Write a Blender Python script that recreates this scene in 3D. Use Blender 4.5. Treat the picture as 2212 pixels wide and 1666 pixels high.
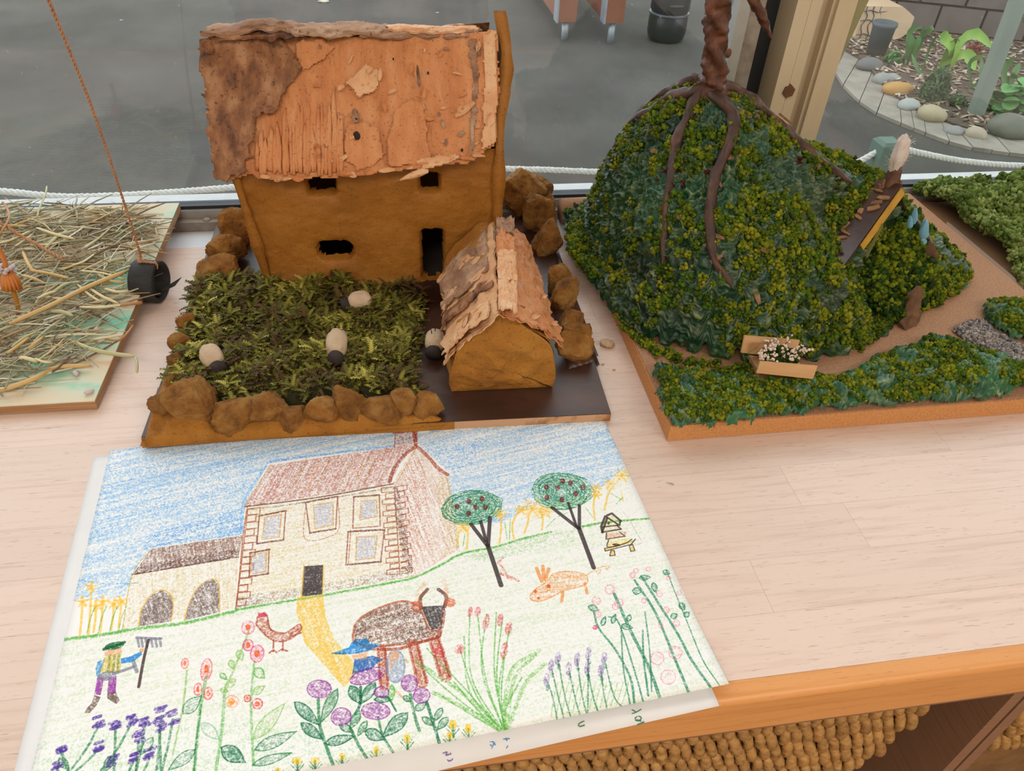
import bpy, math, random
import numpy as np
for o in list(bpy.data.objects): bpy.data.objects.remove(o)
random.seed(4); RNG = np.random.default_rng(11)
SC = bpy.context.scene; COL = SC.collection
# ---------------------------------------------------------------- camera
W, H, F = 2212., 1666., 1650.
PITCH, ROLL, YAW, CH = math.radians(40.27), math.radians(-3.175), math.radians(10.7), .4593
CAM = np.array([0, 0, CH])
_fw = np.array([0, math.cos(PITCH), -math.sin(PITCH)]); _rt = np.array([1., 0, 0]); _dn = np.array([0, -math.sin(PITCH), -math.cos(PITCH)])
_c, _s = math.cos(ROLL), math.sin(ROLL)
_rt, _dn = _c*_rt + _s*_dn, -_s*_rt + _c*_dn
_c, _s = math.cos(YAW), math.sin(YAW)
_R = np.array([[_c, _s, 0], [-_s, _c, 0], [0, 0, 1]])
FW, RT, DN = _R@_fw, _R@_rt, _R@_dn
cam_d = bpy.data.cameras.new('camera'); cam = bpy.data.objects.new('camera', cam_d); COL.objects.link(cam)
cam_d.sensor_fit = 'HORIZONTAL'; cam_d.sensor_width = 36; cam_d.lens = F/W*36; cam_d.clip_start = .02; cam_d.clip_end = 200
from mathutils import Matrix, Vector
cam.matrix_world = Matrix(((RT[0], -DN[0], -FW[0], CAM[0]), (RT[1], -DN[1], -FW[1], CAM[1]), (RT[2], -DN[2], -FW[2], CAM[2]), (0, 0, 0, 1)))
SC.camera = cam
# ---------------------------------------------------------------- sky, exposure
wd = bpy.data.worlds.new('overcast_sky'); SC.world = wd; wd.use_nodes = True
bg = wd.node_tree.nodes['Background']; bg.inputs[0].default_value = (.87, .94, 1, 1); bg.inputs[1].default_value = 2.5
SC.view_settings.view_transform = 'Standard'; SC.view_settings.look = 'None'; SC.view_settings.gamma = 1
SC.view_settings.use_curve_mapping = False; SC.view_settings.exposure = 0.0
# ceiling lamps (the room's two panels; housings are built with the room)
LAMPS = [(-.6, -1.15, 1.72, 1.1, .6), (1.2, -1.15, 1.72, 1.1, .6)]
LAMP_W = 23.
for i, (x, y, z, sx, sy) in enumerate(LAMPS):
    l = bpy.data.lights.new('ceiling_lamp_light', 'AREA'); l.shape = 'RECTANGLE'; l.size = sx; l.size_y = sy; l.energy = LAMP_W; l.color = (1, .935, .86)
    lo = bpy.data.objects.new('ceiling_lamp_light', l); COL.objects.link(lo); lo.location = (x, y, z - .012)
# ---------------------------------------------------------------- photo pixel -> place
def ray(x, y): return FW + RT*(x - W/2)/F + DN*(y - H/2)/F
def P(x, y, z=0.):
    d = ray(x, y); return CAM + d*((z - CH)/d[2])
def PY(x, y, Y):
    d = ray(x, y); return CAM + d*(Y/d[1])
def PX(x, y, X):
    d = ray(x, y); return CAM + d*(X/d[0])
def PL(x, y, p0, n):
    d = ray(x, y); return CAM + d*(np.dot(np.asarray(p0) - CAM, n)/np.dot(d, n))
def ppm(p): return F/np.dot(np.asarray(p) - CAM, FW)
# ---------------------------------------------------------------- noise
def _h(i, j, k, s):
    n = (i*374761393 + j*668265263 + k*2147483647 + s*974634777).astype(np.int64) & 0xffffffff
    n = ((n ^ (n >> 13))*1274126177) & 0xffffffff
    n = ((n ^ (n >> 16))*2246822519) & 0xffffffff
    return ((n ^ (n >> 15)) & 0xffffff)/16777216.
def vn(p, s=0):
    p = np.asarray(p, float); i = np.floor(p).astype(np.int64); f = p - i; f = f*f*(3 - 2*f); r = 0
    for a in (0, 1):
        for b in (0, 1):
            for c in (0, 1):
                w = (f[:, 0] if a else 1 - f[:, 0])*(f[:, 1] if b else 1 - f[:, 1])*(f[:, 2] if c else 1 - f[:, 2])
                r = r + w*_h(i[:, 0] + a, i[:, 1] + b, i[:, 2] + c, s)
    return r*2 - 1
def fbm(p, o=4, s=0):
    r = 0; a = 1.; p = np.asarray(p, float)
    for k in range(o): r = r + a*vn(p*2**k + 17.3*k, s + k); a *= .5
    return r
def worley(p, s=0):
    p = np.asarray(p, float); i = np.floor(p).astype(np.int64); f1 = np.full(len(p), 9.); f2 = f1.copy(); idv = np.zeros(len(p))
    for a in (-1, 0, 1):
        for b in (-1, 0, 1):
            for c in (-1, 0, 1):
                q = i + [a, b, c]
                d = np.sqrt((q[:, 0] + _h(*q.T, s) - p[:, 0])**2 + (q[:, 1] + _h(*q.T, s + 1) - p[:, 1])**2 + (q[:, 2] + _h(*q.T, s + 2) - p[:, 2])**2)
                m = d < f1; f2 = np.where(m, f1, np.minimum(f2, d)); idv = np.where(m, _h(*q.T, s + 5), idv); f1 = np.where(m, d, f1)
    return f1, f2, idv
# ---------------------------------------------------------------- object helpers
LOC = {}
def _link(o, parent, loc):
    COL.objects.link(o)
    if parent is not None:
        pl = LOC[parent.name]; o.parent = parent; o.location = Vector(loc) - Vector(pl)
    else: o.location = loc
    LOC[o.name] = tuple(loc)
def tag(o, label=None, cat=None, group=None, kind=None):
    if label: o['label'] = label
    if cat: o['category'] = cat
    if group: o['group'] = group
    if kind: o['kind'] = kind
    return o
def thing(name, loc, label, cat, group=None):
    o = bpy.data.objects.new(name, None); o.empty_display_size = .02; _link(o, None, tuple(map(float, loc))); return tag(o, label, cat, group)
def build(name, V, Fc, mat, parent=None, smooth=False, col=None, loc=None, **t):
    V = np.asarray(V, float).reshape(-1, 3)
    if loc is None: loc = LOC[parent.name] if parent is not None else (float(V[:, 0].mean()), float(V[:, 1].mean()), float(V[:, 2].min()))
    me = bpy.data.meshes.new(name); L = V - np.array(loc)
    if isinstance(Fc, np.ndarray):
        n, k = Fc.shape
        me.vertices.add(len(L)); me.vertices.foreach_set('co', L.astype(np.float32).ravel())
        me.loops.add(n*k); me.loops.foreach_set('vertex_index', Fc.astype(np.int32).ravel())
        me.polygons.add(n); me.polygons.foreach_set('loop_start', np.arange(0, n*k, k, dtype=np.int32))
        me.update(calc_edges=True); me.validate()
    else:
        me.from_pydata([tuple(v) for v in L], [], [tuple(map(int, f)) for f in Fc]); me.update()
    if smooth: me.polygons.foreach_set('use_smooth', np.ones(len(me.polygons), bool))
    if col is not None:
        a = me.color_attributes.new('Col', 'FLOAT_COLOR', 'POINT'); c = np.ones((len(V), 4), np.float32); c[:, :3] = col; a.data.foreach_set('color', c.ravel())
    if mat: me.materials.append(mat)
    o = bpy.data.objects.new(name, me); _link(o, parent, loc)
    return tag(o, t.get('label'), t.get('cat'), t.get('group'), t.get('kind'))
class B:   # collects shapes for one mesh
    def __init__(s): s.V = []; s.F = []; s.n = 0
    def add(s, V, Fc):
        V = np.asarray(V, float).reshape(-1, 3); s.V.append(V); s.F += [tuple(int(i) + s.n for i in f) for f in Fc]; s.n += len(V); return s
    def box(s, x0, x1, y0, y1, z0, z1):
        v = [(x, y, z) for x in (x0, x1) for y in (y0, y1) for z in (z0, z1)]
        return s.add(v, [(0, 1, 3, 2), (4, 6, 7, 5), (0, 4, 5, 1), (2, 3, 7, 6), (0, 2, 6, 4), (1, 5, 7, 3)])
    def hexa(s, b, t):   # 4 bottom + 4 top points
        return s.add(list(b) + list(t), [(3, 2, 1, 0), (4, 5, 6, 7)] + [(i, (i + 1) % 4, 4 + (i + 1) % 4, 4 + i) for i in range(4)])
    def prism(s, poly, d):   # polygon swept by vector d
        n = len(poly); p = np.asarray(poly, float); q = p + np.asarray(d)
        return s.add(np.vstack([p, q]), [tuple(range(n - 1, -1, -1)), tuple(range(n, 2*n))] + [(i, (i + 1) % n, n + (i + 1) % n, n + i) for i in range(n)])
    def tube(s, pts, r, k=8, tw=0., cap=True):
        V, Fc = tube(pts, r, k, tw, cap); return s.add(V, Fc)
    def out(s, name, mat, parent=None, smooth=False, **t): return build(name, np.vstack(s.V), s.F, mat, parent, smooth, **t)
def frames(p):
    p = np.asarray(p, float); t = np.gradient(p, axis=0); t /= np.linalg.norm(t, axis=1)[:, None] + 1e-12
    n = np.cross(t[0], [0, 0, 1.]);
    if np.linalg.norm(n) < .1: n = np.cross(t[0], [1., 0, 0])
    N = []
    for k in range(len(p)):
        n = n - t[k]*np.dot(n, t[k]); n /= np.linalg.norm(n) + 1e-12; N.append(n)
    N = np.array(N); return t, N, np.cross(t, N)
def tube(pts, r, k=8, tw=0., cap=True, bump=0., seed=0):
    p = np.asarray(pts, float); m = len(p); r = np.broadcast_to(np.asarray(r, float), (m,)); t, n, b = frames(p)
    a = np.arange(k)*2*math.pi/k; V = []
    for i in range(m):
        aa = a + tw*i; rr = r[i]*np.ones(k)
        if bump: rr = rr*(1 + bump*vn(np.stack([np.cos(a)*1.7 + 5, np.sin(a)*1.7 + 5, np.full(k, i*.7)], 1), seed))
        V.append(p[i] + (np.cos(aa)*rr)[:, None]*n[i] + (np.sin(aa)*rr)[:, None]*b[i])
    Fc = [(i*k + j, i*k + (j + 1) % k, (i + 1)*k + (j + 1) % k, (i + 1)*k + j) for i in range(m - 1) for j in range(k)]
    if cap: Fc += [tuple(range(k - 1, -1, -1)), tuple(range((m - 1)*k, m*k))]
    return np.vstack(V), Fc
def smooth_path(p, n=40):
    p = np.asarray(p, float); k = len(p); q = np.vstack([2*p[0] - p[1], p, 2*p[-1] - p[-2]]); out = []
    for t in np.linspace(0, k - 1 - 1e-6, n):
        i = int(t); f = t - i; a, b, c, d = q[i:i + 4]
        out.append(.5*((2*b) + (c - a)*f + (2*a - 5*b + 4*c - d)*f*f + (3*b - a - 3*c + d)*f**3))
    return np.array(out)
def ico(sub):
    t = (1 + 5**.5)/2
    v = [(-1, t, 0), (1, t, 0), (-1, -t, 0), (1, -t, 0), (0, -1, t), (0, 1, t), (0, -1, -t), (0, 1, -t), (t, 0, -1), (t, 0, 1), (-t, 0, -1), (-t, 0, 1)]
    f = [(0, 11, 5), (0, 5, 1), (0, 1, 7), (0, 7, 10), (0, 10, 11), (1, 5, 9), (5, 11, 4), (11, 10, 2), (10, 7, 6), (7, 1, 8), (3, 9, 4), (3, 4, 2), (3, 2, 6), (3, 6, 8), (3, 8, 9), (4, 9, 5), (2, 4, 11), (6, 2, 10), (8, 6, 7), (9, 8, 1)]
    v = [np.array(a)/np.linalg.norm(a) for a in v]
    for _ in range(sub):
        c = {}; g = []
        def mid(a, b):
            k = (min(a, b), max(a, b))
            if k not in c: m = v[a] + v[b]; v.append(m/np.linalg.norm(m)); c[k] = len(v) - 1
            return c[k]
        for a, b, d in f: x, y, z = mid(a, b), mid(b, d), mid(d, a); g += [(a, x, z), (b, y, x), (d, z, y), (x, y, z)]
        f = g
    return np.array(v), np.array(f)
ICO = [ico(k) for k in range(5)]
def rotm(n):   # n random rotation matrices
    q = RNG.normal(size=(n, 4)); q /= np.linalg.norm(q, axis=1)[:, None]; w, x, y, z = q.T
    return np.stack([np.stack([1 - 2*(y*y + z*z), 2*(x*y - z*w), 2*(x*z + y*w)], 1), np.stack([2*(x*y + z*w), 1 - 2*(x*x + z*z), 2*(y*z - x*w)], 1), np.stack([2*(x*z - y*w), 2*(y*z + x*w), 1 - 2*(x*x + y*y)], 1)], 1)
def scatter(tv, tf, cen, scl, rot=None, col=None):   # many copies of a template in one mesh
    n = len(cen); cen = np.asarray(cen, float); scl = np.asarray(scl, float)
    if scl.ndim == 1: scl = np.repeat(scl[:, None], 3, 1)
    v = tv[None]*scl[:, None]
    if rot is None: rot = rotm(n)
    v = np.einsum('nij,nkj->nki', rot, v) + cen[:, None]
    f = (np.asarray(tf)[None] + (np.arange(n)*len(tv))[:, None, None]).reshape(-1, np.asarray(tf).shape[1])
    c = None if col is None else np.repeat(np.asarray(col, float), len(tv), 0)
    return v.reshape(-1, 3), f, c
def inpoly(pts, poly):
    x, y = np.asarray(pts, float)[:, 0], np.asarray(pts, float)[:, 1]; r = np.zeros(len(x), bool); q = np.asarray(poly, float); j = len(q) - 1
    for i in range(len(q)):
        with np.errstate(divide='ignore', invalid='ignore'):
            c = ((q[i, 1] > y) != (q[j, 1] > y)) & (x < (q[j, 0] - q[i, 0])*(y - q[i, 1])/(q[j, 1] - q[i, 1]) + q[i, 0])
        r ^= c; j = i
    return r
def rand_in(poly, n):
    q = np.asarray(poly, float)[:, :2]; lo, hi = q.min(0), q.max(0); out = np.zeros((0, 2))
    while len(out) < n:
        c = lo + RNG.random((n*2, 2))*(hi - lo); out = np.vstack([out, c[inpoly(c, q)]])
    return out[:n]
def pdist(pts, poly, closed=True):   # distance to polygon edges
    p = np.asarray(pts, float)[:, :2]; q = np.asarray(poly, float)[:, :2]; d = np.full(len(p), 9e9)
    for i in range(len(q) if closed else len(q) - 1):
        a, b = q[i], q[(i + 1) % len(q)]; ab = b - a; t = np.clip(((p - a)@ab)/(ab@ab + 1e-12), 0, 1)
        d = np.minimum(d, np.linalg.norm(p - a - t[:, None]*ab, axis=1))
    return d
def grid(nu, nv): return np.array([(j*nu + i, j*nu + i + 1, (j + 1)*nu + i + 1, (j + 1)*nu + i) for j in range(nv - 1) for i in range(nu - 1)])
# ---------------------------------------------------------------- materials
def lin(c): return tuple(((x/255)/12.92 if x/255 <= .04045 else ((x/255 + .055)/1.055)**2.4) for x in c)
def mat(name, c1, c2=None, c3=None, scale=20., stretch=(1, 1, 1), detail=5., rough=.7, metal=0., bump=0., bscale=None, bdist=.002, spec=.5, vcol=False, contrast=.25, rand=0., coat=0., trans=0., sheen=0., rand_off=False, mid=.5, specks=0., sscale=300., scol=(60, 36, 24)):
    """two or three sRGB colours mixed by stretched noise; bump from a finer noise"""
    m = bpy.data.materials.new(name); m.use_nodes = True; nt = m.node_tree; N = nt.nodes; Lk = nt.links; b = N['Principled BSDF']
    b.inputs['Roughness'].default_value = rough; b.inputs['Metallic'].default_value = metal; b.inputs['Specular IOR Level'].default_value = spec
    if coat: b.inputs['Coat Weight'].default_value = coat; b.inputs['Coat Roughness'].default_value = .15
    if trans: b.inputs['Transmission Weight'].default_value = trans
    if sheen: b.inputs['Sheen Weight'].default_value = sheen
    tc = N.new('ShaderNodeTexCoord'); mp = N.new('ShaderNodeMapping'); mp.inputs['Scale'].default_value = stretch; Lk.new(tc.outputs['Object'], mp.inputs[0])
    oi = None
    if rand or rand_off: oi = N.new('ShaderNodeObjectInfo')
    if rand_off:
        mu = N.new('ShaderNodeVectorMath'); mu.operation = 'SCALE'; mu.inputs[0].default_value = (7.1, 3.3, 5.7); Lk.new(oi.outputs['Random'], mu.inputs['Scale']); Lk.new(mu.outputs[0], mp.inputs['Location'])
    if vcol:
        at = N.new('ShaderNodeAttribute'); at.attribute_name = 'Col'; src = at.outputs['Color']
    else:
        nz = N.new('ShaderNodeTexNoise'); nz.inputs['Scale'].default_value = scale; nz.inputs['Detail'].default_value = detail; nz.inputs['Roughness'].default_value = .6; Lk.new(mp.outputs[0], nz.inputs[0])
        cr = N.new('ShaderNodeValToRGB'); e = cr.color_ramp.elements
        e[0].position = mid - contrast; e[0].color = (*lin(c1), 1); e[1].position = mid + contrast; e[1].color = (*lin(c2 or c1), 1)
        if c3: x = e.new(mid); x.color = (*lin(c2), 1); e[2].color = (*lin(c3), 1)
        Lk.new(nz.outputs[0], cr.inputs[0]); src = cr.outputs[0]
    if specks:
        s_n = N.new('ShaderNodeTexNoise'); s_n.inputs['Scale'].default_value = sscale; s_n.inputs['Detail'].default_value = 3; Lk.new(tc.outputs['Object'], s_n.inputs[0]); s_r = N.new('ShaderNodeMapRange'); s_r.inputs[1].default_value = .60; s_r.inputs[2].default_value = .70; s_r.inputs[3].default_value = 0; s_r.inputs[4].default_value = specks; Lk.new(s_n.outputs[0], s_r.inputs[0])
        s_m = N.new('ShaderNodeMixRGB'); s_m.inputs[2].default_value = (*lin(scol), 1); Lk.new(s_r.outputs[0], s_m.inputs[0]); Lk.new(src, s_m.inputs[1]); src = s_m.outputs[0]
    if rand:
        hs = N.new('ShaderNodeHueSaturation'); mr = N.new('ShaderNodeMapRange'); mr.inputs[3].default_value = 1 - rand; mr.inputs[4].default_value = 1 + rand
        Lk.new(oi.outputs['Random'], mr.inputs[0]); Lk.new(mr.outputs[0], hs.inputs['Value']); Lk.new(src, hs.inputs['Color']); src = hs.outputs[0]
    Lk.new(src, b.inputs['Base Color'])
    if bump:
        n2 = N.new('ShaderNodeTexNoise'); n2.inputs['Scale'].default_value = bscale or scale*4; n2.inputs['Detail'].default_value = 6; n2.inputs['Roughness'].default_value = .65; Lk.new(mp.outputs[0], n2.inputs[0])
        bp = N.new('ShaderNodeBump'); bp.inputs['Strength'].default_value = bump; bp.inputs['Distance'].default_value = bdist; Lk.new(n2.outputs[0], bp.inputs['Height']); Lk.new(bp.outputs[0], b.inputs['Normal'])
    return m
# ================================================================ the room
GZ = -.6     # outside ground
WY = .872    # window plane
m_wall = mat('painted_plaster', (226, 216, 200), (234, 226, 212), scale=3, rough=.85)
m_ceil = mat('ceiling_paint', (236, 234, 228), rough=.9)
m_floor = mat('vinyl_floor', (150, 128, 104), (164, 142, 118), scale=6, rough=.6)
XL, XR, YF, ZC, ZF = -1.7, 2.6, -2.2, 1.78, -.75
def struct(name, b, m): o = b.out(name, m); o['kind'] = 'structure'; return o
struct('floor', B().box(XL, XR, YF, .9, ZF - .05, ZF), m_floor)
struct('ceiling', B().box(XL, XR, YF, .9, ZC, ZC + .05), m_ceil)
struct('wall_left', B().box(XL - .05, XL, YF, .9, ZF, ZC), m_wall)
struct('wall_right', B().box(XR, XR + .05, YF, .9, ZF, ZC), m_wall)
struct('wall_front', B().box(XL, XR, YF - .05, YF, ZF, ZC), m_wall)
struct('wall_back', B().box(XL, XR, .852, .93, ZF, -.002).box(XL, XR, .852, .93, 1.42, ZC), m_wall)
m_lampbox = mat('lamp_housing_white', (238, 238, 236), rough=.4)
for i, (x, y, z, sx, sy) in enumerate(LAMPS):
    t = thing('ceiling_lamp', (x, y, z), ['flat white ceiling lamp panel over the straw board end of the shelf', 'flat white ceiling lamp panel over the moss tray end of the shelf'][i], 'lamp', 'ceiling lamp panels')
    B().box(x - sx/2 - .02, x + sx/2 + .02, y - sy/2 - .02, y + sy/2 + .02, z, ZC - .001).out('housing', m_lampbox, t)
# ---- window frame and glass
m_alu = mat('grey_aluminium', (168, 166, 164), (188, 186, 182), scale=30, rough=.42, metal=.35, bump=.1)
m_aludark = mat('weathered_aluminium', (112, 98, 88), (150, 136, 124), (168, 160, 150), scale=40, rough=.5, metal=.3, bump=.2)
m_seal = mat('black_rubber_seal', (34, 36, 40), rough=.55)
m_cream = mat('cream_painted_frame', (194, 172, 142), (208, 188, 158), (216, 198, 172), scale=14, stretch=(1, 1, .3), rough=.5, bump=.25, bscale=180, bdist=.0006)
m_sage = mat('sage_painted_sash', (150, 146, 108), (168, 162, 122), scale=18, rough=.45, bump=.15)
m_rust = mat('rusty_screw', (92, 58, 38), (124, 80, 52), scale=80, rough=.6)
m_sill = mat('white_sill_paint', (214, 216, 222), (226, 228, 232), scale=18, rough=.35)
win = thing('window_1', (0, WY, 0), None, None); win['kind'] = 'structure'
B().box(XL, XR, .812, .9, -.02, -.0015).out('window_sill', m_sill, win)
B().box(XL, XR, .85, .905, -.001, .0105).out('lower_track', m_aludark, win)
B().box(XL, XR, .862, .905, .0105, .0195).out('upper_track', m_alu, win)
B().box(XL, XR, .866, .88, .0195, .0235).out('glazing_seal', m_seal, win)
for x in (-.215, .33, 1.0):
    v, f = ICO[1]; build('track_rivet', v*[.005, .005, .0028] + [x, .856, .0105], f, m_aludark, win, True)
# mullion: grey member, dark gap, cream ribbed profile
zt = 1.42
B().box(.39, .404, .855, .905, .0195, zt).out('frame_member', m_alu, win)
B().box(.404, .424, .861, .905, .0195, zt).out('frame_member', m_aludark, win)
B().box(.424, .452, .885, .905, .0195, zt).out('frame_gap', m_seal, win)
cm = B()
for x0, x1, y in ((.4525, .4685, .846), (.469, .4705, .862), (.471, .484, .85), (.484, .4965, .862), (.4965, .5005, .85), (.5005, .5225, .845)): cm.box(x0, x1, y, .905, .0195, zt)
cm.out('cream_mullion', m_cream, win)
def hexhead(c, r, d, m, par):
    k = 6; a = np.arange(k)*math.pi/3 + .3; v = [(c[0] + r*math.cos(t), c[1] + dy, c[2] + r*math.sin(t)) for dy in (0, -d) for t in a]
    build('hex_bolt', v, [tuple(range(k)), tuple(range(2*k - 1, k - 1, -1))] + [(i, k + i, k + (i + 1) % k, (i + 1) % k) for i in range(k)], m, par)
hexhead(PY(1700, 194, .85), .0075, .006, m_rust, win)
q = PY(1573, 115, .855); v, f = ICO[1]; build('screw', v*[.004, .0025, .0055] + q, f, m_rust, win, True)
# two sash stiles swung outward at the foot
def stile(X, top, bot, w, name):
    a, b = PX(*top, X), PX(*bot, X); d = (b - a)/np.linalg.norm(b - a); a = a - d*.9; b = b + d*.14
    o = np.array([w, 0, 0]); n = np.cross([1, 0, 0], d)*.012
    B().hexa([a, a + o, a + o + n, a + n], [b, b + o, b + o + n, b + n]).out(name, m_sage, win)
stile(.4545, (1660, 0), (1604, 115), .022, 'sash_stile')
stile(.527, (1845, 0), (1770, 165), .018, 'sash_stile')
# glass
def glassmat():
    m = bpy.data.materials.new('window_glass'); m.use_nodes = True; nt = m.node_tree; N = nt.nodes; Lk = nt.links
    N.remove(N['Principled BSDF']); out = N['Material Output']
    g = N.new('ShaderNodeBsdfGlossy'); g.inputs['Roughness'].default_value = .0; g.inputs[0].default_value = (.9, .95, 1, 1)
    t = N.new('ShaderNodeBsdfTransparent'); t.inputs[0].default_value = (.95, .97, .97, 1); lw = N.new('ShaderNodeLayerWeight'); lw.inputs[0].default_value = .5; pw = N.new('ShaderNodeMath'); pw.operation = 'POWER'; pw.inputs[1].default_value = 5; Lk.new(lw.outputs['Facing'], pw.inputs[0]); fr = N.new('ShaderNodeMapRange'); fr.inputs[3].default_value = .04; fr.inputs[4].default_value = 1.; Lk.new(pw.outputs[0], fr.inputs[0])
    mx = N.new('ShaderNodeMixShader'); Lk.new(fr.outputs[0], mx.inputs[0]); Lk.new(t.outputs[0], mx.inputs[1]); Lk.new(g.outputs[0], mx.inputs[2])
    # faint dried water spots and dust
    nz = N.new('ShaderNodeTexVoronoi'); nz.inputs['Scale'].default_value = 46; nz.inputs['Randomness'].default_value = 1; tc = N.new('ShaderNodeTexCoord'); Lk.new(tc.outputs['Object'], nz.inputs['Vector'])
    rp = N.new('ShaderNodeMapRange'); rp.inputs[1].default_value = .05; rp.inputs[2].default_value = .03; rp.inputs[3].default_value = .012; rp.inputs[4].default_value = .3; Lk.new(nz.outputs['Distance'], rp.inputs[0])
    df = N.new('ShaderNodeBsdfDiffuse'); df.inputs[0].default_value = (.8, .82, .85, 1); m2 = N.new('ShaderNodeMixShader')
    Lk.new(rp.outputs[0], m2.inputs[0]); Lk.new(mx.outputs[0], m2.inputs[1]); Lk.new(df.outputs[0], m2.inputs[2]); Lk.new(m2.outputs[0], out.inputs[0]); return m
m_glass = glassmat()
for x0, x1 in ((XL, .39), (.523, XR)): B().box(x0, x1, WY, WY + .004, .0235, zt).out('glass_pane', m_glass, win)
B().box(XL, XR, .855, .905, 1.4, 1.43).out('head_rail', m_alu, win)
# ================================================================ low shelf unit under the window
def wood(name, dark, light, rough=.33, sc=9):
    m = mat(name, dark, light, light, scale=sc, stretch=(1.2, 22, 22), detail=7, rough=rough, rand=.045, rand_off=True, contrast=.3, spec=.5)
    nt = m.node_tree; N = nt.nodes; Lk = nt.links; b = N['Principled BSDF']
    mp = N['Mapping']; n2 = N.new('ShaderNodeTexNoise'); n2.inputs['Scale'].default_value = 26; n2.inputs['Detail'].default_value = 3
    mq = N.new('ShaderNodeVectorMath'); mq.operation = 'MULTIPLY'; mq.inputs[1].default_value = (2.6, 1.7, 1.7); Lk.new(mp.outputs[0], mq.inputs[0]); Lk.new(mq.outputs[0], n2.inputs[0])
    r = N.new('ShaderNodeMapRange'); r.inputs[1].default_value = .645; r.inputs[2].default_value = .7; r.inputs[3].default_value = 0; r.inputs[4].default_value = .42; Lk.new(n2.outputs[0], r.inputs[0])
    mx = N.new('ShaderNodeMixRGB'); mx.inputs[2].default_value = (*lin(tuple(c*.62 for c in dark)), 1); Lk.new(r.outputs[0], mx.inputs[0])
    old = b.inputs['Base Color'].links[0].from_socket; Lk.new(old, mx.inputs[1]); Lk.new(mx.outputs[0], b.inputs['Base Color'])
    return m
m_stave = wood('rubberwood_stave', (204, 172, 154), (222, 196, 180))
m_lip = wood('orange_varnished_edge', (200, 128, 64), (220, 152, 88), .4)
m_ply = mat('plywood_edge', (92, 62, 44), (150, 108, 80), (120, 84, 62), scale=6, stretch=(2, 2, 330), detail=2, rough=.7)
m_carc = mat('dark_carcass_wood', (70, 42, 26), (92, 56, 36), scale=8, stretch=(1, 1, 8), rough=.6)
TX0, TX1, TY0, TY1 = -.75, 1.25, .212, .811
su = thing('shelf_unit', (.2, .5, ZF), 'low wooden shelf unit with pale laminated top under the window', 'shelf')
top = B().box(TX0, TX1, TY0 + .014, TY1, -.041, -.012).out('top', m_stave, su)
# rounded front lip
n = 12; a = np.linspace(0, math.pi/2, n); prof = [(TY0 + .014, 0.)] + [(TY0 + .005 - .005*math.sin(t), -.005 + .005*math.cos(t)) for t in a] + [(TY0, -.041), (TY0 + .014, -.041)]
B().prism([(TX0, y, z) for y, z in prof], (TX1 - TX0, 0, 0)).out('front_lip', m_lip, su, True)
m = su.children[-1].data
me = [o for o in bpy.data.objects if o.name.startswith('front_lip')][0].data
for p in me.polygons: p.use_smooth = False
rows = 13; rh = (TY1 - TY0 - .0142)/rows
sv = {}
for r in range(rows):
    x = TX0 - random.random()*.2; y = TY0 + .0142 + r*rh
    while x < TX1:
        L = random.choice((.31, .38, .46, .55)); x0, x1 = max(x, TX0), min(x + L, TX1)
        if x1 - x0 > .02: B().box(x0, x1 - .00015, y, y + rh - .00015, -.012, 0).out('stave', m_stave, top, loc=(x0, y, -.012))
        x += L
B().box(TX0, TX1, TY0 + .004, TY1, -.0525, -.0412).out('carcass_top', m_ply, su)
dvx = PY(2110, 1614, .216)[0]
for x in (dvx - .012, dvx + .0015):
    B().box(x, x + .0105, TY0 + .004, TY1, ZF + .06, -.0527).out('divider', m_ply, su)
for x in (TX0, -.30, .83, TX1 - .012): B().box(x, x + .012, TY0 + .004, TY1, ZF + .06, -.0527).out('divider', m_ply, su)
B().box(TX0, TX1, TY0 + .004, TY1, ZF, ZF + .0598).out('plinth', m_carc, su)
B().box(TX0, TX1, TY1 - .01, TY1 - .001, ZF + .06, -.0529).out('back_panel', m_carc, su)
# ---- woven baskets
m_rope = mat('seagrass_strand', (132, 88, 42), (180, 132, 72), (204, 158, 98), scale=60, stretch=(1, 1, 4), rough=.75, bump=.6, bscale=260, bdist=.0012, rand=.12, rand_off=True)
m_core = mat('seagrass_core', (104, 70, 36), (140, 98, 52), scale=60, rough=.85, bump=.5)
def strand_mesh():
    n, k = 13, 10; t = np.linspace(-1, 1, n); p = np.stack([t*.0040, -np.cos(t*1.3)*.0052 + .002, -t*.0132], 1)
    r = .0041*np.sqrt(np.clip(1 - (np.abs(t)*.95)**5, .04, 1)); V, Fc = tube(p, r, k, .42); c_ = np.repeat(p, k, 0); V = c_ + (V - c_)*np.where(np.arange(len(V)) % k % 2 == 0, 1.09, .86)[:, None]
    me = bpy.data.meshes.new('strand'); me.from_pydata([tuple(v) for v in V], [], Fc); me.polygons.foreach_set('use_smooth', [True]*len(me.polygons)); me.materials.append(m_rope); return me
ME_STR = strand_mesh()
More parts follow.
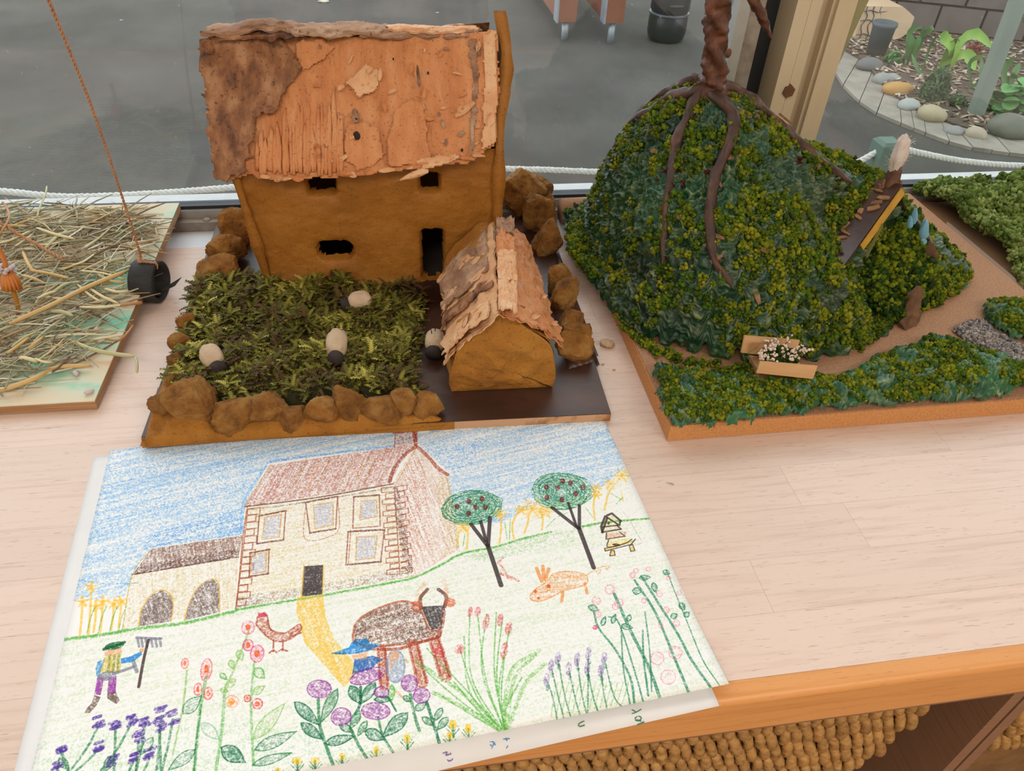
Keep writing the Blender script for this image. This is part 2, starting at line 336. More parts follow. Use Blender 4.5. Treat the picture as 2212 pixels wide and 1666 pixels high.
def basket(x0, x1, slope, label, ncol0):
    yb, zt_ = .2245, -.056
    t = thing('woven_basket', ((x0 + x1)/2, .4, -.30), label, 'basket')
    d = .38; zb = -.30
    def ring(z, o): f = 1 - (zt_ - z)*slope; xc = (x0 + x1)/2; hw = (x1 - x0)/2*f - o; return [(xc - hw, yb + o, z), (xc + hw, yb + o, z), (xc + hw, yb + d - o, z), (xc - hw, yb + d - o, z)]
    B().hexa(ring(zb, 0), ring(zt_ - .006, 0)).out('basket_wall', m_core, t)
    rows = 5; pz = .0218
    for r in range(rows):
        z = zt_ - .007 - r*pz; f = 1 - (zt_ - z)*slope; hw = (x1 - x0)/2*f; xc = (x0 + x1)/2; px_ = .0092; nn = int(2*hw/px_)
        for i in range(nn):
            x = xc - hw + (i + .5 + (.5 if r % 2 else 0))*px_
            if x > xc + hw: continue
            o = bpy.data.objects.new('strand', ME_STR); COL.objects.link(o); o.parent = t
            o.location = (x - t.location.x + random.uniform(-.0006, .0006), yb - .0005 - t.location.y + random.uniform(-.001, .001), z - t.location.z + random.uniform(-.0007, .0007)); o.rotation_euler = (random.uniform(-.12, .12), random.uniform(-.1, .14), random.uniform(-.2, .2)); s = random.uniform(.92, 1.1); o.scale = (s, s, random.uniform(.95, 1.12))
    # frayed rim end
    v = []; f = []
    bb = B()
    for i in range(46):
        xe = (x1 + random.uniform(-.012, .004)); z = zt_ - random.random()*.07; p0 = np.array([xe - (zt_ - z)*slope*(x1 - x0)/2, yb + random.uniform(0, .02), z]); dd = np.array([random.uniform(.2, 1), random.uniform(-.8, .3), random.uniform(-.8, .8)]); dd /= np.linalg.norm(dd)
        bb.tube([p0, p0 + dd*.004, p0 + dd*.007 + [0, 0, -.001]], [.0004, .0003, .0001], 4)
    bb.out('frayed_ends', m_rope, t, kind='stuff')
    return t
bx1 = PY(1985, 1555, .2245)[0]
basket(-.10, bx1, .9, 'wide woven seagrass basket on the shelf beside the empty gap', 0)
basket(dvx + .0165, dvx + .40, .1, 'woven seagrass basket behind the shelf divider, right of the empty gap', 0)
# ================================================================ outside
m_asph = mat('asphalt', (66, 62, 57), (78, 74, 69), (90, 85, 79), scale=3.2, detail=9, rough=.95, bump=.4, bscale=260, bdist=.004, spec=.15)
g = B().box(-14, 16, .931, 22, GZ - .1, GZ).out('ground_asphalt', m_asph); g['kind'] = 'structure'
def stone_mesh(sub, flat=.0, seed=0, rough=.18, freq=1.3):
    v, f = ICO[sub]; n = fbm(v*freq + seed*7.7, 3, seed); return v*(1 + rough*n)[:, None], f
m_paver = mat('grey_concrete_paver', (118, 110, 98), (136, 127, 114), (150, 141, 127), scale=16, detail=8, rough=.9, bump=.3, bscale=200, rand=.06, rand_off=True)
outer = smooth_path([P(x, y, GZ) for x, y in [(1788, 105), (1800, 160), (1842, 213), (1889, 248), (1956, 277), (1995, 293), (2080, 322), (2150, 333), (2212, 341), (2290, 348)]], 60)
inner = smooth_path([P(x, y, GZ) for x, y in [(1800, 85), (1819, 113), (1858, 137), (1887, 170), (1920, 207), (1952, 230), (1985, 252), (2034, 268), (2073, 283), (2131, 293), (2212, 301), (2290, 306)]], 60)
pe = thing('paver_edging', tuple(outer[20]), 'curved edging of grey concrete pavers between asphalt and garden bed', 'paving')
cuts = [0, 5, 10, 15, 20, 25, 29, 33, 37, 41, 45, 49, 54, 59]
for a, b in zip(cuts[:-1], cuts[1:]):
    def e(c, t, o): k = min(int(t), 58); q = c[k] + (c[k + 1] - c[k])*(t - k); return q
    t0, t1 = a + .06, b - .06
    q = [e(outer, t0, 0), e(outer, t1, 0), e(inner, t1, 0), e(inner, t0, 0)]; cen = np.mean(q, 0); q = [cen + (p - cen)*.985 for p in q]
    hh = .012 + random.uniform(-.002, .003)
    B().hexa([p + [0, 0, -.02] for p in q], [p + [0, 0, hh] for p in q]).out('paver', m_paver, pe)
# garden bed with bark mulch
m_soil = mat('dark_mulch_soil', (70, 58, 48), (104, 88, 72), scale=22, rough=.95, bump=.8, bscale=90, bdist=.01)
ip = inner[::2]; wallA, wallB = P(1880, 62, GZ), P(2212, 98, GZ); wd_ = (wallB - wallA)/np.linalg.norm(wallB - wallA); wallA = wallA - wd_*.55; wallB = wallB + wd_*1.8
bed = [tuple(p[:2]) for p in ip] + [tuple(wallB[:2]), tuple(wallA[:2])]
b_ = B().prism([(x, y, GZ) for x, y in bed], (0, 0, .02)).out('garden_bed', m_soil); b_['kind'] = 'structure'
m_vc = mat('leaf_litter', (0, 0, 0), vcol=True, rough=.85)
pts = rand_in([p for p in bed], 2600); _wn = np.array([-wd_[1], wd_[0]]); pts = pts[(pts[:, 0] < 3.6) & ((pts - wallA[:2])@_wn < -.06)]
sc = np.stack([RNG.uniform(.012, .035, len(pts)), RNG.uniform(.004, .010, len(pts)), RNG.uniform(.002, .004, len(pts))], 1)
ang = RNG.uniform(0, 6.28, len(pts)); R = np.zeros((len(pts), 3, 3)); R[:, 0, 0] = np.cos(ang); R[:, 0, 1] = -np.sin(ang); R[:, 1, 0] = np.sin(ang); R[:, 1, 1] = np.cos(ang); R[:, 2, 2] = 1; R[:, 2, 0] = RNG.uniform(-.4, .4, len(pts))
pal = np.array([lin(c) for c in ((150, 128, 106), (120, 98, 80), (176, 156, 134), (96, 78, 64), (134, 104, 80), (190, 176, 158))])
V, Fc, C = scatter(*ICO[0], np.column_stack([pts, np.full(len(pts), GZ + .024)]), sc, R, pal[RNG.integers(0, 6, len(pts))])
build('bark_mulch', V, Fc, m_vc, col=C, label='brown bark mulch chips covering the garden bed outside', cat='mulch', kind='stuff')
# boundary wall of dark blocks behind the bed
m_blk = mat('dark_garden_block', (84, 74, 70), (102, 92, 86), (112, 100, 94), scale=10, rough=.9, bump=.4, bscale=90, rand=.1, rand_off=True)
m_joint = mat('block_joint', (48, 43, 40), rough=.95)
wn = np.array([-wd_[1], wd_[0], 0]); LW = np.linalg.norm(wallB - wallA)
gw = thing('garden_wall', tuple(wallA + wd_*1), 'dark grey block wall behind the garden bed outside', 'wall')
B().prism([wallA, wallB, wallB + wn*.2, wallA + wn*.2], (0, 0, 1.2)).out('wall_core', m_joint, gw)
bw, bh = .21, .125
for r in range(9):
    k = -(r % 2)*.5
    while k*bw < LW:
        s0, s1 = max(0, k*bw) + .006, min(LW, (k + 1)*bw) - .006
        if s1 > s0 + .02:
            z0 = GZ + .02 + r*bh + .006; p0, p1 = wallA + wd_*s0, wallA + wd_*s1; o = -wn*(.018 + random.uniform(0, .006))
            q = [p0 + o, p1 + o, p1, p0]; B().hexa([(a[0], a[1], z0) for a in q], [(a[0], a[1], z0 + bh - .012) for a in q]).out('block', m_blk, gw)
        k += 1
# garden stones
def pebble(px, py, w, h, c1, c2, label, seed, flat=.75):
    p = P(px, py + h*.25, GZ + .03); s = w/ppm(p)/2; v, f = stone_mesh(2, seed=seed, rough=.13, freq=.9)
    hgt = max(s*.42, h/w*s*.8); v = v*[s, s*.78, hgt]; a = random.uniform(-.4, .4); c, s_ = math.cos(a), math.sin(a); v = v@np.array([[c, s_, 0], [-s_, c, 0], [0, 0, 1]])
    v = v + [p[0], p[1], GZ + hgt*.8]; c1, c2 = tuple(x*.86 for x in c1), tuple(x*.86 for x in c2); build('garden_stone', v, f, mat('pebble_' + str(seed), c1, c2, scale=14, rough=.8, bump=.2), None, True, label=label, cat='stone', group='stones edging the garden bed')
pebble(1878, 128, 62, 36, (104, 104, 100), (126, 124, 118), 'flat dark grey stone at far end of the garden edging', 1)
pebble(1908, 158, 48, 34, (146, 148, 140), (164, 164, 154), 'pale grey stone behind the ochre stone in the garden edging', 2)
pebble(1930, 156, 40, 24, (150, 150, 144), (168, 166, 156), 'small pale grey stone touching the ochre stone in the garden', 3)
pebble(1941, 180, 70, 42, (186, 138, 70), (206, 160, 92), 'ochre yellow oval stone in the garden edging', 4)
pebble(1966, 214, 54, 32, (164, 166, 158), (184, 184, 174), 'whitish smooth stone between the ochre and the cream stone', 5)
pebble(2013, 234, 64, 48, (172, 156, 122), (190, 174, 142), 'large round cream speckled stone in the garden edging', 6)
pebble(2064, 268, 50, 24, (140, 136, 130), (156, 150, 144), 'low grey stone at the foot of the slanting stake', 7)
pebble(2112, 275, 46, 36, (170, 156, 132), (188, 174, 150), 'small rounded cream stone beside the big grey boulder', 8)
pebble(2182, 262, 100, 66, (106, 106, 92), (126, 124, 108), 'big grey green boulder under the round leaved plant', 9)
# plants
def leaf_strip(pts, w, tip=.0, k=9, up=(0, 0, 1), fold=.25):
    p = smooth_path(pts, k); t, n, b = frames(p); V = []; s = np.linspace(0, 1, k)
    ww = w*np.clip(np.sin(np.clip(s*1.15 + .25, 0, math.pi)), .06, 1)*np.where(s > .8, (1 - s)/.2*.9 + .1, 1)
    for i in range(k):
        side = np.cross(t[i], up); side /= np.linalg.norm(side) + 1e-9; nn = np.cross(side, t[i])
        V += [p[i] - side*ww[i] + nn*ww[i]*fold, p[i], p[i] + side*ww[i] + nn*ww[i]*fold]
    Fc = [(3*i + j, 3*i + j + 1, 3*i + j + 4, 3*i + j + 3) for i in range(k - 1) for j in (0, 1)]; return np.array(V), Fc
def gp(px, py, ref): # point on the vertical plane through ref that faces the camera
    n = np.array([FW[0], FW[1], 0]); return PL(px, py, ref, n/np.linalg.norm(n))
m_lily = mat('bright_strap_leaf', (96, 140, 44), (142, 176, 66), scale=18, rough=.45, stretch=(1, 1, .4))
m_iris = mat('dark_strap_leaf', (56, 96, 46), (92, 132, 64), scale=18, rough=.5, stretch=(1, 1, .4))
def strap(px, py, leaves, w, m, label, group=None):
    b = P(px, py, GZ + .02); t = thing('strap_leaf_plant', tuple(b), label, 'plant', group)
    for l in leaves:
        q = [gp(x, y, b) + np.array([0, random.uniform(-.03, .03), 0]) for x, y in l]; q[0] = b + np.array([random.uniform(-.03, .03), random.uniform(-.03, .03), -.01])
        V, Fc = leaf_strip(q, w*random.uniform(.8, 1.15), up=(-.2, -1, .3)); build('leaf', V, Fc, m, t, True)
strap(2036, 146, [[(2030, 140), (2050, 105), (2040, 82), (2027, 72)], [(2040, 140), (2058, 110), (2070, 85), (2105, 70), (2140, 104)], [(2040, 138), (2070, 118), (2095, 122), (2098, 148)], [(2036, 138), (2055, 100), (2062, 80)]], .026, m_lily, 'bright green lily with broad arching leaves in the mulch')
strap(1958, 135, [[(1950, 140), (1965, 95), (1975, 70), (1995, 58)], [(1955, 138), (1980, 95), (2005, 60), (2012, 56)], [(1950, 135), (1960, 100), (1966, 72)], [(1965, 135), (1990, 100), (1998, 55)], [(1960, 140), (1975, 100), (1985, 75)], [(1948, 140), (1970, 110), (1990, 80)], [(1970, 140), (1985, 112), (1993, 85)]], .014, m_iris, 'clump of upright dark green strap leaves beside the lily')
strap(2010, 158, [[(2008, 150), (2012, 110), (2022, 68)], [(1982, 180), (1980, 150), (1975, 120)]], .009, m_iris, 'two thin grassy blades rising beside the feathery shrub')
strap(2108, 190, [[(2105, 200), (2112, 160), (2122, 125)], [(2110, 190), (2125, 150), (2130, 165), (2125, 180)], [(2050, 172), (2090, 135), (2122, 112)], [(2040, 245), (2090, 195), (2125, 165)], [(2075, 235), (2105, 205), (2135, 175)]], .011, m_iris, 'long thin grass blades crossing the grey stake')
strap(2180, 190, [[(2150, 195), (2175, 160), (2200, 125)], [(2160, 200), (2190, 165), (2212, 140)], [(2175, 200), (2190, 170), (2188, 160)], [(2150, 200), (2165, 165), (2172, 135)]], .017, m_iris, 'clump of strap leaves behind the round leaved plant')
def bushy(px, py, w, h, n, c1, c2, label, leaf, name='garden_shrub', disc=False):
    b = P(px, py + h*.45, GZ + .02); s = 1/ppm(b); t = thing(name, tuple(b), label, 'plant'); rx, rz = w*s/2, h*s*.62
    m = mat(name + '_leaf', c1, c2, scale=30, rough=.6); bb = B()
    for i in range(7):
        a = random.uniform(0, 6.28); r = random.random(); bb.tube(smooth_path([b, b + [math.cos(a)*rx*r*.5, math.sin(a)*rx*r*.5, rz*.5], b + [math.cos(a)*rx*r, math.sin(a)*rx*r, rz*(1.5 - r*.8)]], 6), [.004, .003, .003, .002, .002, .001], 5)
    bb.out('stem', m, t, True)
    d = RNG.normal(size=(n, 3)); d /= np.linalg.norm(d, axis=1)[:, None]; d[:, 2] = np.abs(d[:, 2]); r = RNG.uniform(.55, 1, n)**.6
    cen = b + d*r[:, None]*[rx, rx*.8, rz*1.5]
    if disc:
        k = 9; a = np.arange(k)*2*math.pi/k; tv = np.vstack([[0, 0, -.12], np.stack([np.cos(a), np.sin(a), np.zeros(k)], 1)]); tf = np.array([(0, i + 1, (i + 1) % k + 1) for i in range(k)])
        for i in range(n):
            q = Matrix.Rotation(random.uniform(-.6, .6), 3, 'X')@Matrix.Rotation(random.uniform(-.6, .6), 3, 'Y'); build('leaf', (tv*leaf*random.uniform(.7, 1.2))@np.array(q).T + cen[i], tf, m, t, True)
    else:
        tv = np.array([(-.5, 0, 0), (0, .18, .05), (.5, 0, 0), (0, -.18, .05)]); V, Fc, _ = scatter(tv, np.array([(0, 1, 2, 3)]), cen, RNG.uniform(.6, 1.3, n)*leaf); build('foliage', V, Fc, m, t, kind='stuff')
bushy(2012, 182, 60, 70, 1500, (62, 92, 56), (96, 124, 80), 'feathery grey green shrub behind the cream stone', .03)
bushy(1925, 122, 40, 26, 260, (66, 112, 54), (104, 148, 78), 'low bright green seedlings beside the grey pot', .022)
bushy(2065, 215, 40, 24, 300, (62, 94, 52), (92, 120, 70), 'low feathery groundcover behind the big cream stone', .022)
bushy(2178, 208, 90, 70, 75, (66, 122, 62), (104, 158, 84), 'round leaved green plant spilling over the big boulder', .028, 'round_leaf_plant', True)
bushy(2096, 112, 40, 40, 260, (122, 54, 38), (150, 78, 52), 'rust red low plant behind the lily', .02)
# stake, pot, cream wired box standing in for a glass reflection, dried flower
m_stake = mat('grey_green_timber', (112, 122, 110), (130, 138, 126), scale=10, stretch=(1, 1, .2), rough=.7, bump=.2)
a = P(2104, 258, GZ); b = gp(2212, -30, a); d = (b - a)*1.5; s = .016
B().hexa([a + [-s*1.7, -s, -.05], a + [s*1.7, -s, -.05], a + [s*1.7, s, -.05], a + [-s*1.7, s, -.05]], [a + d + [-s*1.7, -s, 0], a + d + [s*1.7, -s, 0], a + d + [s*1.7, s, 0], a + d + [-s*1.7, s, 0]]).out('garden_stake', m_stake, label='leaning grey green timber stake in the garden bed', cat='stake')
p = P(1890, 118, GZ + .02); m_pot = mat('slate_grey_pot', (78, 84, 86), (92, 98, 98), scale=10, rough=.6)
prf = [(.042, 0), (.05, .12), (.054, .125), (.054, .14), (.046, .14), (.044, .11)]
k = 20; V = [(p[0] + r*math.cos(j*6.2832/k), p[1] + r*math.sin(j*6.2832/k), p[2] + z) for r, z in prf for j in range(k)]
Fc = [(i*k + j, i*k + (j + 1) % k, (i + 1)*k + (j + 1) % k, (i + 1)*k + j) for i in range(len(prf) - 1) for j in range(k)] + [tuple(range(k - 1, -1, -1)), tuple(range(5*k, 6*k))]
build('plant_pot', V, Fc, m_pot, None, True, label='slate grey plant pot behind the flat grey stone', cat='pot')
q0, q1 = P(1845, 84, GZ + .02), P(1952, 86, GZ + .02); hb = gp(1850, 12, q0)[2] - q0[2]; m_box = mat('pale_tan_reflection', (196, 164, 130), (210, 180, 146), scale=5, stretch=(1, 1, 6), rough=.8)
dy = np.array([0, .14, 0]); tb = thing('reflection_box', tuple(q0), 'pale tan wired box standing in for a reflection in the window glass', 'box')  # added solid: takes the place of a pale reflection on the pane
hv = np.array([0, 0, hb]); mid = q1 + np.array([.05, 0, 0])
pl = [q0, q1 + [-.03, 0, 0], q1 + [.015, 0, hb*.25], q1 + [.015, 0, hb*.7], q1 + [-.02, 0, hb*.85], q1 + [-.06, 0, hb], q0 + hv]; B().prism(pl, dy).out('box_body', m_box, tb)
m_wire = mat('dark_wire', (84, 84, 86), rough=.5, metal=.6); bb = B()
for i in range(4):
    x = q0[0] + .02 + i*.035; bb.tube([(x + .01*math.sin(j*1.7), q0[1] - .006, q0[2] + hb*j/7) for j in range(8)], .0022, 5)
for j in (1, 4, 6): bb.tube([(q0[0] + .18*i/5, q0[1] - .008, q0[2] + hb*j/7 + .006*math.sin(i*2)) for i in range(6)], .0022, 5)
bb.out('wire_mesh', m_wire, tb)
a = P(2215, 110, GZ + .02); tp = gp(2200, 12, a); fl = thing('dried_flower', tuple(a), 'pale cream dried flower head on a thin stem', 'flower')
B().tube(smooth_path([a, (a + tp)/2 + [.02, 0, 0], tp], 10), .003, 6).out('stem', m_iris, fl, True)
n = 160; d = RNG.normal(size=(n, 3)); d /= np.linalg.norm(d, axis=1)[:, None]; V, Fc, _ = scatter(*ICO[0], tp + d*[.045, .04, .035], np.full(n, .008)); build('flower_head', V, Fc, mat('cream_petal', (196, 176, 138), (214, 198, 164), scale=40, rough=.8), fl)
# rope barrier
m_post = mat('sage_green_post', (78, 98, 86), (94, 114, 102), scale=10, stretch=(1, 1, .2), rough=.7, bump=.15)
YR = 1.25; pt = PY(1922, 302, YR); s = .021
po = thing('rope_post', (pt[0], YR, GZ), 'short sage green timber post carrying the white rope', 'post')
bb = B(); c = .006; x0, x1, y0, y1 = pt[0] - s, pt[0] + s, YR - s, YR + s
bb.hexa([(x0, y0, GZ), (x1, y0, GZ), (x1, y1, GZ), (x0, y1, GZ)], [(x0, y0, pt[2] - c), (x1, y0, pt[2] - c), (x1, y1, pt[2] - c), (x0, y1, pt[2] - c)])
bb.hexa([(x0, y0, pt[2] - c), (x1, y0, pt[2] - c), (x1, y1, pt[2] - c), (x0, y1, pt[2] - c)], [(x0 + c, y0 + c, pt[2]), (x1 - c, y0 + c, pt[2]), (x1 - c, y1 - c, pt[2]), (x0 + c, y1 - c, pt[2])]); bb.out('post_body', m_post, po)
m_wrope = mat('white_rope', (196, 194, 190), (214, 212, 208), scale=60, rough=.85)
def twisted(path, r, turns, m, name, parent=None, strands=3, k=6, **t):
    p = np.asarray(path); tt, n, b = frames(p); s = np.concatenate([[0], np.cumsum(np.linalg.norm(np.diff(p, axis=0), axis=1))]); bb = B()
    for j in range(strands):
        a = s*turns*2*math.pi + j*2*math.pi/strands; bb.tube(p + (np.cos(a)*r*.5)[:, None]*n + (np.sin(a)*r*.5)[:, None]*b, r*.56, k)
    return bb.out(name, m, parent, True, **t)
def hang(pxs, n): return smooth_path([PY(x, y, YR) for x, y in pxs], n)
pa = hang([(-260, 395), (0, 413), (140, 425), (300, 420), (500, 405), (700, 382), (1000, 365), (1300, 372), (1600, 395), (1780, 385), (1850, 352), (1905, 322)], 420)
pb = hang([(1940, 318), (1990, 331), (2090, 349), (2212, 358), (2350, 355)], 130)
rp = thing('barrier_rope', tuple(pa[200]), 'white twisted rope strung outside the window from the sage post', 'rope')
twisted(pa, .0056, 38, m_wrope, 'rope_length', rp); twisted(pb, .0056, 38, m_wrope, 'rope_length', rp)
# bench and black drum on the far asphalt
m_bb = mat('red_brown_timber', (124, 74, 52), (148, 92, 66), scale=10, stretch=(1, .2, 1), rough=.7); m_galv = mat('galvanised_leg', (150, 156, 162), (172, 178, 184), scale=20, rough=.45, metal=.4)
f0, f1 = P(1219, 84, GZ), P(1318, 92, GZ); bn = thing('plank_bench', tuple((f0 + f1)/2), 'far bench of red brown planks on galvanised legs outside', 'bench')
for f_, tp in ((f0, (1221, 44)), (f1, (1320, 46))):
    z = gp(*tp, f_)[2]; s = .042
    B().box(f_[0] - s, f_[0] + s, f_[1] - .03, f_[1] + .9, z, z + .13).out('plank', m_bb, bn)
    B().tube([f_ + [0, 0, -.01], (f_[0], f_[1], z)], .016, 12).out('leg', m_galv, bn, True); B().tube([f_ + [0, .8, -.01], (f_[0], f_[1] + .8, z)], .016, 12).out('leg', m_galv, bn, True)
    B().box(f_[0] - s - .008, f_[0] - s, f_[1] - .032, f_[1] + .04, z - .004, z + .132).out('bracket', m_galv, bn)
c = P(1447, 96, GZ); m_blkp = mat('black_plastic', (24, 25, 28), (34, 36, 40), scale=10, rough=.32)
rr = 42/ppm(c); bd = thing('black_drum', tuple(c + [0, rr, 0]), 'black rounded plastic drum base standing on the far asphalt', 'drum'); c = c + [0, rr*.85, 0]
def lathe(c, prf, k=28):
    V = [(c[0] + r*math.cos(j*2*math.pi/k), c[1] + r*math.sin(j*2*math.pi/k), c[2] + z) for r, z in prf for j in range(k)]
    Fc = [(i*k + j, i*k + (j + 1) % k, (i + 1)*k + (j + 1) % k, (i + 1)*k + j) for i in range(len(prf) - 1) for j in range(k)] + [tuple(range(k - 1, -1, -1)), tuple(range((len(prf) - 1)*k, len(prf)*k))]
    return V, Fc
V, Fc = lathe(c, [(rr*.78, 0), (rr*.92, .012), (rr, .04), (rr*1.0, .10), (rr*.93, .115), (rr*.93, .125), (rr*1.0, .14), (rr*.98, .20), (rr*.8, .28), (rr*.55, .34), (rr*.3, .36)]); build('drum_body', V, Fc, m_blkp, bd, True)
V, Fc = lathe(c, [(rr*.96, .112), (rr*1.02, .115), (rr*1.02, .122), (rr*.96, .125)]); build('drum_band', V, Fc, mat('grey_plastic_band', (66, 70, 76), rough=.35), bd, True)
for s in (-1, 1):
    p = c + np.array([s*rr*.42, -rr*.82, .235]); v, f = ICO[2]; build('side_grip', v*[rr*.2, .02, .03] + p, f, mat('dark_grey_grip', (58, 62, 68), rough=.4), bd, True)
v, f = ICO[2]; build('drum_slot', v*[rr*.4, .012, .008] + c + [0, -rr*.96, .165], f, m_seal, bd, True)
# bits on the asphalt
for i, (x, y, w, c1) in enumerate([(700, 5, 22, (196, 182, 160)), (945, 28, 8, (186, 184, 178)), (262, 44, 7, (186, 184, 178))]):
    p = P(x, y, GZ); s = w/ppm(p)/2; v, f = stone_mesh(1, seed=30 + i, rough=.3); build('litter_scrap', v*[s, s*.45, s*.2] + p + [0, 0, s*.15], f, mat('scrap_' + str(i), c1, rough=.8), label=['pale sliver of bark lying on the far asphalt', 'tiny white speck on the asphalt behind the roof', 'tiny white speck on the asphalt beside the twine'][i], cat='litter')
# ================================================================ cottage diorama
BA, BB_ = P(312, 962), P(1317, 910); BD = (BB_ - BA)/np.linalg.norm(BB_ - BA); BN = np.array([-BD[1], BD[0], 0])
BZ = .0095
def bpt(s, t, z=0.): return BA + BD*s + BN*t + np.array([0, 0, z])     # board coordinates: s along the front, t back
LB, DB = np.linalg.norm(BB_ - BA), .362
m_bboard = mat('dark_brown_painted_board', (38, 23, 18), (60, 38, 29), (92, 62, 48), scale=16, stretch=(.4, 1, 1), detail=7, rough=.38, bump=.35, bscale=70, bdist=.001)
m_ochre = mat('ochre_clay', (140, 86, 20), (176, 114, 34), (192, 136, 54), scale=22, detail=7, rough=.8, bump=.9, bscale=260, bdist=.003, specks=.5, sscale=380, scol=(86, 52, 18))
m_ochrew = mat('ochre_painted_wall', (136, 82, 16), (160, 100, 24), (172, 112, 34), scale=11, detail=6, rough=.62, bump=.6, bscale=150, bdist=.002, specks=.55, sscale=520, scol=(84, 50, 14))
m_bare = mat('bare_pale_edge', (196, 150, 112), (150, 96, 44), (176, 128, 86), scale=40, rough=.8, mid=.6, contrast=.12)
cb = thing('diorama_board', tuple(bpt(LB/2, DB/2)), 'dark brown painted board under the ochre cottage and barn', 'board')
q = [bpt(0, 0), bpt(LB, 0), bpt(LB, DB), bpt(0, DB)]
B().hexa([p + [0, 0, .0008] for p in q], [p + [0, 0, BZ] for p in q]).out('panel', m_bboard, cb)
q = [bpt(0, -.0012), bpt(LB*.65, -.0012), bpt(LB*.65, 0), bpt(0, 0)]
B().hexa([p + [0, 0, .0008] for p in q], [p + [0, 0, BZ*.95] for p in q]).out('front_edge', m_ochre, cb)
q = [bpt(LB*.65, -.0006), bpt(LB, -.0006), bpt(LB, 0), bpt(LB*.65, 0)]
B().hexa([p + [0, 0, .0008] for p in q], [p + [0, 0, BZ*.93] for p in q]).out('front_edge', m_bare, cb, label='bare chipped pale edge')
# ochre mortar along the front-left and the left side
def mortar(poly_px, h, name, m, z0=BZ, res=.002, amp=.3, parent=cb, zpx=BZ):
    poly = np.array([P(x, y, zpx)[:2] for x, y in poly_px]); lo, hi = poly.min(0) - res, poly.max(0) + res
    xs, ys = np.arange(lo[0], hi[0], res), np.arange(lo[1], hi[1], res); X, Y = np.meshgrid(xs, ys); p = np.column_stack([X.ravel(), Y.ravel()]); d = pdist(p, poly)*np.where(inpoly(p, poly), 1, -1)
    n = fbm(np.column_stack([p*90, np.zeros(len(p))]), 4); z = z0 + h*(1 - np.exp(-np.clip(d, 0, 1)/.006))*(1 + amp*n) - np.where(d < 0, .003, 0)
    g = grid(len(xs), len(ys)); keep = (d[g] > -.0022).any(1); V = np.column_stack([p, z]); u, inv = np.unique(g[keep], return_inverse=True)
    return build(name, V[u], inv.reshape(-1, 4), m, parent, True)
mortar([(312, 958), (322, 905), (362, 800), (402, 690), (440, 620), (500, 460), (530, 470), (480, 600), (440, 690), (400, 800), (380, 880), (620, 895), (900, 880), (955, 905), (950, 912), (640, 934)], .010, 'mortar_bed', m_ochre, amp=.55)
mortar([(1200, 560), (1215, 560), (1240, 640), (1290, 780), (1225, 800), (1195, 680)], .006, 'mortar_bed', m_bboard)
# ---- dry stone walls
m_stone = mat('ochre_daubed_stone', (100, 60, 16), (160, 104, 36), (180, 136, 74), scale=60, detail=9, rough=.9, bump=1., bscale=300, bdist=.004, rand=.14, rand_off=True, contrast=.2)
sw = thing('stone_wall', tuple(bpt(.18, .02, BZ)), 'low wall of lumpy ochre stones edging the cottage board', 'stone wall')
def rock(px, py, w, h, i, zc=None, squash=1.0, tall=1.0):
    p = P(px, py, BZ + .012); s = 1/ppm(p); rx, rz = w*s/2*1.06, h*s*.56*tall; v, f = ICO[4]
    v = v/np.maximum(np.abs(v).max(1), 1e-6)[:, None]*.42 + v*.58
    v = v*(1 + .12*fbm(v*1.15 + i*3.17, 2, i))[:, None]; rg = np.random.default_rng(i*7 + 3)
    for _ in range(11):
        d_ = rg.normal(size=3); d_ /= np.linalg.norm(d_); c_ = rg.uniform(.58, .86); o_ = v@d_; v = v - np.clip(o_ - c_, 0, 9)[:, None]*d_*.92
    v = v*(1.16 + .06*fbm(v*4 + i, 3, i) + .05*fbm(v*13 + i, 4, i))[:, None]
    v = v*[rx, rx*.8*squash, rz]; a = random.uniform(-.3, .3); c, s_ = math.cos(a), math.sin(a); v = v@np.array([[c, s_, 0], [-s_, c, 0], [0, 0, 1]])
    v = v + [p[0], p[1], BZ + rz*.78]; build('stone', v, f, m_stone, sw, True)
front = [(352, 880, 50, 62), (420, 885, 100, 88), (510, 890, 86, 62), (574, 885, 84, 74), (632, 893, 66, 52), (690, 887, 68, 66), (748, 878, 76, 70), (822, 880, 92, 52), (874, 872, 56, 56), (928, 872, 60, 66)]
left = [(372, 815, 36, 40), (380, 775, 40, 40), (388, 735, 42, 44), (402, 695, 40, 46), (470, 585, 74, 56), (486, 545, 72, 60), (500, 500, 60, 64), (504, 470, 40, 40)]
right = [(1128, 432, 104, 92), (1166, 425, 50, 60), (1180, 440, 30, 40), (1166, 478, 66, 78), (1186, 520, 62, 66), (1206, 608, 50, 60), (1222, 640, 66, 58), (1236, 682, 62, 40), (1246, 712, 52, 42), (1250, 752, 80, 60)]
for i, a in enumerate(front): rock(*a, i + 1)
for i, a in enumerate(left): rock(*a, i + 40)
for i, a in enumerate(right): rock(*a, i + 80)
# ---- the cottage
hd = np.array([.9995, -.0315, 0]); hn = np.array([.0315, .9995, 0])      # along the front wall, into the house
H0 = np.array([0, .705, BZ])
def hp(s, t, z): return H0 + hd*s + hn*t + np.array([0, 0, z - BZ])
def hs(px, py, t=0.):   # photo pixel -> (s, z) on the wall plane t metres into the house
    p = PL(px, py, H0 + hn*t, hn); return np.dot(p - H0, hd), p[2]
ct = thing('cottage', tuple(hp(-.02, .08, BZ)), 'ochre clay model cottage with paperbark roof and dark window holes', 'model house')
ops = [((669, 388, 720, 420), .3), ((911, 380, 945, 414), .35), ((692, 528, 758, 562), .8), ((917, 502, 955, 602), .35)]
rects = []
for (x0, y0, x1, y1), rd in ops:
    a, b = hs(x0, y1), hs(x1, y0); rects.append(((a[0] + b[0])/2, (a[1] + b[1])/2, (b[0] - a[0])/2, (b[1] - a[1])/2, rd))
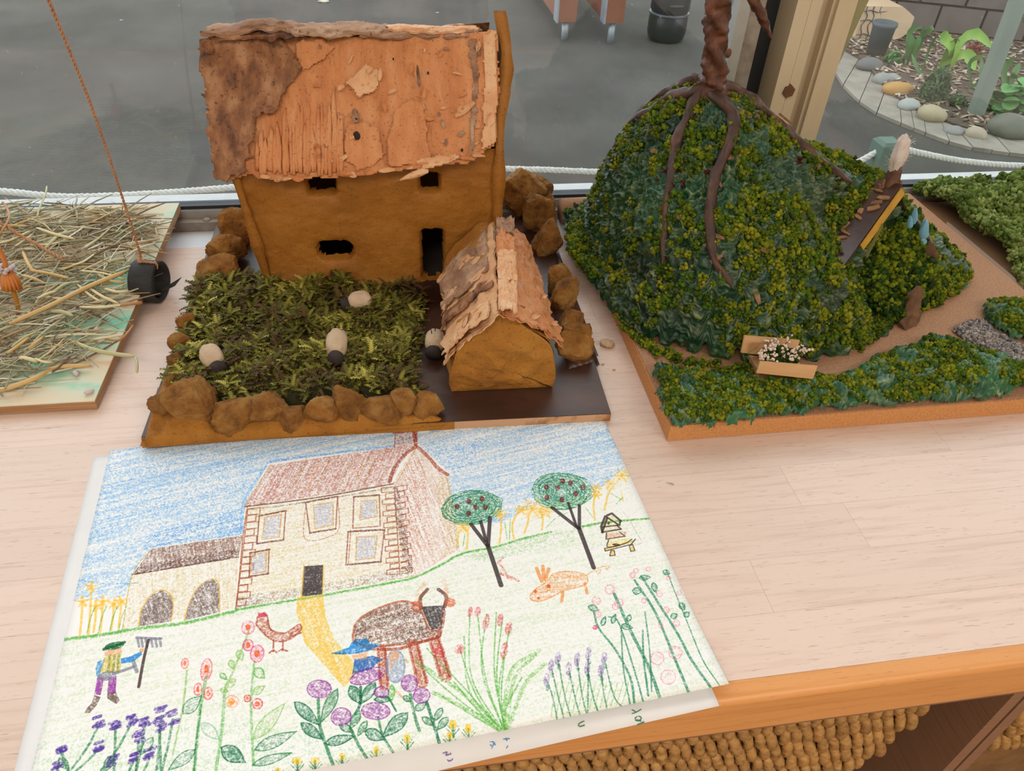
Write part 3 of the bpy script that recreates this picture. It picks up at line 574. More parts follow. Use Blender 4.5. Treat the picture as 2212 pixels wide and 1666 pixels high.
ns, nz = 190, 124; S0, Z1 = -.152, .158
sg = np.linspace(0, 1, ns); zg = np.linspace(BZ - .001, Z1, nz); SS, ZZ = np.meshgrid(sg, zg); zf = np.clip((ZZ - BZ)/.13, 0, 1.3)
left_e = -.1335 - .016*zf; right_e = .1150 - .004*zf; s = left_e + (right_e - left_e)*SS; z = np.minimum(ZZ, BZ + (ZZ - BZ)*((.1405 + .0165*SS) - BZ)/(Z1 - BZ))
sdf = np.full(s.shape, 9.)
for cx, cz, hw, hh, rd in rects:
    r = min(hw, hh)*rd; qx, qz = np.abs(s - cx) - hw + r, np.abs(z - cz) - hh + r
    d = np.hypot(np.maximum(qx, 0), np.maximum(qz, 0)) + np.minimum(np.maximum(qx, qz), 0) - r; d = d + .0006*vn(np.column_stack([s.ravel()*300, z.ravel()*300, np.zeros(s.size)])).reshape(s.shape); sdf = np.minimum(sdf, d)
pn = np.column_stack([s.ravel()*30, z.ravel()*30, np.full(s.size, 2.)]); bmp = (fbm(pn*.8, 3)*.0018 + fbm(pn*4, 3, 5)*.0005).reshape(s.shape)
t = -bmp - .005*np.exp(-(ZZ - BZ)/.012) + .0045*np.exp(-np.maximum(sdf, 0)/.0055) + np.where(sdf < .0032, .010*np.clip((.0032 - sdf)/.0026, 0, 1.3), 0)
edge = np.minimum(SS, 1 - SS)*.25; t = t + np.where(edge < .010, .010*(1 - np.sqrt(np.clip(1 - (1 - edge/.010)**2, 0, 1))), 0)
V = np.array([hp(a, b, c) for a, b, c in zip(s.ravel(), t.ravel(), z.ravel())]); g = grid(ns, nz); keep = (sdf.ravel()[g] > .0).all(1)
u, inv = np.unique(g[keep], return_inverse=True); build('front_wall', V[u], inv.reshape(-1, 4), m_ochrew, ct, True)
# inner shell, side walls and gables
HD = .150
m_in = mat('dark_interior', (40, 30, 24), (56, 42, 32), scale=30, rough=.95)
B().box(-.13, .105, 0, .002, 0, 0).add([], []) if False else None
def slab(pts_sz, t0, t1, name, m, parent, sub=None):
    b = B(); b.prism([hp(a, t0, z) for a, z in pts_sz], hn*(t1 - t0)); return b.out(name, m, parent)
slab([(-.135, BZ), (.11, BZ), (.104, .165), (-.150, .165)], HD - .006, HD, 'rear_wall', m_ochrew, ct)
def gable(sx, th, zr, ze, name, lean, m=m_ochrew, ext=0., amp=.002, bul=0.):
    nt, nzz = 46, 70; T = np.linspace(-.004 - ext, HD + ext, nt); V = []; 
    for side in (0, 1):
        for j in range(nzz):
            for i in range(nt):
                tt = T[i]; top = zr - abs(tt - HD*.5)/(HD*.5)*(zr - ze); top = top + (.003*math.sin(i*.9) if bul else 0)
                z_ = BZ + (top - BZ)*j/(nzz - 1); x = sx + side*th + lean*(z_ - BZ) + bul*min(1, max(0, (z_ - .165)/.05))**1.5 - (bul*.6)*max(0, (z_ - .235)/.03)
                V.append((x, tt, z_))
    V = np.array(V); sgn = np.where(np.arange(len(V)) < nt*nzz, -1, 1); nn = fbm(V*[0, 32, 32] + [sx*50, 0, 0], 4, 3); V[:, 0] += sgn*amp*nn
    Vw = np.array([hp(*v) for v in V]); g = [tuple(f) for f in grid(nt, nzz)]; o = nt*nzz; Fc = [f[::-1] for f in g] + [tuple(k + o for k in f) for f in g]
    ring = [i for i in range(nt)] + [j*nt + nt - 1 for j in range(1, nzz)] + [(nzz - 1)*nt + i for i in range(nt - 2, -1, -1)] + [j*nt for j in range(nzz - 2, 0, -1)]
    Fc += [(ring[k], ring[(k + 1) % len(ring)], ring[(k + 1) % len(ring)] + o, ring[k] + o) for k in range(len(ring))]
    return build(name, Vw, Fc, m, ct, True)
gable(-.1345, .008, .213, .15, 'end_wall', -.10)
gable(.1025, .010, .2585, .160, 'end_wall', .0, amp=.002, bul=.010)
# floor strip and debris inside the doorway
slab([(-.12, BZ - .0005), (.10, BZ - .0005), (.10, BZ + .0006), (-.12, BZ + .0006)], .012, HD - .008, 'floor_inside', m_in, ct)
# ---- bark roof: front sheet
m_bark = mat('orange_paperbark', (186, 110, 60), (212, 138, 84), (224, 160, 110), scale=30, stretch=(2.2, 1, .3), detail=9, rough=.6, bump=.8, bscale=120, bdist=.003, specks=.55, sscale=420, scol=(104, 58, 34))
m_barkd = mat('mottled_dark_paperbark', (88, 56, 38), (150, 98, 62), (186, 136, 98), scale=42, stretch=(1.4, 1, .55), detail=10, rough=.75, bump=.9, bscale=170, bdist=.003, contrast=.16, specks=.7, sscale=260, scol=(58, 36, 24))
m_barkg = mat('grey_weathered_bark', (112, 80, 62), (170, 126, 96), (206, 174, 146), scale=34, stretch=(.4, 1, 2), detail=9, rough=.8, bump=1., bscale=160, bdist=.003, specks=.5, sscale=240)
m_barkl = mat('pale_peeling_bark', (204, 142, 96), (220, 166, 120), (230, 188, 146), scale=40, detail=8, rough=.6, bump=.7, bscale=150, bdist=.002, specks=.5, sscale=330, scol=(130, 80, 50))
TE, TR_ = -.016, .073          # eave and ridge depth into the house
NE = np.array([0, 0, 0])
def roof_uv(px, py):    # photo pixel -> world point on the sloping roof plane
    return PL(px, py, RP, RN)
pe0, pe1 = hp(-.15, TE, .1275), hp(.10, TE, .1500); pr0 = hp(-.155, TR_, .2385); RP = (pe0 + pe1)/2
pr1 = hp(.10, TR_, .2505); RN = np.cross(pe1 - pe0, (pr0 + pr1)/2 - RP); RN /= np.linalg.norm(RN)
if RN[2] < 0: RN = -RN
def sheet(poly_px, name, m, lift=0., thick=.0012, res=.0016, parent=None, amp=.0022, jag=.0022, seed=0, fib=True, curl=0., plane=None, sag=0.0):
    pp, nn = plane or (RP, RN)
    pw = np.array([PL(x, y, pp, nn) for x, y in poly_px]); e1 = hd.copy() if plane is None else np.array(plane_e1[tuple(np.round(nn, 4))]); e1 = e1 - nn*np.dot(e1, nn); e1 /= np.linalg.norm(e1); e2 = np.cross(nn, e1)
    uv = np.column_stack([(pw - pp)@e1, (pw - pp)@e2]); lo, hi = uv.min(0) - .004, uv.max(0) + .004
    us, vs = np.arange(lo[0], hi[0], res), np.arange(lo[1], hi[1], res); U, Vv = np.meshgrid(us, vs); p = np.column_stack([U.ravel(), Vv.ravel()])
    jn = np.column_stack([fbm(np.column_stack([p*120, np.full(len(p), seed + .5)]), 4, seed), fbm(np.column_stack([p*120, np.full(len(p), seed + 9.5)]), 4, seed + 4)])
    pj = p + jn*jag; inside = inpoly(pj, uv); d = pdist(pj, uv)*np.where(inside, 1, -1)
    pn = np.column_stack([p, np.full(len(p), seed*1.3)])
    z = fbm(pn*[22, 16, 1], 3, seed)*amp + fbm(pn*[170, 28, 1], 2, seed + 2)*(amp*.45 if fib else amp*.15) + lift + sag
    # torn inner layers: shallow steps
    w1, w2, wid = worley(pn*[34, 22, 1], seed + 7); z = z + (wid - .5)*.0022*np.clip((w2 - w1)/.10, 0, 1)
    z = z + curl*np.exp(-np.clip(d, 0, 1)/.006)*(.5 + vn(pn*[60, 60, 1], seed + 3))
    top = pp + p[:, :1]*e1 + p[:, 1:]*e2 + z[:, None]*nn; bot = top - nn*thick
    g = grid(len(us), len(vs)); keep = inside[g].all(1); fk = g[keep]
    # boundary edges
    E = {}
    for f in fk:
        for k in range(4):
            a, b = f[k], f[(k + 1) % 4]; key = (min(a, b), max(a, b)); E[key] = None if key in E else (a, b)
    n = len(p); side = np.array([(b, a, a + n, b + n) for v in E.values() if v is not None for a, b in [v]])
    allf = np.vstack([fk, fk[:, ::-1] + n, side]); V = np.vstack([top, bot]); u, inv = np.unique(allf, return_inverse=True)
    return build(name, V[u], inv.reshape(-1, 4), m, parent or ct, True)
plane_e1 = {}
sheet([(432, 88), (470, 78), (640, 72), (850, 72), (1035, 70), (1072, 62), (1080, 100), (1078, 200), (1077, 260), (1072, 315), (1050, 325), (1030, 342), (1000, 355), (940, 362), (880, 368), (830, 374), (760, 381), (700, 386), (640, 389), (560, 388), (545, 380), (505, 388), (488, 396), (476, 388), (466, 392), (452, 300), (440, 190)], 'bark_roof', m_bark, seed=1)
sheet([(428, 86), (470, 80), (600, 82), (622, 98), (640, 118), (655, 152), (648, 172), (628, 190), (612, 212), (606, 240), (588, 252), (570, 250), (560, 270), (556, 300), (546, 320), (548, 345), (530, 352), (540, 372), (520, 390), (505, 384), (490, 398), (476, 390), (464, 394), (452, 300), (440, 190)], 'bark_flap', m_barkd, lift=.0032, seed=2, curl=.004, jag=.003)
for k, (poly, m_, lf, cu) in enumerate([
    ([(1008, 90), (1032, 86), (1036, 200), (1028, 300), (1020, 340), (1010, 345), (1016, 250), (1020, 160)], m_barkg, .0022, .002),
    ([(1040, 80), (1072, 68), (1074, 200), (1070, 310), (1052, 322), (1038, 330), (1042, 250), (1046, 150)], m_barkl, .0028, .003),
    ([(752, 270), (790, 262), (822, 275), (828, 340), (810, 362), (770, 372), (745, 350), (742, 310)], m_bark, .0022, .0025),
    ([(885, 215), (920, 220), (925, 300), (935, 355), (890, 362), (838, 360), (836, 300), (850, 240)], m_bark, .0020, .002),
    ([(650, 160), (700, 130), (730, 100), (700, 85), (640, 90), (640, 120)], m_bark, .002, .002),
    ([(745, 175), (790, 140), (822, 150), (815, 200), (775, 215)], m_barkl, .0016, .002),
    ([(895, 345), (945, 340), (985, 330), (1000, 342), (960, 362), (900, 372)], m_barkl, .0024, .003)]):
    sheet(poly, 'bark_layer', m_, lift=lf, seed=5 + k, curl=cu, jag=.0018, thick=.0008)
# fibrous strips, curls and the knot hole
bb = B()
for i in range(30):
    x = 558 + i*6.2 + random.uniform(-3, 3); y0 = 285 - i*2.5 + random.uniform(-40, 40); y1 = 382 - random.random()*14
    pts = [roof_uv(x + random.uniform(-2, 2), y) + RN*.0010 for y in np.linspace(y0, y1, 7)]; bb.tube(pts, np.array([.2, .8, 1.1, 1, 1.1, 1., .6])*random.uniform(.0014, .0030), 6)
bb.out('bark_fibres', m_bark, ct, True, kind='stuff')
def curlflake(px, py, w, h, ang, m, lift=.003, parent=ct, P0=None, N0=None, name='bark_curl'):
    c = roof_uv(px, py) if P0 is None else P0; nn = RN if N0 is None else N0; s = 1/ppm(c); e1 = hd - nn*np.dot(hd, nn); e1 /= np.linalg.norm(e1); e2 = np.cross(nn, e1); ca, sa = math.cos(ang), math.sin(ang); a1, a2 = e1*ca + e2*sa, -e1*sa + e2*ca
    nu, nv = 9, 6; V = []
    for j in range(nv):
        for i in range(nu):
            u, v = i/(nu - 1)*2 - 1, j/(nv - 1)*2 - 1; taper = 1 - .55*u*u; V.append(c + a1*u*w*s/2 + a2*v*h*s/2*taper + nn*(lift + (v*v)*h*s*.35 + .0008*math.sin(3*u + px)))
    build(name, V, grid(nu, nv), m, parent, True)
for a in [(1005, 240, 52, 14, .6, m_barkl), (1060, 262, 30, 18, 1.2, m_barkl), (822, 165, 26, 9, 1.4, m_barkl), (960, 345, 44, 14, .2, m_barkl), (770, 255, 14, 30, .1, m_barkg), (905, 175, 7, 50, .05, m_barkg), (800, 155, 18, 10, .9, m_barkl), (850, 200, 22, 8, .4, m_barkl), (455, 110, 20, 30, .3, m_barkd), (690, 330, 10, 34, .1, m_bark), (742, 345, 26, 10, .5, m_barkl)]: curlflake(*a)
rf = np.random.default_rng(77)
for i in range(34):
    x, y = rf.uniform(660, 1040), rf.uniform(95, 350); curlflake(x, y, rf.uniform(8, 26), rf.uniform(4, 11), rf.uniform(-.4, 1.9), [m_barkl, m_bark, m_barkg, m_barkl][i % 4], .0022)
for i in range(14):
    x = rf.uniform(470, 1050); curlflake(x, 384 - max(0, x - 700)*.13 + rf.uniform(-4, 6), rf.uniform(14, 40), rf.uniform(6, 14), rf.uniform(-.3, .3), [m_barkl, m_bark][i % 2], .002)
c = roof_uv(771, 297); v, f = ICO[2]; build('knot_hole', v*[.0035, .003, .0055] + c + RN*.0012, f, m_in, ct, True)
for x, y, r in ((998, 326, .0012), (560, 150, .001), (850, 130, .0008), (925, 160, .001), (770, 262, .0015)): build('knot_hole', v*[r, r, r*1.5] + roof_uv(x, y) + RN*.0026, f, m_in, ct, True)
# hanging curl below the eave
tt_ = hp(*([hs(900, 385, TE)[0], TE - .004, hs(900, 380, TE)[1]])); V = []
for j in range(5):
    for i in range(12):
        u, v_ = i/11, j/4*2 - 1; x = 925 - 75*u; y = 366 + 22*u + v_*9*math.sin(math.pi*min(u*1.1 + .12, 1)); s_, z_ = hs(x, y, TE); V.append(hp(s_, TE - .003 - .004*(1 - v_*v_), z_))
build('bark_curl', V, grid(12, 5), m_barkl, ct, True)
# rear slope and ridge bark
b0, b1 = hp(-.158, HD + .016, .135), hp(.103, HD + .016, .150); r0, r1 = hp(-.160, TR_ + .002, .236), hp(.103, TR_ + .002, .249)
nu, nv = 40, 14; V = []
for j in range(nv):
    for i in range(nu): a, b = i/(nu - 1), j/(nv - 1); V.append((r0*(1 - a) + r1*a)*(1 - b) + (b0*(1 - a) + b1*a)*b)
V = np.array(V); V[:, 2] += fbm(V*40, 3)*.002; build('rear_bark_roof', np.vstack([V, V - [0, 0, .0015]]), np.vstack([grid(nu, nv)[:, ::-1], grid(nu, nv) + nu*nv]), m_barkd, ct, True)
def ridge_piece(pxs, r, m, seed, fl=.55):
    p = smooth_path([PL(x, y, H0 + hn*TR_, hn) for x, y in pxs], 46); k = 14; V = []
    for i in range(len(p)):
        for j in range(k):
            a = -.25 + j/(k - 1)*(math.pi*1.08); e = min(i, len(p) - 1 - i)/6.; rr = r*(1 + .35*fbm(np.array([[i*.22 + seed*9, j*.45, seed]]), 3)[0])*(.75 + .25*min(e, 1))
            V.append(p[i] + hn*math.cos(a)*rr*1.5*-1 + np.array([0, 0, 1])*(math.sin(a)*rr*fl - r*.15) + hd*(.004*fbm(np.array([[j*.8, seed, 1.]]), 2)[0]*(1 if e < .5 else 0)))
    V = np.array(V); g = np.array([(i*k + j, (i + 1)*k + j, (i + 1)*k + j + 1, i*k + j + 1) for i in range(len(p) - 1) for j in range(k - 1)]); n = len(V)
    build('ridge_bark', np.vstack([V, V - [0, 0, .0012]]), np.vstack([g, g[:, ::-1] + n]), m, ct, True)
ridge_piece([(443, 66), (500, 62), (560, 50), (620, 56), (658, 60)], .0085, m_barkg, 1)
ridge_piece([(470, 72), (540, 70), (600, 66), (655, 64)], .010, m_barkd, 2, .4)
ridge_piece([(648, 62), (720, 62), (790, 62), (850, 66)], .009, m_barkg, 3)
ridge_piece([(780, 66), (850, 68), (920, 68), (980, 66), (1034, 64)], .0075, m_barkg, 4)
ridge_piece([(835, 58), (900, 60), (960, 62), (1030, 60)], .0055, m_barkl, 5)
# ---- the barn
bn0 = P(1082, 846, BZ); bd1 = hd; bnn = hn
ba = thing('barn', tuple(P(1085, 700, BZ)), 'small ochre clay barn with a peeling bark gable roof', 'model barn')
def bp(s, t, z): return bn0 + bd1*s + bnn*t + np.array([0, 0, z - BZ])
LBn = .165; nu, nv = 46, 34
def barn_wall():
    outl = [(-.0440, 0), (-.0465, .012), (-.0430, .030), (-.0385, .047), (-.022, .066), (-.002, .083), (.020, .068), (.041, .050), (.047, .030), (.0495, .012), (.0475, 0)]
    top = smooth_path([(a, 0, b) for a, b in outl], 70); k = len(top); nt = 40; V = []; Fc = []
    for j in range(nt):
        t = (LBn - .004)*j/(nt - 1) + .003
        for a, _, z in top: V.append((a, t, BZ + z))
    V = np.array(V); d = fbm(V*[60, 60, 60], 4, 9); V[:, 0] += np.sign(V[:, 0])*d*.0016; V[:, 2] += np.abs(d)*.0008
    Vw = [bp(*v) for v in V]; Fc += [(j*k + i, (j + 1)*k + i, (j + 1)*k + i + 1, j*k + i + 1) for j in range(nt - 1) for i in range(k - 1)]
    # front face as dense grid inside the outline
    n0 = len(Vw); m_ = 26
    loop = list(top) + [(top[-1][0]*(1 - q) + top[0][0]*q, 0, .0002) for q in np.linspace(0, 1, 24)]; kk = len(loop)
    for i in range(kk):
        a, _, z = loop[i]
        for r in range(m_):
            f = r/(m_ - 1); x = a*f + 0*(1 - f); zz = z*f + .03*(1 - f); bulge = .010*(1 - f*f)**.6
            nn_ = fbm(np.array([[x*60, zz*60, 3.]]), 5, 21)[0]; Vw.append(bp(x, .003 - bulge*.5 - .0036*nn_*(1 - f**6), BZ + zz))
    for i in range(kk - 1):
        for r in range(m_ - 1): Fc.append((n0 + i*m_ + r, n0 + i*m_ + r + 1, n0 + (i + 1)*m_ + r + 1, n0 + (i + 1)*m_ + r))
    n1 = len(Vw); Vw.append(bp(0, LBn, BZ + .04)); base = (nt - 1)*k
    Fc += [(base + i, n1, base + i + 1) for i in range(k - 1)]
    build('barn_walls', Vw, Fc, m_ochre, ba, True)
barn_wall()
def barn_roof(fa, fe, be, bk, name, m, seed, lift=0., sagn=.0025, cut=None, jag=.0035, u0=0., u1=1., v0=0., v1=1., thick=.0016):
    """front apex, front eave, back eave, back apex"""
    fa, fe, be, bk = map(np.asarray, (fa, fe, be, bk)); nu, nv = 90, 60; V = []; nrm = np.cross(fe - fa, bk - fa); nrm /= np.linalg.norm(nrm); nrm = nrm*(1 if nrm[2] > 0 else -1)
    uu, vv = np.meshgrid(np.linspace(u0, u1, nu), np.linspace(v0, v1, nv)); uu, vv = uu.ravel(), vv.ravel()     # u front->back, v apex->eave
    eu = fbm(np.column_stack([vv*14, uu*0, uu*0 + seed]), 3, seed)*jag/.18; ev = fbm(np.column_stack([uu*16, uu*0, uu*0 + seed + 3]), 3, seed)*jag/.06
    u2 = uu + eu*((uu < u0 + .02) | (uu > u1 - .02)); v2 = vv + ev*(vv > v1 - .03)
    p = ((fa*(1 - v2)[:, None] + fe*v2[:, None])*(1 - u2)[:, None] + (bk*(1 - v2)[:, None] + be*v2[:, None])*u2[:, None])
    pn = np.column_stack([uu*3.2, vv*1.2, uu*0 + seed]); w1, w2, wid = worley(np.column_stack([uu*9, vv*3, uu*0 + seed*2.]), seed)
    z = lift + sagn*np.sin(math.pi*np.clip(vv, 0, 1)) + fbm(pn*3, 4, seed)*.0022 + (wid - .5)*.0015 + fbm(np.column_stack([uu*60, vv*4, uu*0]), 2, seed)*.0006
    T = p + z[:, None]*nrm; g = grid(nu, nv); n = len(T); bd_ = [i for i in range(nu)] + [j*nu + nu - 1 for j in range(1, nv)] + [(nv - 1)*nu + i for i in range(nu - 2, -1, -1)] + [j*nu for j in range(nv - 2, 0, -1)]
    sd = np.array([(bd_[i], bd_[(i + 1) % len(bd_)], bd_[(i + 1) % len(bd_)] + n, bd_[i] + n) for i in range(len(bd_))])
    return build(name, np.vstack([T, T - nrm*thick]), np.vstack([g, g[:, ::-1] + n, sd]), m, ba, True)
fa = bp(-.006, -.010, BZ + .0905); bkz = .0985
bk = P(1066, 482, bkz); fl_, bl_ = P(962, 783, .040), P(953, 596, .048); fr_, br_ = P(1213, 742, .049), P(1148, 530, .050)
barn_roof(fa, fl_, bl_, bk, 'bark_slope', m_barkl, 3)
barn_roof(fa + [.002, 0, .001], fr_, br_, bk + [.012, 0, 0], 'bark_slope', m_bark, 4, sagn=.003)
barn_roof(fa, fl_, bl_, bk, 'bark_layer', m_barkg, 6, lift=.0022, u0=.50, u1=1.0, v0=.1, v1=.98, thick=.001)
barn_roof(fa, fl_, bl_, bk, 'bark_layer', m_barkd, 7, lift=.0026, u0=.30, u1=.42, v0=.05, v1=1.0, thick=.001)
barn_roof(fa, fl_, bl_, bk, 'bark_layer', m_barkl, 8, lift=.0036, u0=.02, u1=.18, v0=.1, v1=.95, thick=.001, sagn=.003)
barn_roof(fa + [.002, 0, .001], fr_, br_, bk + [.012, 0, 0], 'bark_layer', m_bark, 9, lift=.0022, u0=.0, u1=.14, v0=.05, v1=1., thick=.001, sagn=.003)
for i, (u, w) in enumerate(((.02, .30), (.3, .3), (.58, .28), (.8, .2))):
    barn_roof(fa + [.0, 0, .004], fa + [.016, 0, .0015], bk + [.020, 0, .003], bk + [.002, 0, .004], 'ridge_bark', [m_barkl, m_barkl, m_bark, m_barkg][i], 12 + i, u0=u, u1=u + w, sagn=.002, jag=.0014, thick=.001, lift=.0012*(i % 2))
for u, v_, w, h, a_, m_ in ((.12, .45, 40, 22, .8, m_barkd), (.08, .25, 22, 12, .3, m_barkl), (.05, .65, 30, 14, 1.3, m_barkl)):
    c = (fa*(1 - v_) + fl_*v_)*(1 - u) + (bk*(1 - v_) + bl_*v_)*u; nrm = np.cross(bk - fa, fl_ - fa); nrm /= np.linalg.norm(nrm); nrm = nrm*(1 if nrm[2] > 0 else -1); curlflake(0, 0, w, h, a_, m_, .0055, ba, c, nrm)
for u, v_, w, h, a_ in ((.55, .30, 26, 9, .5), (.35, .8, 30, 8, 1.0), (.08, .5, 50, 12, .9), (.1, .85, 34, 12, .7)):
    c = (fa*(1 - v_) + fr_*v_)*(1 - u) + (bk*(1 - v_) + br_*v_)*u; nrm = np.cross(bk - fa, fr_ - fa); nrm /= np.linalg.norm(nrm); nrm = nrm*(1 if nrm[2] > 0 else -1); curlflake(0, 0, w, h, a_, m_barkl, .0055, ba, c, nrm)
# ---- moss lawn
mp_px = [(425, 606), (470, 598), (560, 596), (600, 600), (700, 604), (800, 610), (880, 618), (915, 630), (905, 720), (892, 770), (898, 820), (905, 848), (850, 858), (760, 858), (650, 862), (560, 866), (480, 872), (400, 850), (368, 838), (378, 790), (400, 720), (412, 660)]
mpoly = np.array([P(x, y, BZ + .006)[:2] for x, y in mp_px])
m_moss = mat('moss_fronds', (0, 0, 0), vcol=True, rough=.75, spec=.25)
xs, ys = np.arange(*mpoly[:, 0][[mpoly[:, 0].argmin(), mpoly[:, 0].argmax()]], .003), np.arange(mpoly[:, 1].min(), mpoly[:, 1].max(), .003)
X, Y = np.meshgrid(xs, ys); p = np.column_stack([X.ravel(), Y.ravel()]); d = pdist(p, mpoly)*np.where(inpoly(p, mpoly), 1, -1)
def mossh(p, d): return .005 + .009*fbm(np.column_stack([p*55, np.zeros(len(p))]), 3, 4) + .004*(1 - np.exp(-np.clip(d, 0, 1)/.012))
z = BZ + np.maximum(mossh(p, d), .0015)*np.clip(d/.004, 0, 1); g = grid(len(xs), len(ys)); keep = (d[g] > 0).any(1); u, inv = np.unique(g[keep], return_inverse=True)
ml = thing('moss_lawn', (float(p[:, 0].mean()), float(p[:, 1].mean()), BZ), 'patch of feathery green moss in front of the cottage', 'moss')
build('moss_mat', np.column_stack([p, z])[u], inv.reshape(-1, 4), mat('dark_moss_mat', (30, 30, 12), (48, 46, 20), (58, 44, 26), scale=50, rough=.95), ml, True)
def frond():   # curved stem with paired leaflets
    V = []; Fc = []; n = 7
    for i in range(n):
        t = i/(n - 1); c = np.array([.55*t*t, 0, t - .25*t*t]); tn = np.array([1.1*t, 0, 1 - .5*t]); tn /= np.linalg.norm(tn)
        for sgn in (-1, 1):
            L = .30*(1 - .45*t); a = c; tip = c + np.array([0, sgn*L, 0])*.8 + tn*L*.75; w = tn*.10; k = len(V); V += [a - w, a + w*1.2, tip, a + np.array([.06, sgn*L*.35, .0])]; Fc += [(k, k + 1, k + 2), (k, k + 3, k + 2)]
    k = len(V); V += [(0, .03, 0), (0, -.03, 0), (.55, 0, .75)]; Fc += [(k, k + 1, k + 2)]
    return np.array(V), np.array(Fc)
def plant_fronds(poly, n, zf, name, parent, lo=.006, hi=.0155, pal=None, tilt=.9):
    fv, ff = frond(); pts = rand_in(poly, n); d = pdist(pts, poly); az = RNG.uniform(0, 6.28, n); tl = RNG.uniform(.1, tilt, n)
    ca, sa, ct_, st_ = np.cos(az), np.sin(az), np.cos(tl), np.sin(tl); R = np.zeros((n, 3, 3)); R[:, 0, 0] = ca*ct_; R[:, 0, 1] = -sa; R[:, 0, 2] = ca*st_; R[:, 1, 0] = sa*ct_; R[:, 1, 1] = ca; R[:, 1, 2] = sa*st_; R[:, 2, 0] = -st_; R[:, 2, 2] = ct_
    k = RNG.random(n); patch = vn(np.column_stack([pts*70, np.zeros(n)]), 8)*.5 + .5; idx = np.clip((patch*.65 + k*.5)*len(pal) - .35, 0, len(pal) - 1).astype(int); C = pal[idx]*RNG.uniform(.75, 1.2, (n, 1))
    V, Fc, C = scatter(fv, ff, np.column_stack([pts, zf(pts, d)]), RNG.uniform(lo, hi, n), R, C); return build(name, V, Fc, m_moss, parent, col=C, kind='stuff')
palm = np.array([lin(c) for c in ((78, 52, 32), (84, 64, 30), (88, 82, 28), (108, 104, 34), (134, 126, 46), (170, 158, 76))])
plant_fronds(mpoly, 7000, lambda p, d: BZ + np.maximum(mossh(p, d), .001)*np.clip(d/.004, 0, 1) - .001, 'moss_fronds', ml, pal=palm)
# ---- sheep
m_wool = mat('cracked_cream_clay', (186, 158, 128), (212, 188, 162), scale=60, rough=.85, bump=.7, bscale=300, bdist=.0008)
m_face = mat('dark_brown_bark_face', (38, 28, 26), (60, 46, 42), scale=90, rough=.8, bump=.6)
def sheep(px, py, ang, label, L=.021, dark=False, z0=BZ + .007):
    p = P(px, py, z0 + .012); t = thing('model_sheep', (p[0], p[1], z0), label, 'model sheep', 'model sheep on the cottage board')
    f = np.array([math.cos(ang), math.sin(ang), -.12]); f /= np.linalg.norm(f); sd = np.cross(f, [0, 0, 1.]); sd /= np.linalg.norm(sd); up = np.cross(sd, f)
    v, fc = ICO[3]; w = np.sign(v)*np.abs(v)**np.array([.7, .95, .95]); w = w*(1 + .05*fbm(v*3 + px, 3)[:, None]); c = p + up*.001
    Vb = c + w[:, :1]*f*L*.62 + w[:, 1:2]*sd*.0096 + w[:, 2:]*up*.0098; build('body', Vb, fc, m_wool, t, True)
    # muzzle: hollow bark tube
    k = 14; pts = [c + f*(L*.50), c + f*(L*.62) - up*.0008, c + f*(L*.92) - up*.0018, c + f*(L*.92) - up*.0018, c + f*(L*.70) - up*.001]; V, Fq = tube(pts, [.0058, .0074, .0070, .0054, .0042], k, 0, True, .16, int(px)); build('muzzle', V, Fq, m_face, t, True)
    for a, b in ((.32, 1), (.32, -1), (-.34, 1), (-.34, -1)):
        q = c + f*L*a + sd*b*.0052 - up*.005; build('leg', *tube([q, q + [0, 0, -.006], (q[0] + b*.0005, q[1], z0 - .004)], [.0015, .0013, .0014], 6), m_face, t, True)
    return t, c, f, sd, up
sheep(458, 772, -1.15, 'cream clay sheep with open dark muzzle by the stone wall corner')
sheep(728, 744, -1.62, 'cream clay sheep with drooping dark muzzle in mid moss', .026)
t, c, f, sd, up = sheep(778, 652, 3.25, 'small tan sheep with twig tail lying near the cottage wall', .019)
B().tube([c - f*.009, c - f*.017 + up*.004], [.0012, .0004], 5).tube([c - f*.009 - up*.001, c - f*.02 + up*.0006], [.0009, .0004], 5).out('twig_tail', m_barkg, t)
t, c, f, sd, up = sheep(940, 738, -1.75, 'dark muzzled sheep tucked under the barn eave', .020, z0=BZ)
B().tube([c - f*.002 + up*.006, c - f*.006 + up*.014], [.0006, .0003], 5).tube([c + f*.002 + up*.006 + sd*.002, c - f*.003 + up*.013 + sd*.004], [.0006, .0003], 5).out('twig_ear', m_face, t)
# crumbs of clay
def chip(px, py, w, label, m, z=0., seed=0, name='clay_crumb'):
    p = P(px, py, z); s = w/ppm(p)/2; v, f = stone_mesh(2, seed=seed, rough=.45, freq=1.6); build(name, v*[s, s*.8, s*.5] + p + [0, 0, s*.36], f, m, label=label, cat='crumb', group='crumbs fallen on the shelf top')
chip(1311, 748, 30, 'flaky cream paint chip lying between the two boards', mat('cream_paint_flake', (206, 182, 150), (150, 110, 64), scale=70, rough=.8), seed=3)
chip(1302, 788, 7, 'tiny tan crumb beside the dark board edge', m_bare, seed=4)
chip(1326, 800, 6, 'tiny tan crumb near the cork board', m_bare, seed=5)
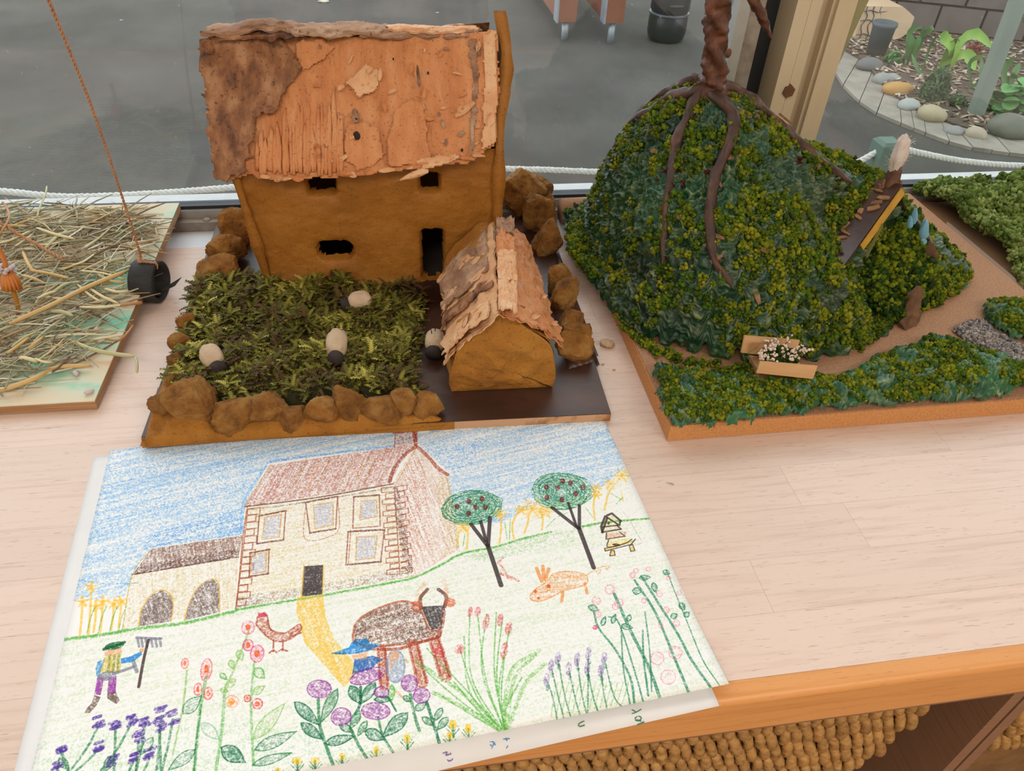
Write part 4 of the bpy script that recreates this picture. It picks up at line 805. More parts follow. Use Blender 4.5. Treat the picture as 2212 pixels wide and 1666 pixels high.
# ================================================================ hill diorama on cork board
CZ = .0195
c0 = P(1442, 957); CX0, CY0, CX1, CY1 = c0[0], c0[1] + .0015, .684, .848
m_cork = mat('cork', (178, 114, 62), (202, 140, 84), (214, 158, 104), scale=520, detail=3, rough=.9, bump=.5, bscale=700, bdist=.001, contrast=.3)
m_corkt = mat('pinkish_cork_top', (146, 104, 74), (166, 122, 90), (178, 136, 104), scale=520, detail=4, rough=.9, bump=.4, bscale=420, bdist=.0008, contrast=.2)
cbd = thing('cork_board', ((CX0 + CX1)/2, (CY0 + CY1)/2, 0), 'thick cork board under the green mossy hill', 'board')
B().box(CX0, CX1, CY0, CY1, .0006, CZ - .0012).out('cork_slab', m_cork, cbd)
B().box(CX0 + .0008, CX1 - .0008, CY0 + .0008, CY1 - .0008, CZ - .0012, CZ).out('cork_top', m_corkt, cbd)
# rolled cork end behind the hill
q = P(1232, 440, .03); 
lp_px = [(1222, 500), (1230, 545), (1262, 590), (1292, 628), (1320, 672), (1360, 712), (1420, 742), (1500, 762), (1580, 778), (1660, 786), (1760, 778), (1850, 758), (1905, 728), (1935, 706)]
base = [tuple(P(x, y, CZ)[:2]) for x, y in lp_px] + [(.545, .585), (.60, .612), (.643, .648), (.655, .69), (.645, .75), (.60, .80), (.52, .835), (.42, .848), (.32, .848), (.25, .845), (.214, .83), (.204, .80)]
base = np.array(base); PK = np.array([.3125, .703]); HPK = .2085 - CZ
ba_ang = np.arctan2(base[:, 1] - PK[1], base[:, 0] - PK[0]); br = np.hypot(base[:, 0] - PK[0], base[:, 1] - PK[1]); o_ = np.argsort(ba_ang); ba_s, br_s = ba_ang[o_], br[o_]
ba_s = np.concatenate([ba_s - 2*math.pi, ba_s, ba_s + 2*math.pi]); br_s = np.tile(br_s, 3)
def hillh(p):
    p = np.asarray(p, float).reshape(-1, 2); d = p - PK; a = np.arctan2(d[:, 1], d[:, 0]); r = np.hypot(d[:, 0], d[:, 1])/np.interp(a, ba_s, br_s)
    right = np.clip(np.cos(a + .05), 0, 1)**1.2; lf = np.clip(np.cos(a - 2.9), 0, 1)**.7; k = 2.0 - .62*right; e = .80 + .42*right
    rc = np.clip(r, 0, 1); f = (1 - rc**k)**e
    fl = .86*(1 - np.clip(rc/.80, 0, 1)**2.5)**.8 + .14*(1 - rc); f = f*(1 - lf) + fl*lf
    front = np.clip(np.cos(a + 1.75), 0, 1); f = f*(1 - .12*front*np.sin(math.pi*rc))
    g = HPK*f
    # shoulder that carries the little gable
    g = g + .012*np.exp(-((p[:, 0] - .525)**2 + (p[:, 1] - .69)**2)/.0030)*(rc < 1) - .030*np.exp(-((p[:, 0] - .475)**2 + (p[:, 1] - .600)**2)/.0022)*(rc < 1) - .012*np.exp(-((p[:, 0] - .40)**2 + (p[:, 1] - .72)**2)/.0016)
    g = g + .006*fbm(np.column_stack([p*14, np.zeros(len(p))]), 2, 3)*np.clip(f*4, 0, 1)
    return np.where(r < 1, np.maximum(g, 0), 0), r
nth, nrr = 520, 190; TH = np.linspace(-math.pi, math.pi, nth); RMX = np.interp(TH, ba_s, br_s)*(1 + .012*np.sin(TH*41) + .008*np.sin(TH*73)); rr0 = np.linspace(0, .999, 400); V3 = np.zeros((nrr, nth, 3))
for i in range(nth):
    q = PK + np.outer(rr0*RMX[i], [math.cos(TH[i]), math.sin(TH[i])]); h, _ = hillh(q); s_ = np.concatenate([[0], np.cumsum(np.hypot(np.diff(rr0)*RMX[i], np.diff(h)))]); t_ = np.linspace(0, s_[-1], nrr); V3[:, i, 0] = np.interp(t_, s_, q[:, 0]); V3[:, i, 1] = np.interp(t_, s_, q[:, 1]); V3[:, i, 2] = CZ + np.interp(t_, s_, h)
du = np.gradient(V3, axis=0); dv = np.gradient(V3, axis=1); NN = np.cross(du, dv).reshape(-1, 3); NN[:nth] = [0, 0, 1]; NN /= np.linalg.norm(NN, axis=1)[:, None] + 1e-12; NN = np.where(NN[:, 2:] < 0, -NN, NN)
P3 = V3.reshape(-1, 3); hp2 = P3[:, :2]; hr = np.repeat(np.linspace(0, 1, nrr), nth)
def crinkle(P3, sc, seed):
    w = P3*sc + .35*np.column_stack([vn(P3*sc*1.1, seed + 20), vn(P3*sc*1.1, seed + 21), vn(P3*sc*1.1, seed + 22)]); f1, f2, idv = worley(w, seed); e = f2 - f1; return e, idv
e1, i1 = crinkle(P3, 95, 3); e2, i2 = crinkle(P3, 210, 9)
dis = .0062*np.clip(1 - e1/.75, 0, 1)*(.35 + i1) + .0024*np.clip(1 - e2/.7, 0, 1)*(.3 + i2) - .002
wear = np.clip(.55 + .9*vn(P3*120, 61), 0, 1); crease = np.clip(np.exp(-(e1/.055)**2)*(.25 + i1*.9) + .6*np.exp(-(e2/.06)**2)*i2, 0, 1)*wear
edge = np.clip((1 - hr)/.05, 0, 1)
HV = P3 + NN*(dis*np.clip(edge + .35, 0, 1))[:, None]; HV[:, 2] = np.maximum(HV[:, 2], CZ + .0004)
big = fbm(P3*16, 3, 40)*.5 + .5
gc = np.array(lin((14, 40, 24)))[None]*(1 - big[:, None]) + np.array(lin((32, 78, 48)))[None]*big[:, None]
yel = np.clip((hp2[:, 0] - .33)/.2, 0, 1)[:, None]
gc = gc*(1 - .45*yel) + np.array(lin((62, 78, 26)))*.45*yel
hc = gc*(1 - .42*crease[:, None]) + np.array(lin((176, 184, 120)))*.42*crease[:, None]
m_foil = mat('crinkled_green_foil', (0, 0, 0), vcol=True, rough=.33, spec=.38, bump=.3, bscale=420, bdist=.0007, scale=30)
hill = thing('mossy_hill', (PK[0], PK[1], CZ), 'tall mossy hill of crinkled green foil on the cork board', 'model hill')
build('foil_skin', HV, grid(nth, nrr), m_foil, hill, True, col=hc)
def hit(px, py):   # photo pixel -> point on the hill
    d = ray(px, py); d = d/np.linalg.norm(d); t = np.linspace(.45, 1.25, 1600); q = CAM + d*t[:, None]; h, r = hillh(q[:, :2]); k = np.argmax((q[:, 2] < CZ + h) & (r < 1.02))
    if k == 0: k = np.argmin(np.abs(q[:, 2] - CZ - h) + (r > 1)*.05)
    return q[k]
def hnorm(p):
    e = .003; a = hillh(np.array([[p[0] - e, p[1]], [p[0] + e, p[1]], [p[0], p[1] - e], [p[0], p[1] + e]]))[0]; n = np.array([-(a[1] - a[0])/(2*e), -(a[3] - a[2])/(2*e), 1]); return n/np.linalg.norm(n)
# ---- turf foam clumps
m_turf = mat('turf_foam', (0, 0, 0), vcol=True, rough=.9, spec=.15)
palt = np.array([lin(c) for c in ((80, 94, 14), (98, 110, 18), (114, 120, 22), (70, 96, 20), (126, 126, 28), (60, 78, 16))])
palr = np.array([lin(c) for c in ((84, 24, 22), (100, 34, 28), (66, 18, 20))]); pald = np.array([lin(c) for c in ((40, 66, 18), (54, 80, 22), (36, 56, 20))])
TV, TF = np.array([(1, 0, 0), (-1, 0, 0), (0, 1, 0), (0, -1, 0), (0, 0, 1), (0, 0, -1.)]), np.array([(0, 2, 4), (2, 1, 4), (1, 3, 4), (3, 0, 4), (2, 0, 5), (1, 2, 5), (3, 1, 5), (0, 3, 5)])
def turf(cen, nrm, name, parent, pal, rad=.0036, nb=11, spread=1.0, **t):
    n = len(cen); k = nb; off = RNG.normal(size=(n, k, 3)); off /= np.linalg.norm(off, axis=2)[..., None]; off *= RNG.uniform(.3, 1, (n, k, 1))
    sz = RNG.uniform(.6, 1.35, (n, 1, 1))*rad; off = off*sz*spread; c = cen[:, None] + off + nrm[:, None]*sz*.55
    col = pal[RNG.integers(0, len(pal), n)][:, None]*RNG.uniform(.7, 1.25, (n, k, 1)); R = rotm(n*k)
    s = (RNG.uniform(.38, .62, (n, k))*sz[..., 0]).ravel(); V, Fc, C = scatter(TV, TF, c.reshape(-1, 3), s, R, col.reshape(-1, 3)); V = V + (RNG.random(V.shape) - .5)*rad*.30
    return build(name, V, Fc, m_turf, parent, True, col=C, kind='stuff', **t)
n = 6800; pts = rand_in(base, n); h, r = hillh(pts); cl = vn(np.column_stack([pts*46, h*46]), 31); rg = np.clip((pts[:, 0] - .36)/.16, 0, 1)*np.clip((.66 - pts[:, 1])/.08, 0, 1)
keepm = (cl + .55*RNG.random(n) + .55*rg > .18) & (r < .99); pts, h = pts[keepm], h[keepm]; nr = np.array([hnorm(p) for p in pts])
turf(np.column_stack([pts, CZ + h + .0015]), nr, 'turf_clumps', hill, palt, .0044)
n = 1500; pts = rand_in(base, n); h, r = hillh(pts); cl = vn(np.column_stack([pts*38, h*38]), 77); k = (cl > .42) & (r < .8); pts, h = pts[k], h[k]; turf(np.column_stack([pts, CZ + h + .002]), np.array([hnorm(p) for p in pts]), 'red_turf_clumps', hill, palr, .0026, 5)
# ---- the tree with its roots
m_root = mat('copper_brown_paper', (40, 24, 18), (72, 44, 32), (108, 72, 52), scale=60, stretch=(1, 1, .4), detail=6, rough=.5, bump=.8, bscale=240, bdist=.0016)
m_trunk = mat('copper_crinkled_trunk', (56, 32, 22), (92, 54, 36), (134, 84, 58), scale=70, stretch=(1, 1, .5), detail=6, rough=.36, metal=.25, bump=.8, bscale=240, bdist=.0018)
tree = thing('paper_tree', (PK[0], PK[1], CZ + HPK), 'twisted copper brown paper tree growing on top of the hill', 'model tree')
def trunk_tube(path, r, name, m, k=18, tw=.09, parent=tree, seed=1):
    p = np.asarray(path); mN = len(p); t, nn, b = frames(p); r = np.broadcast_to(r, (mN,)); V = []
    for i in range(mN):
        for j in range(k):
            a = j*2*math.pi/k; s = .16*math.sin(3*a + i*tw*4) + .10*math.sin(7*a + i*tw*7 + 1) + .16*vn(np.array([[math.cos(a)*2 + 5, math.sin(a)*2 + 5, i*.33 + seed]]), seed)[0]
            V.append(p[i] + (nn[i]*math.cos(a) + b[i]*math.sin(a))*r[i]*(1 + s))
    Fc = [(i*k + j, i*k + (j + 1) % k, (i + 1)*k + (j + 1) % k, (i + 1)*k + j) for i in range(mN - 1) for j in range(k)] + [tuple(range(k - 1, -1, -1)), tuple(range((mN - 1)*k, mN*k))]
    return build(name, V, Fc, m, parent, True)
YT = PK[1] - .004
tp = smooth_path([PY(1538, 212, YT), PY(1541, 180, YT), PY(1545, 140, YT), PY(1546, 90, YT), PY(1550, 40, YT), PY(1552, -10, YT), PY(1560, -70, YT), PY(1590, -140, YT)], 90)
trunk_tube(tp, np.interp(np.linspace(0, 1, 90), [0, .1, .2, .35, .7, 1], [.0155, .0125, .0108, .0100, .0112, .009]), 'trunk', m_trunk)
bq = smooth_path([tp[-14], tp[-10] + [.014, -.004, .028], PY(1612, -40, YT - .01), PY(1640, 22, YT - .012), PY(1653, 52, YT - .012), PY(1666, 84, YT - .012)], 50)
trunk_tube(bq, np.interp(np.linspace(0, 1, 50), [0, .4, .8, 1], [.006, .0052, .0034, .0008]), 'branch', m_trunk, 12, .2, seed=4)
roots = [[(1522, 186), (1475, 198), (1425, 216), (1367, 250), (1335, 288), (1312, 325)], [(1515, 205), (1480, 219), (1439, 230), (1402, 257), (1353, 289), (1320, 331), (1306, 375), (1303, 430)], [(1518, 200), (1508, 212), (1494, 240), (1480, 275), (1462, 312), (1454, 348), (1448, 390), (1436, 462), (1431, 525), (1431, 588)], [(1532, 205), (1545, 228), (1575, 256), (1582, 280), (1574, 318), (1553, 370), (1538, 410), (1531, 462), (1532, 520), (1538, 572), (1560, 604), (1582, 634)], [(1545, 200), (1590, 212), (1640, 228), (1688, 266), (1720, 320), (1762, 356), (1800, 384), (1832, 408)], [(1540, 196), (1580, 200), (1625, 210), (1665, 232), (1700, 262), (1730, 300)]]
for i, rt_ in enumerate(roots):
    q = np.array([hit(*a) for a in rt_]); q = smooth_path(q, 60); h, _ = hillh(q[:, :2]); q[:, 2] = np.maximum(CZ + h, q[:, 2]*0) + .0066; q[:3] = q[:3]*.5 + np.array(tp[2])*.5
    trunk_tube(q, np.interp(np.linspace(0, 1, 60), [0, .15, .6, 1], [.0075, .0058, .0048, .0030]), 'root', m_root, 12, .12, seed=10 + i)
# ---- bark chips on the hill
m_chip = mat('bark_chip', (88, 58, 40), (140, 100, 68), (178, 138, 100), scale=50, rough=.85, bump=.6, rand=.25, rand_off=True)
def chipmesh(p, n, L, w, th, ang, name='bark_chip', parent=hill, m=None):
    e1 = np.array([math.cos(ang), math.sin(ang), 0]); e1 -= n*np.dot(e1, n); e1 /= np.linalg.norm(e1); e2 = np.cross(n, e1); a = [(-.5, -.4), (-.1, -.5), (.5, -.25), (.45, .4), (0, .5), (-.45, .3)]
    top = [p + e1*x*L*random.uniform(.9, 1.1) + e2*y*w*random.uniform(.8, 1.2) + n*th for x, y in a]; B().prism([q - n*th*1.6 for q in top], n*th*2).out(name, m or m_chip, parent)
for i in range(46):
    x = random.uniform(1580, 1690); p = hit(x, 222 + (x - 1580)*.42 + random.uniform(0, 26)); chipmesh(p + hnorm(p)*.003, hnorm(p), random.uniform(.006, .013), random.uniform(.003, .006), .001, random.uniform(-1.4, .8))
for x, y in [(1552, 400), (1545, 512), (1548, 560), (1542, 540), (1690, 265), (1735, 335), (1760, 360), (1650, 545), (1600, 340), (1580, 345), (1420, 330), (1630, 640), (1470, 470), (1850, 470)]:
    p = hit(x, y); chipmesh(p + hnorm(p)*.004, hnorm(p), random.uniform(.008, .018), random.uniform(.003, .006), .001, random.uniform(-2, 2))
# ---- gable porch: brown roof slab, yellow edge, chimney
m_brn = mat('glossy_brown_slab', (56, 34, 28), (76, 48, 40), scale=30, rough=.28, coat=.4, bump=.15); m_ylw = mat('yellow_painted_edge', (168, 118, 16), (196, 146, 24), scale=60, rough=.45); m_olv = mat('olive_stick', (98, 92, 38), (116, 110, 52), scale=40, rough=.7)
po_ = thing('porch_roof', tuple(P(1900, 560, CZ)), 'brown tilted porch roof slab with yellow edge on the hillside', 'model roof')
ap = PY(1945, 415, .652); lo_ = PY(1822, 588, .588); ax = (lo_ - ap)/np.linalg.norm(lo_ - ap)
ap2 = PY(1908, 398, .672); wv = (ap2 - ap) - ax*np.dot(ap2 - ap, ax); wv = wv/np.linalg.norm(wv)*.033; nb_ = np.cross(ax, wv); nb_ /= np.linalg.norm(nb_); nb_ = nb_ if nb_[2] > 0 else -nb_
ap = ap + nb_*.007; lo_ = lo_ + nb_*.008; s0 = ap - ax*.004; s1 = lo_
B().hexa([s0 - nb_*.004, s1 - nb_*.004, s1 + wv*1.15 - nb_*.004, s0 + wv - nb_*.004], [s0, s1, s1 + wv*1.15, s0 + wv]).out('roof_slab', m_brn, po_)
# far slope
fx = np.array([.86, -.1, -.75]); fx /= np.linalg.norm(fx); f1 = ap + np.array([.055, .02, -.07])
B().hexa([ap - nb_*.004, f1 - [0, 0, .004], f1 + [-.01, .03, -.004], ap + wv - nb_*.004], [ap, f1, f1 + [-.01, .03, 0], ap + wv]).out('roof_slab', m_brn, po_)
out_ = -wv/np.linalg.norm(wv)
e0, e1_ = ap + out_*.0006 - nb_*.001, ap + ax*np.linalg.norm(lo_ - ap)*.72 + out_*.0006 - nb_*.001; dn_ = -nb_*.006 + out_*.002
B().hexa([e0 + dn_*1.3, e1_ + dn_, e1_ + dn_ + out_*.0012, e0 + dn_*1.3 + out_*.0012], [e0, e1_, e1_ + out_*.0012, e0 + out_*.0012]).out('yellow_edge', m_ylw, po_)
a, b = ap + ax*.045 + out_*.003 - nb_*.006, ap + ax*.082 + out_*.005 - nb_*.014
B().hexa([a - nb_*.004, b - nb_*.004, b - nb_*.004 + out_*.002, a - nb_*.004 + out_*.002], [a, b, b + out_*.002, a + out_*.002]).out('olive_stick', m_olv, po_)
for i in range(13):
    f = .1 + i/13*.88; p = ap + ax*f*np.linalg.norm(lo_ - ap) + wv*random.uniform(.2, .9) + nb_*.001; chipmesh(p, nb_, random.uniform(.006, .016), random.uniform(.003, .006), .0009, random.uniform(-1.8, .6), 'bark_chip', po_)
m_wool2 = mat('white_glue_fluff', (214, 196, 186), (230, 216, 208), scale=60, rough=.6, trans=.15)
m_drift0 = mat('dark_chimney_bark', (60, 38, 28), (98, 64, 46), (132, 96, 72), scale=50, rough=.85, bump=.7)
chm = thing('smoking_chimney', tuple(ap + wv*.5), 'bark chimney with a white fluffy smoke tuft on the porch', 'model chimney')
cb0 = PY(1919, 404, .664); cb1 = PY(1936, 358, .664); cb2 = PY(1947, 318, .664)
trunk_tube(np.array([cb0 - [0, 0, .006], cb0*.7 + cb1*.3, cb0*.3 + cb1*.7, cb1]), [.0085, .007, .006, .0048], 'chimney_stack', m_drift0, 10, .1, chm)
for k, (dx, ln) in enumerate(((-.009, .012), (.009, .010), (-.012, .007))):
    q = cb0 + np.array([dx, -.003, -.002]); B().tube([q - [0, 0, .004], q + [dx*.1, 0, ln]], [.003, .0012], 6).out('bark_splinter', m_chip, chm)
v, f = ICO[3]; d = cb2 - cb1; L = np.linalg.norm(d); V = v*(1 + .2*fbm(v*2, 3, 5))[:, None]; V = V*[.0078, .006, L*1.1]; c = cb1 + d*.5; V = V + np.outer(V[:, 2], [d[0]/L*.5, 0, 0]) + c; build('smoke_tuft', V, f, m_wool2, chm, True)
bb = B()
for i in range(60):
    a = random.uniform(0, 6.28); z = random.uniform(-.014, .018); p = c + np.array([math.cos(a)*.006, math.sin(a)*.005, z]); dd = np.array([math.cos(a), math.sin(a)*.6, random.uniform(-.4, .9)]); dd /= np.linalg.norm(dd); l = random.uniform(.003, .008); bb.tube([p, p + dd*l*.5 + [0, 0, .001], p + dd*l + [random.uniform(-.002, .002), 0, random.uniform(-.001, .002)]], .00016, 3)
bb.out('smoke_fibres', m_wool2, chm, kind='stuff')
# bushy turf under the gable and doorway gravel
pg = [(1850, 600), (1905, 540), (1955, 470), (1985, 520), (2000, 600), (1985, 660), (1940, 700), (1900, 690), (1870, 650)]
bp_ = np.array([hit(*a)[:2] for a in pg]); pts = rand_in(bp_, 620); h, r = hillh(pts); 
turf(np.column_stack([pts, CZ + h + .004 + RNG.random(len(pts))*.008]), np.tile([.3, -.6, .7], (len(pts), 1)), 'bushy_turf', hill, np.vstack([pald, palt[:3]]), .006, 9)
m_grav = mat('pink_grey_gravel', (0, 0, 0), vcol=True, rough=.85); palg = np.array([lin(c) for c in ((150, 122, 112), (124, 104, 98), (166, 142, 130), (104, 88, 84))])
def gravel(pts3, name, parent, pal, lo=.0012, hi=.0026, **t):
    n = len(pts3); V, Fc, C = scatter(TV, TF, pts3, np.column_stack([RNG.uniform(lo, hi, n), RNG.uniform(lo, hi, n), RNG.uniform(lo, hi, n)*.8]), None, pal[RNG.integers(0, len(pal), n)]*RNG.uniform(.8, 1.2, (n, 1))); return build(name, V, Fc, m_grav, parent, col=C, kind='stuff', **t)
gp_ = np.array([hit(*a)[:2] for a in [(1856, 592), (1890, 590), (1905, 620), (1915, 655), (1895, 668), (1875, 640)]]); pts = rand_in(gp_, 420); gravel(np.column_stack([pts, CZ + hillh(pts)[0] + .008 + .003*RNG.random(len(pts))]), 'doorway_gravel', hill, palg)
# upright bark pieces, blue leafed sapling
m_drift = mat('split_bark', (64, 44, 32), (112, 80, 54), (146, 108, 76), scale=40, stretch=(2, 2, .3), rough=.85, bump=.8)
def shard(p0, p1, w, label, name='bark_shard'):
    p0, p1 = np.asarray(p0), np.asarray(p1); d = (p1 - p0)/np.linalg.norm(p1 - p0); e = np.cross(d, [.3, 1, 0]); e /= np.linalg.norm(e); n_ = np.cross(d, e); V = []; N = 14; k = 8
    for i in range(N):
        t = i/(N - 1); ww = w*(1 - .15*t - .6*max(0, t - .75)/.25)*(1 + .07*math.sin(i*2.1)); 
        for j in range(k): a = j*2*math.pi/k; V.append(p0 + (p1 - p0)*t + e*math.cos(a)*ww*(1 + .25*math.sin(j*3 + i*.7)) + n_*math.sin(a)*ww*.45)
    build(name, V, [(i*k + j, i*k + (j + 1) % k, (i + 1)*k + (j + 1) % k, (i + 1)*k + j) for i in range(N - 1) for j in range(k)] + [tuple(range(k - 1, -1, -1)), tuple(range((N - 1)*k, N*k))], m_drift, label=label, cat='bark piece', group=None)
a = P(1955, 704, CZ - .001); shard(a, PY(1986, 618, a[1] + .010), .0085, 'upright split bark shard standing beside the hill doorway')
a = P(1948, 712, CZ - .001); shard(a, a + [.024, .012, .012], .009, 'dark bark chunk at the foot of the upright shard')
a = hit(2012, 588); sp = thing('blue_sapling', tuple(a), 'little stump sapling with pale blue felt leaves on the hillside', 'model tree')
st = smooth_path([a - [0, 0, .006], PY(2010, 560, a[1]), PY(2008, 540, a[1]), PY(2014, 524, a[1])], 14); trunk_tube(st, np.interp(np.linspace(0, 1, 14), [0, .3, .6, 1], [.0062, .0062, .0075, .003]), 'stump', m_drift, 10, .1, sp)
cst = smooth_path([PY(2014, 526, a[1]), PY(2004, 505, a[1] + .004), PY(1985, 480, a[1] + .008), PY(1974, 460, a[1] + .01)], 16); B().tube(cst, .0012, 6).out('twig', mat('grey_twig', (120, 120, 124), rough=.8), sp, True)
m_blue = mat('pale_blue_felt', (92, 150, 176), (128, 182, 204), scale=50, rough=.75, sheen=.3)
for x, y, w, h_ in ((1997, 495, 20, 46), (1976, 466, 12, 34), (1966, 480, 12, 26), (1994, 520, 16, 18)):
    c = PY(x, y, a[1] + .004); s = 1/ppm(c); v, f = ICO[2]; V = v*[w*s/2, .0035, h_*s*.56]; V[:, 0] *= 1 - .5*(V[:, 2]/(h_*s*.56)); V[:, 0] += V[:, 2]*-.25; build('felt_leaf', V*(1 + .12*fbm(v*3, 2, int(x)))[:, None] + c, f, m_blue, sp, True)
# ---- low hedge strip of foil and turf along the front
hs_px = [(1408, 792), (1440, 800), (1520, 812), (1600, 824), (1640, 835), (1720, 830), (1800, 822), (1850, 806), (1885, 782), (1920, 768), (1960, 760), (1985, 740), (2010, 736), (2070, 760), (2140, 775), (2212, 800), (2270, 815), (2270, 842), (2212, 846), (2120, 870), (2020, 876), (1900, 884), (1780, 892), (1690, 903), (1580, 922), (1510, 930), (1450, 924), (1428, 898), (1418, 850)]
def foil_patch(poly_px, hgt, name, label, seed, z0=CZ, dens=2600, rad=.0036, right_tall=0., ntf=None, drape=True):
    poly = np.array([P(x, y, z0)[:2] for x, y in poly_px]); t = thing(name, (float(poly[:, 0].mean()), float(poly[:, 1].mean()), z0), label, 'model hedge')
    r_ = .0015; xs, ys = np.arange(poly[:, 0].min() - .004, poly[:, 0].max() + .004, r_), np.arange(poly[:, 1].min() - .004, poly[:, 1].max() + .004, r_); X, Y = np.meshgrid(xs, ys); p = np.column_stack([X.ravel(), Y.ravel()])
    def hz(p, d): return hgt*(1 - np.exp(-np.clip(d, 0, 1)/.007))*(1 + .5*fbm(np.column_stack([p*36, np.zeros(len(p))]), 2, seed)) + right_tall*np.clip((p[:, 0] - .44)/.08, 0, 1)*np.clip(d/.02, 0, 1)
    pj = p + .0035*np.column_stack([fbm(np.column_stack([p*110, np.zeros(len(p))]), 3, seed), fbm(np.column_stack([p*110, np.ones(len(p))*5]), 3, seed + 2)]); ins = inpoly(pj, poly); d = pdist(pj, poly)*np.where(ins, 1, -1)
    q = np.column_stack([p, z0 + hz(p, d)]); e1, i1 = crinkle(q, 105, seed); e2, i2 = crinkle(q, 230, seed + 4); q[:, 2] += (.0056*np.clip(1 - e1/.75, 0, 1)*(.35 + i1) + .0022*np.clip(1 - e2/.7, 0, 1)*(.3 + i2))*np.clip(d/.004 + .3, 0, 1) + .0006
    cr = np.clip(np.exp(-(e1/.055)**2)*(.25 + i1*.9) + .6*np.exp(-(e2/.06)**2)*i2, 0, 1)*np.clip(.6 + .9*vn(q*120, 62), 0, 1); bg_ = fbm(q*22, 3, seed + 9)*.5 + .5; c = np.array(lin((18, 58, 34)))[None]*(1 - bg_[:, None]) + np.array(lin((42, 104, 62)))[None]*bg_[:, None]; c = c*(1 - .55*cr[:, None]) + np.array(lin((172, 186, 134)))*.55*cr[:, None]
    g = grid(len(xs), len(ys)); keep = ins[g].all(1); u, inv = np.unique(g[keep], return_inverse=True); build('foil_skin', q[u], inv.reshape(-1, 4), m_foil, t, True, col=c[u])
    pts = rand_in(poly, dens); d = pdist(pts, poly); cl = vn(np.column_stack([pts*60, np.zeros(len(pts))]), seed + 3); k = (cl + .5*RNG.random(len(pts)) > .02) & (d > .0045); pts, d = pts[k], d[k]
    turf(np.column_stack([pts, z0 + hz(pts, d) + .0025]), np.tile([0, -.2, .95], (len(pts), 1)), 'turf_clumps', t, palt, rad, 11)
    return t
foil_patch(hs_px, .008, 'foil_hedge', 'low foil and turf hedge along the front of the cork board', 51, right_tall=.007, dens=2400)
foil_patch([(2118, 664), (2150, 655), (2212, 662), (2280, 668), (2290, 742), (2240, 748), (2190, 738), (2150, 712), (2120, 690)], .010, 'foil_hedge', 'turf hedge beyond the grey gravel at the board edge', 61, dens=900)
gpx = [(2056, 716), (2090, 700), (2118, 698), (2150, 722), (2195, 748), (2260, 765), (2260, 800), (2200, 790), (2150, 772), (2110, 752), (2080, 735)]
gpl = np.array([P(x, y, CZ)[:2] for x, y in gpx]); pts = rand_in(gpl, 1500); palgg = np.array([lin(c) for c in ((138, 130, 126), (116, 108, 106), (164, 154, 148), (96, 90, 90), (150, 136, 124))])
gravel(np.column_stack([pts, CZ + .0015 + .0035*RNG.random(len(pts))]), 'gravel_patch', None, palgg, .0014, .003, label='patch of grey gravel between the two turf hedges', cat='gravel')
# loose turf crumbs trailing along the hill foot
pts = np.array([P(x + random.gauss(0, 5), y + random.gauss(0, 5), CZ)[:2] for x, y in smooth_path([(1335, 690, 0), (1372, 735, 0), (1420, 762, 0), (1480, 780, 0), (1560, 800, 0), (1620, 800, 0)], 120)[:, :2]])
turf(np.column_stack([pts, np.full(len(pts), CZ + .001)]), np.tile([0, 0, 1.], (len(pts), 1)), 'turf_crumbs', hill, palt, .0036, 6)
# ---- wooden trough with dried flowers
m_bals = mat('pale_balsa', (186, 140, 92), (206, 162, 114), scale=18, stretch=(.5, 2, 6), rough=.65)
tr = thing('flower_trough', tuple(P(1695, 812, CZ)), 'pale wooden trough of dried flowers at the hill foot', 'planter')
def board(name, pxz, nrm, th=.0022, m=m_bals):
    q = np.array(pxz); B().hexa(list(q - np.asarray(nrm)*th), list(q)).out(name, m, tr)
f0, f1 = P(1640, 822, CZ + .002), P(1752, 832, CZ + .002)      # foot line of the front board
ftl, ftr = PY(1642, 780, f0[1] - .010), PY(1766, 791, f1[1] - .010); fbl, fbr = PY(1634, 806, f0[1] - .014), PY(1756, 819, f1[1] - .014)
nf = np.cross(ftr - ftl, fbl - ftl); nf /= np.linalg.norm(nf); nf = nf if np.dot(nf, -FW) > 0 else -nf
board('front_board', [fbl, fbr, ftr, ftl], nf)
bk0 = np.array([0, .030, .0]); board('back_board', [ftl + bk0 + [-.002, 0, -.014], ftr + bk0 + [-.004, 0, -.014], ftr + bk0 + [0, .006, .001], ftl + bk0 + [0, .006, .001]], [0, -.9, .3])
el = PY(1614, 764, f0[1] + .018); B().prism([el, PY(1626, 740, f0[1] + .018), PY(1660, 742, f0[1] + .022), PY(1648, 768, f0[1] + .02)], (.001, .002, -.0015)).out('end_board', m_bals, tr)
B().hexa([f0, f1, f1 + bk0*.8, f0 + bk0*.8], [ftl*.5 + f0*.5 + [.002, .003, -.004], ftr*.5 + f1*.5 + [-.002, .003, -.004], ftr*.5 + f1*.5 + bk0 + [-.002, -.002, -.004], ftl*.5 + f0*.5 + bk0 + [.002, -.002, -.004]]).out('trough_floor', m_bals, tr)
B().tube(smooth_path([P(1632, 812, CZ), P(1636, 822, CZ + .001), P(1655, 824, CZ + .001)], 8), .0022, 8).out('glue_blob', m_wool2, tr, True)
m_tw = mat('brown_flower_stem', (84, 66, 42), (112, 92, 58), scale=40, rough=.8); m_bud = mat('pinkish_white_bud', (206, 178, 158), (226, 204, 188), scale=60, rough=.7); bb = B(); buds = []
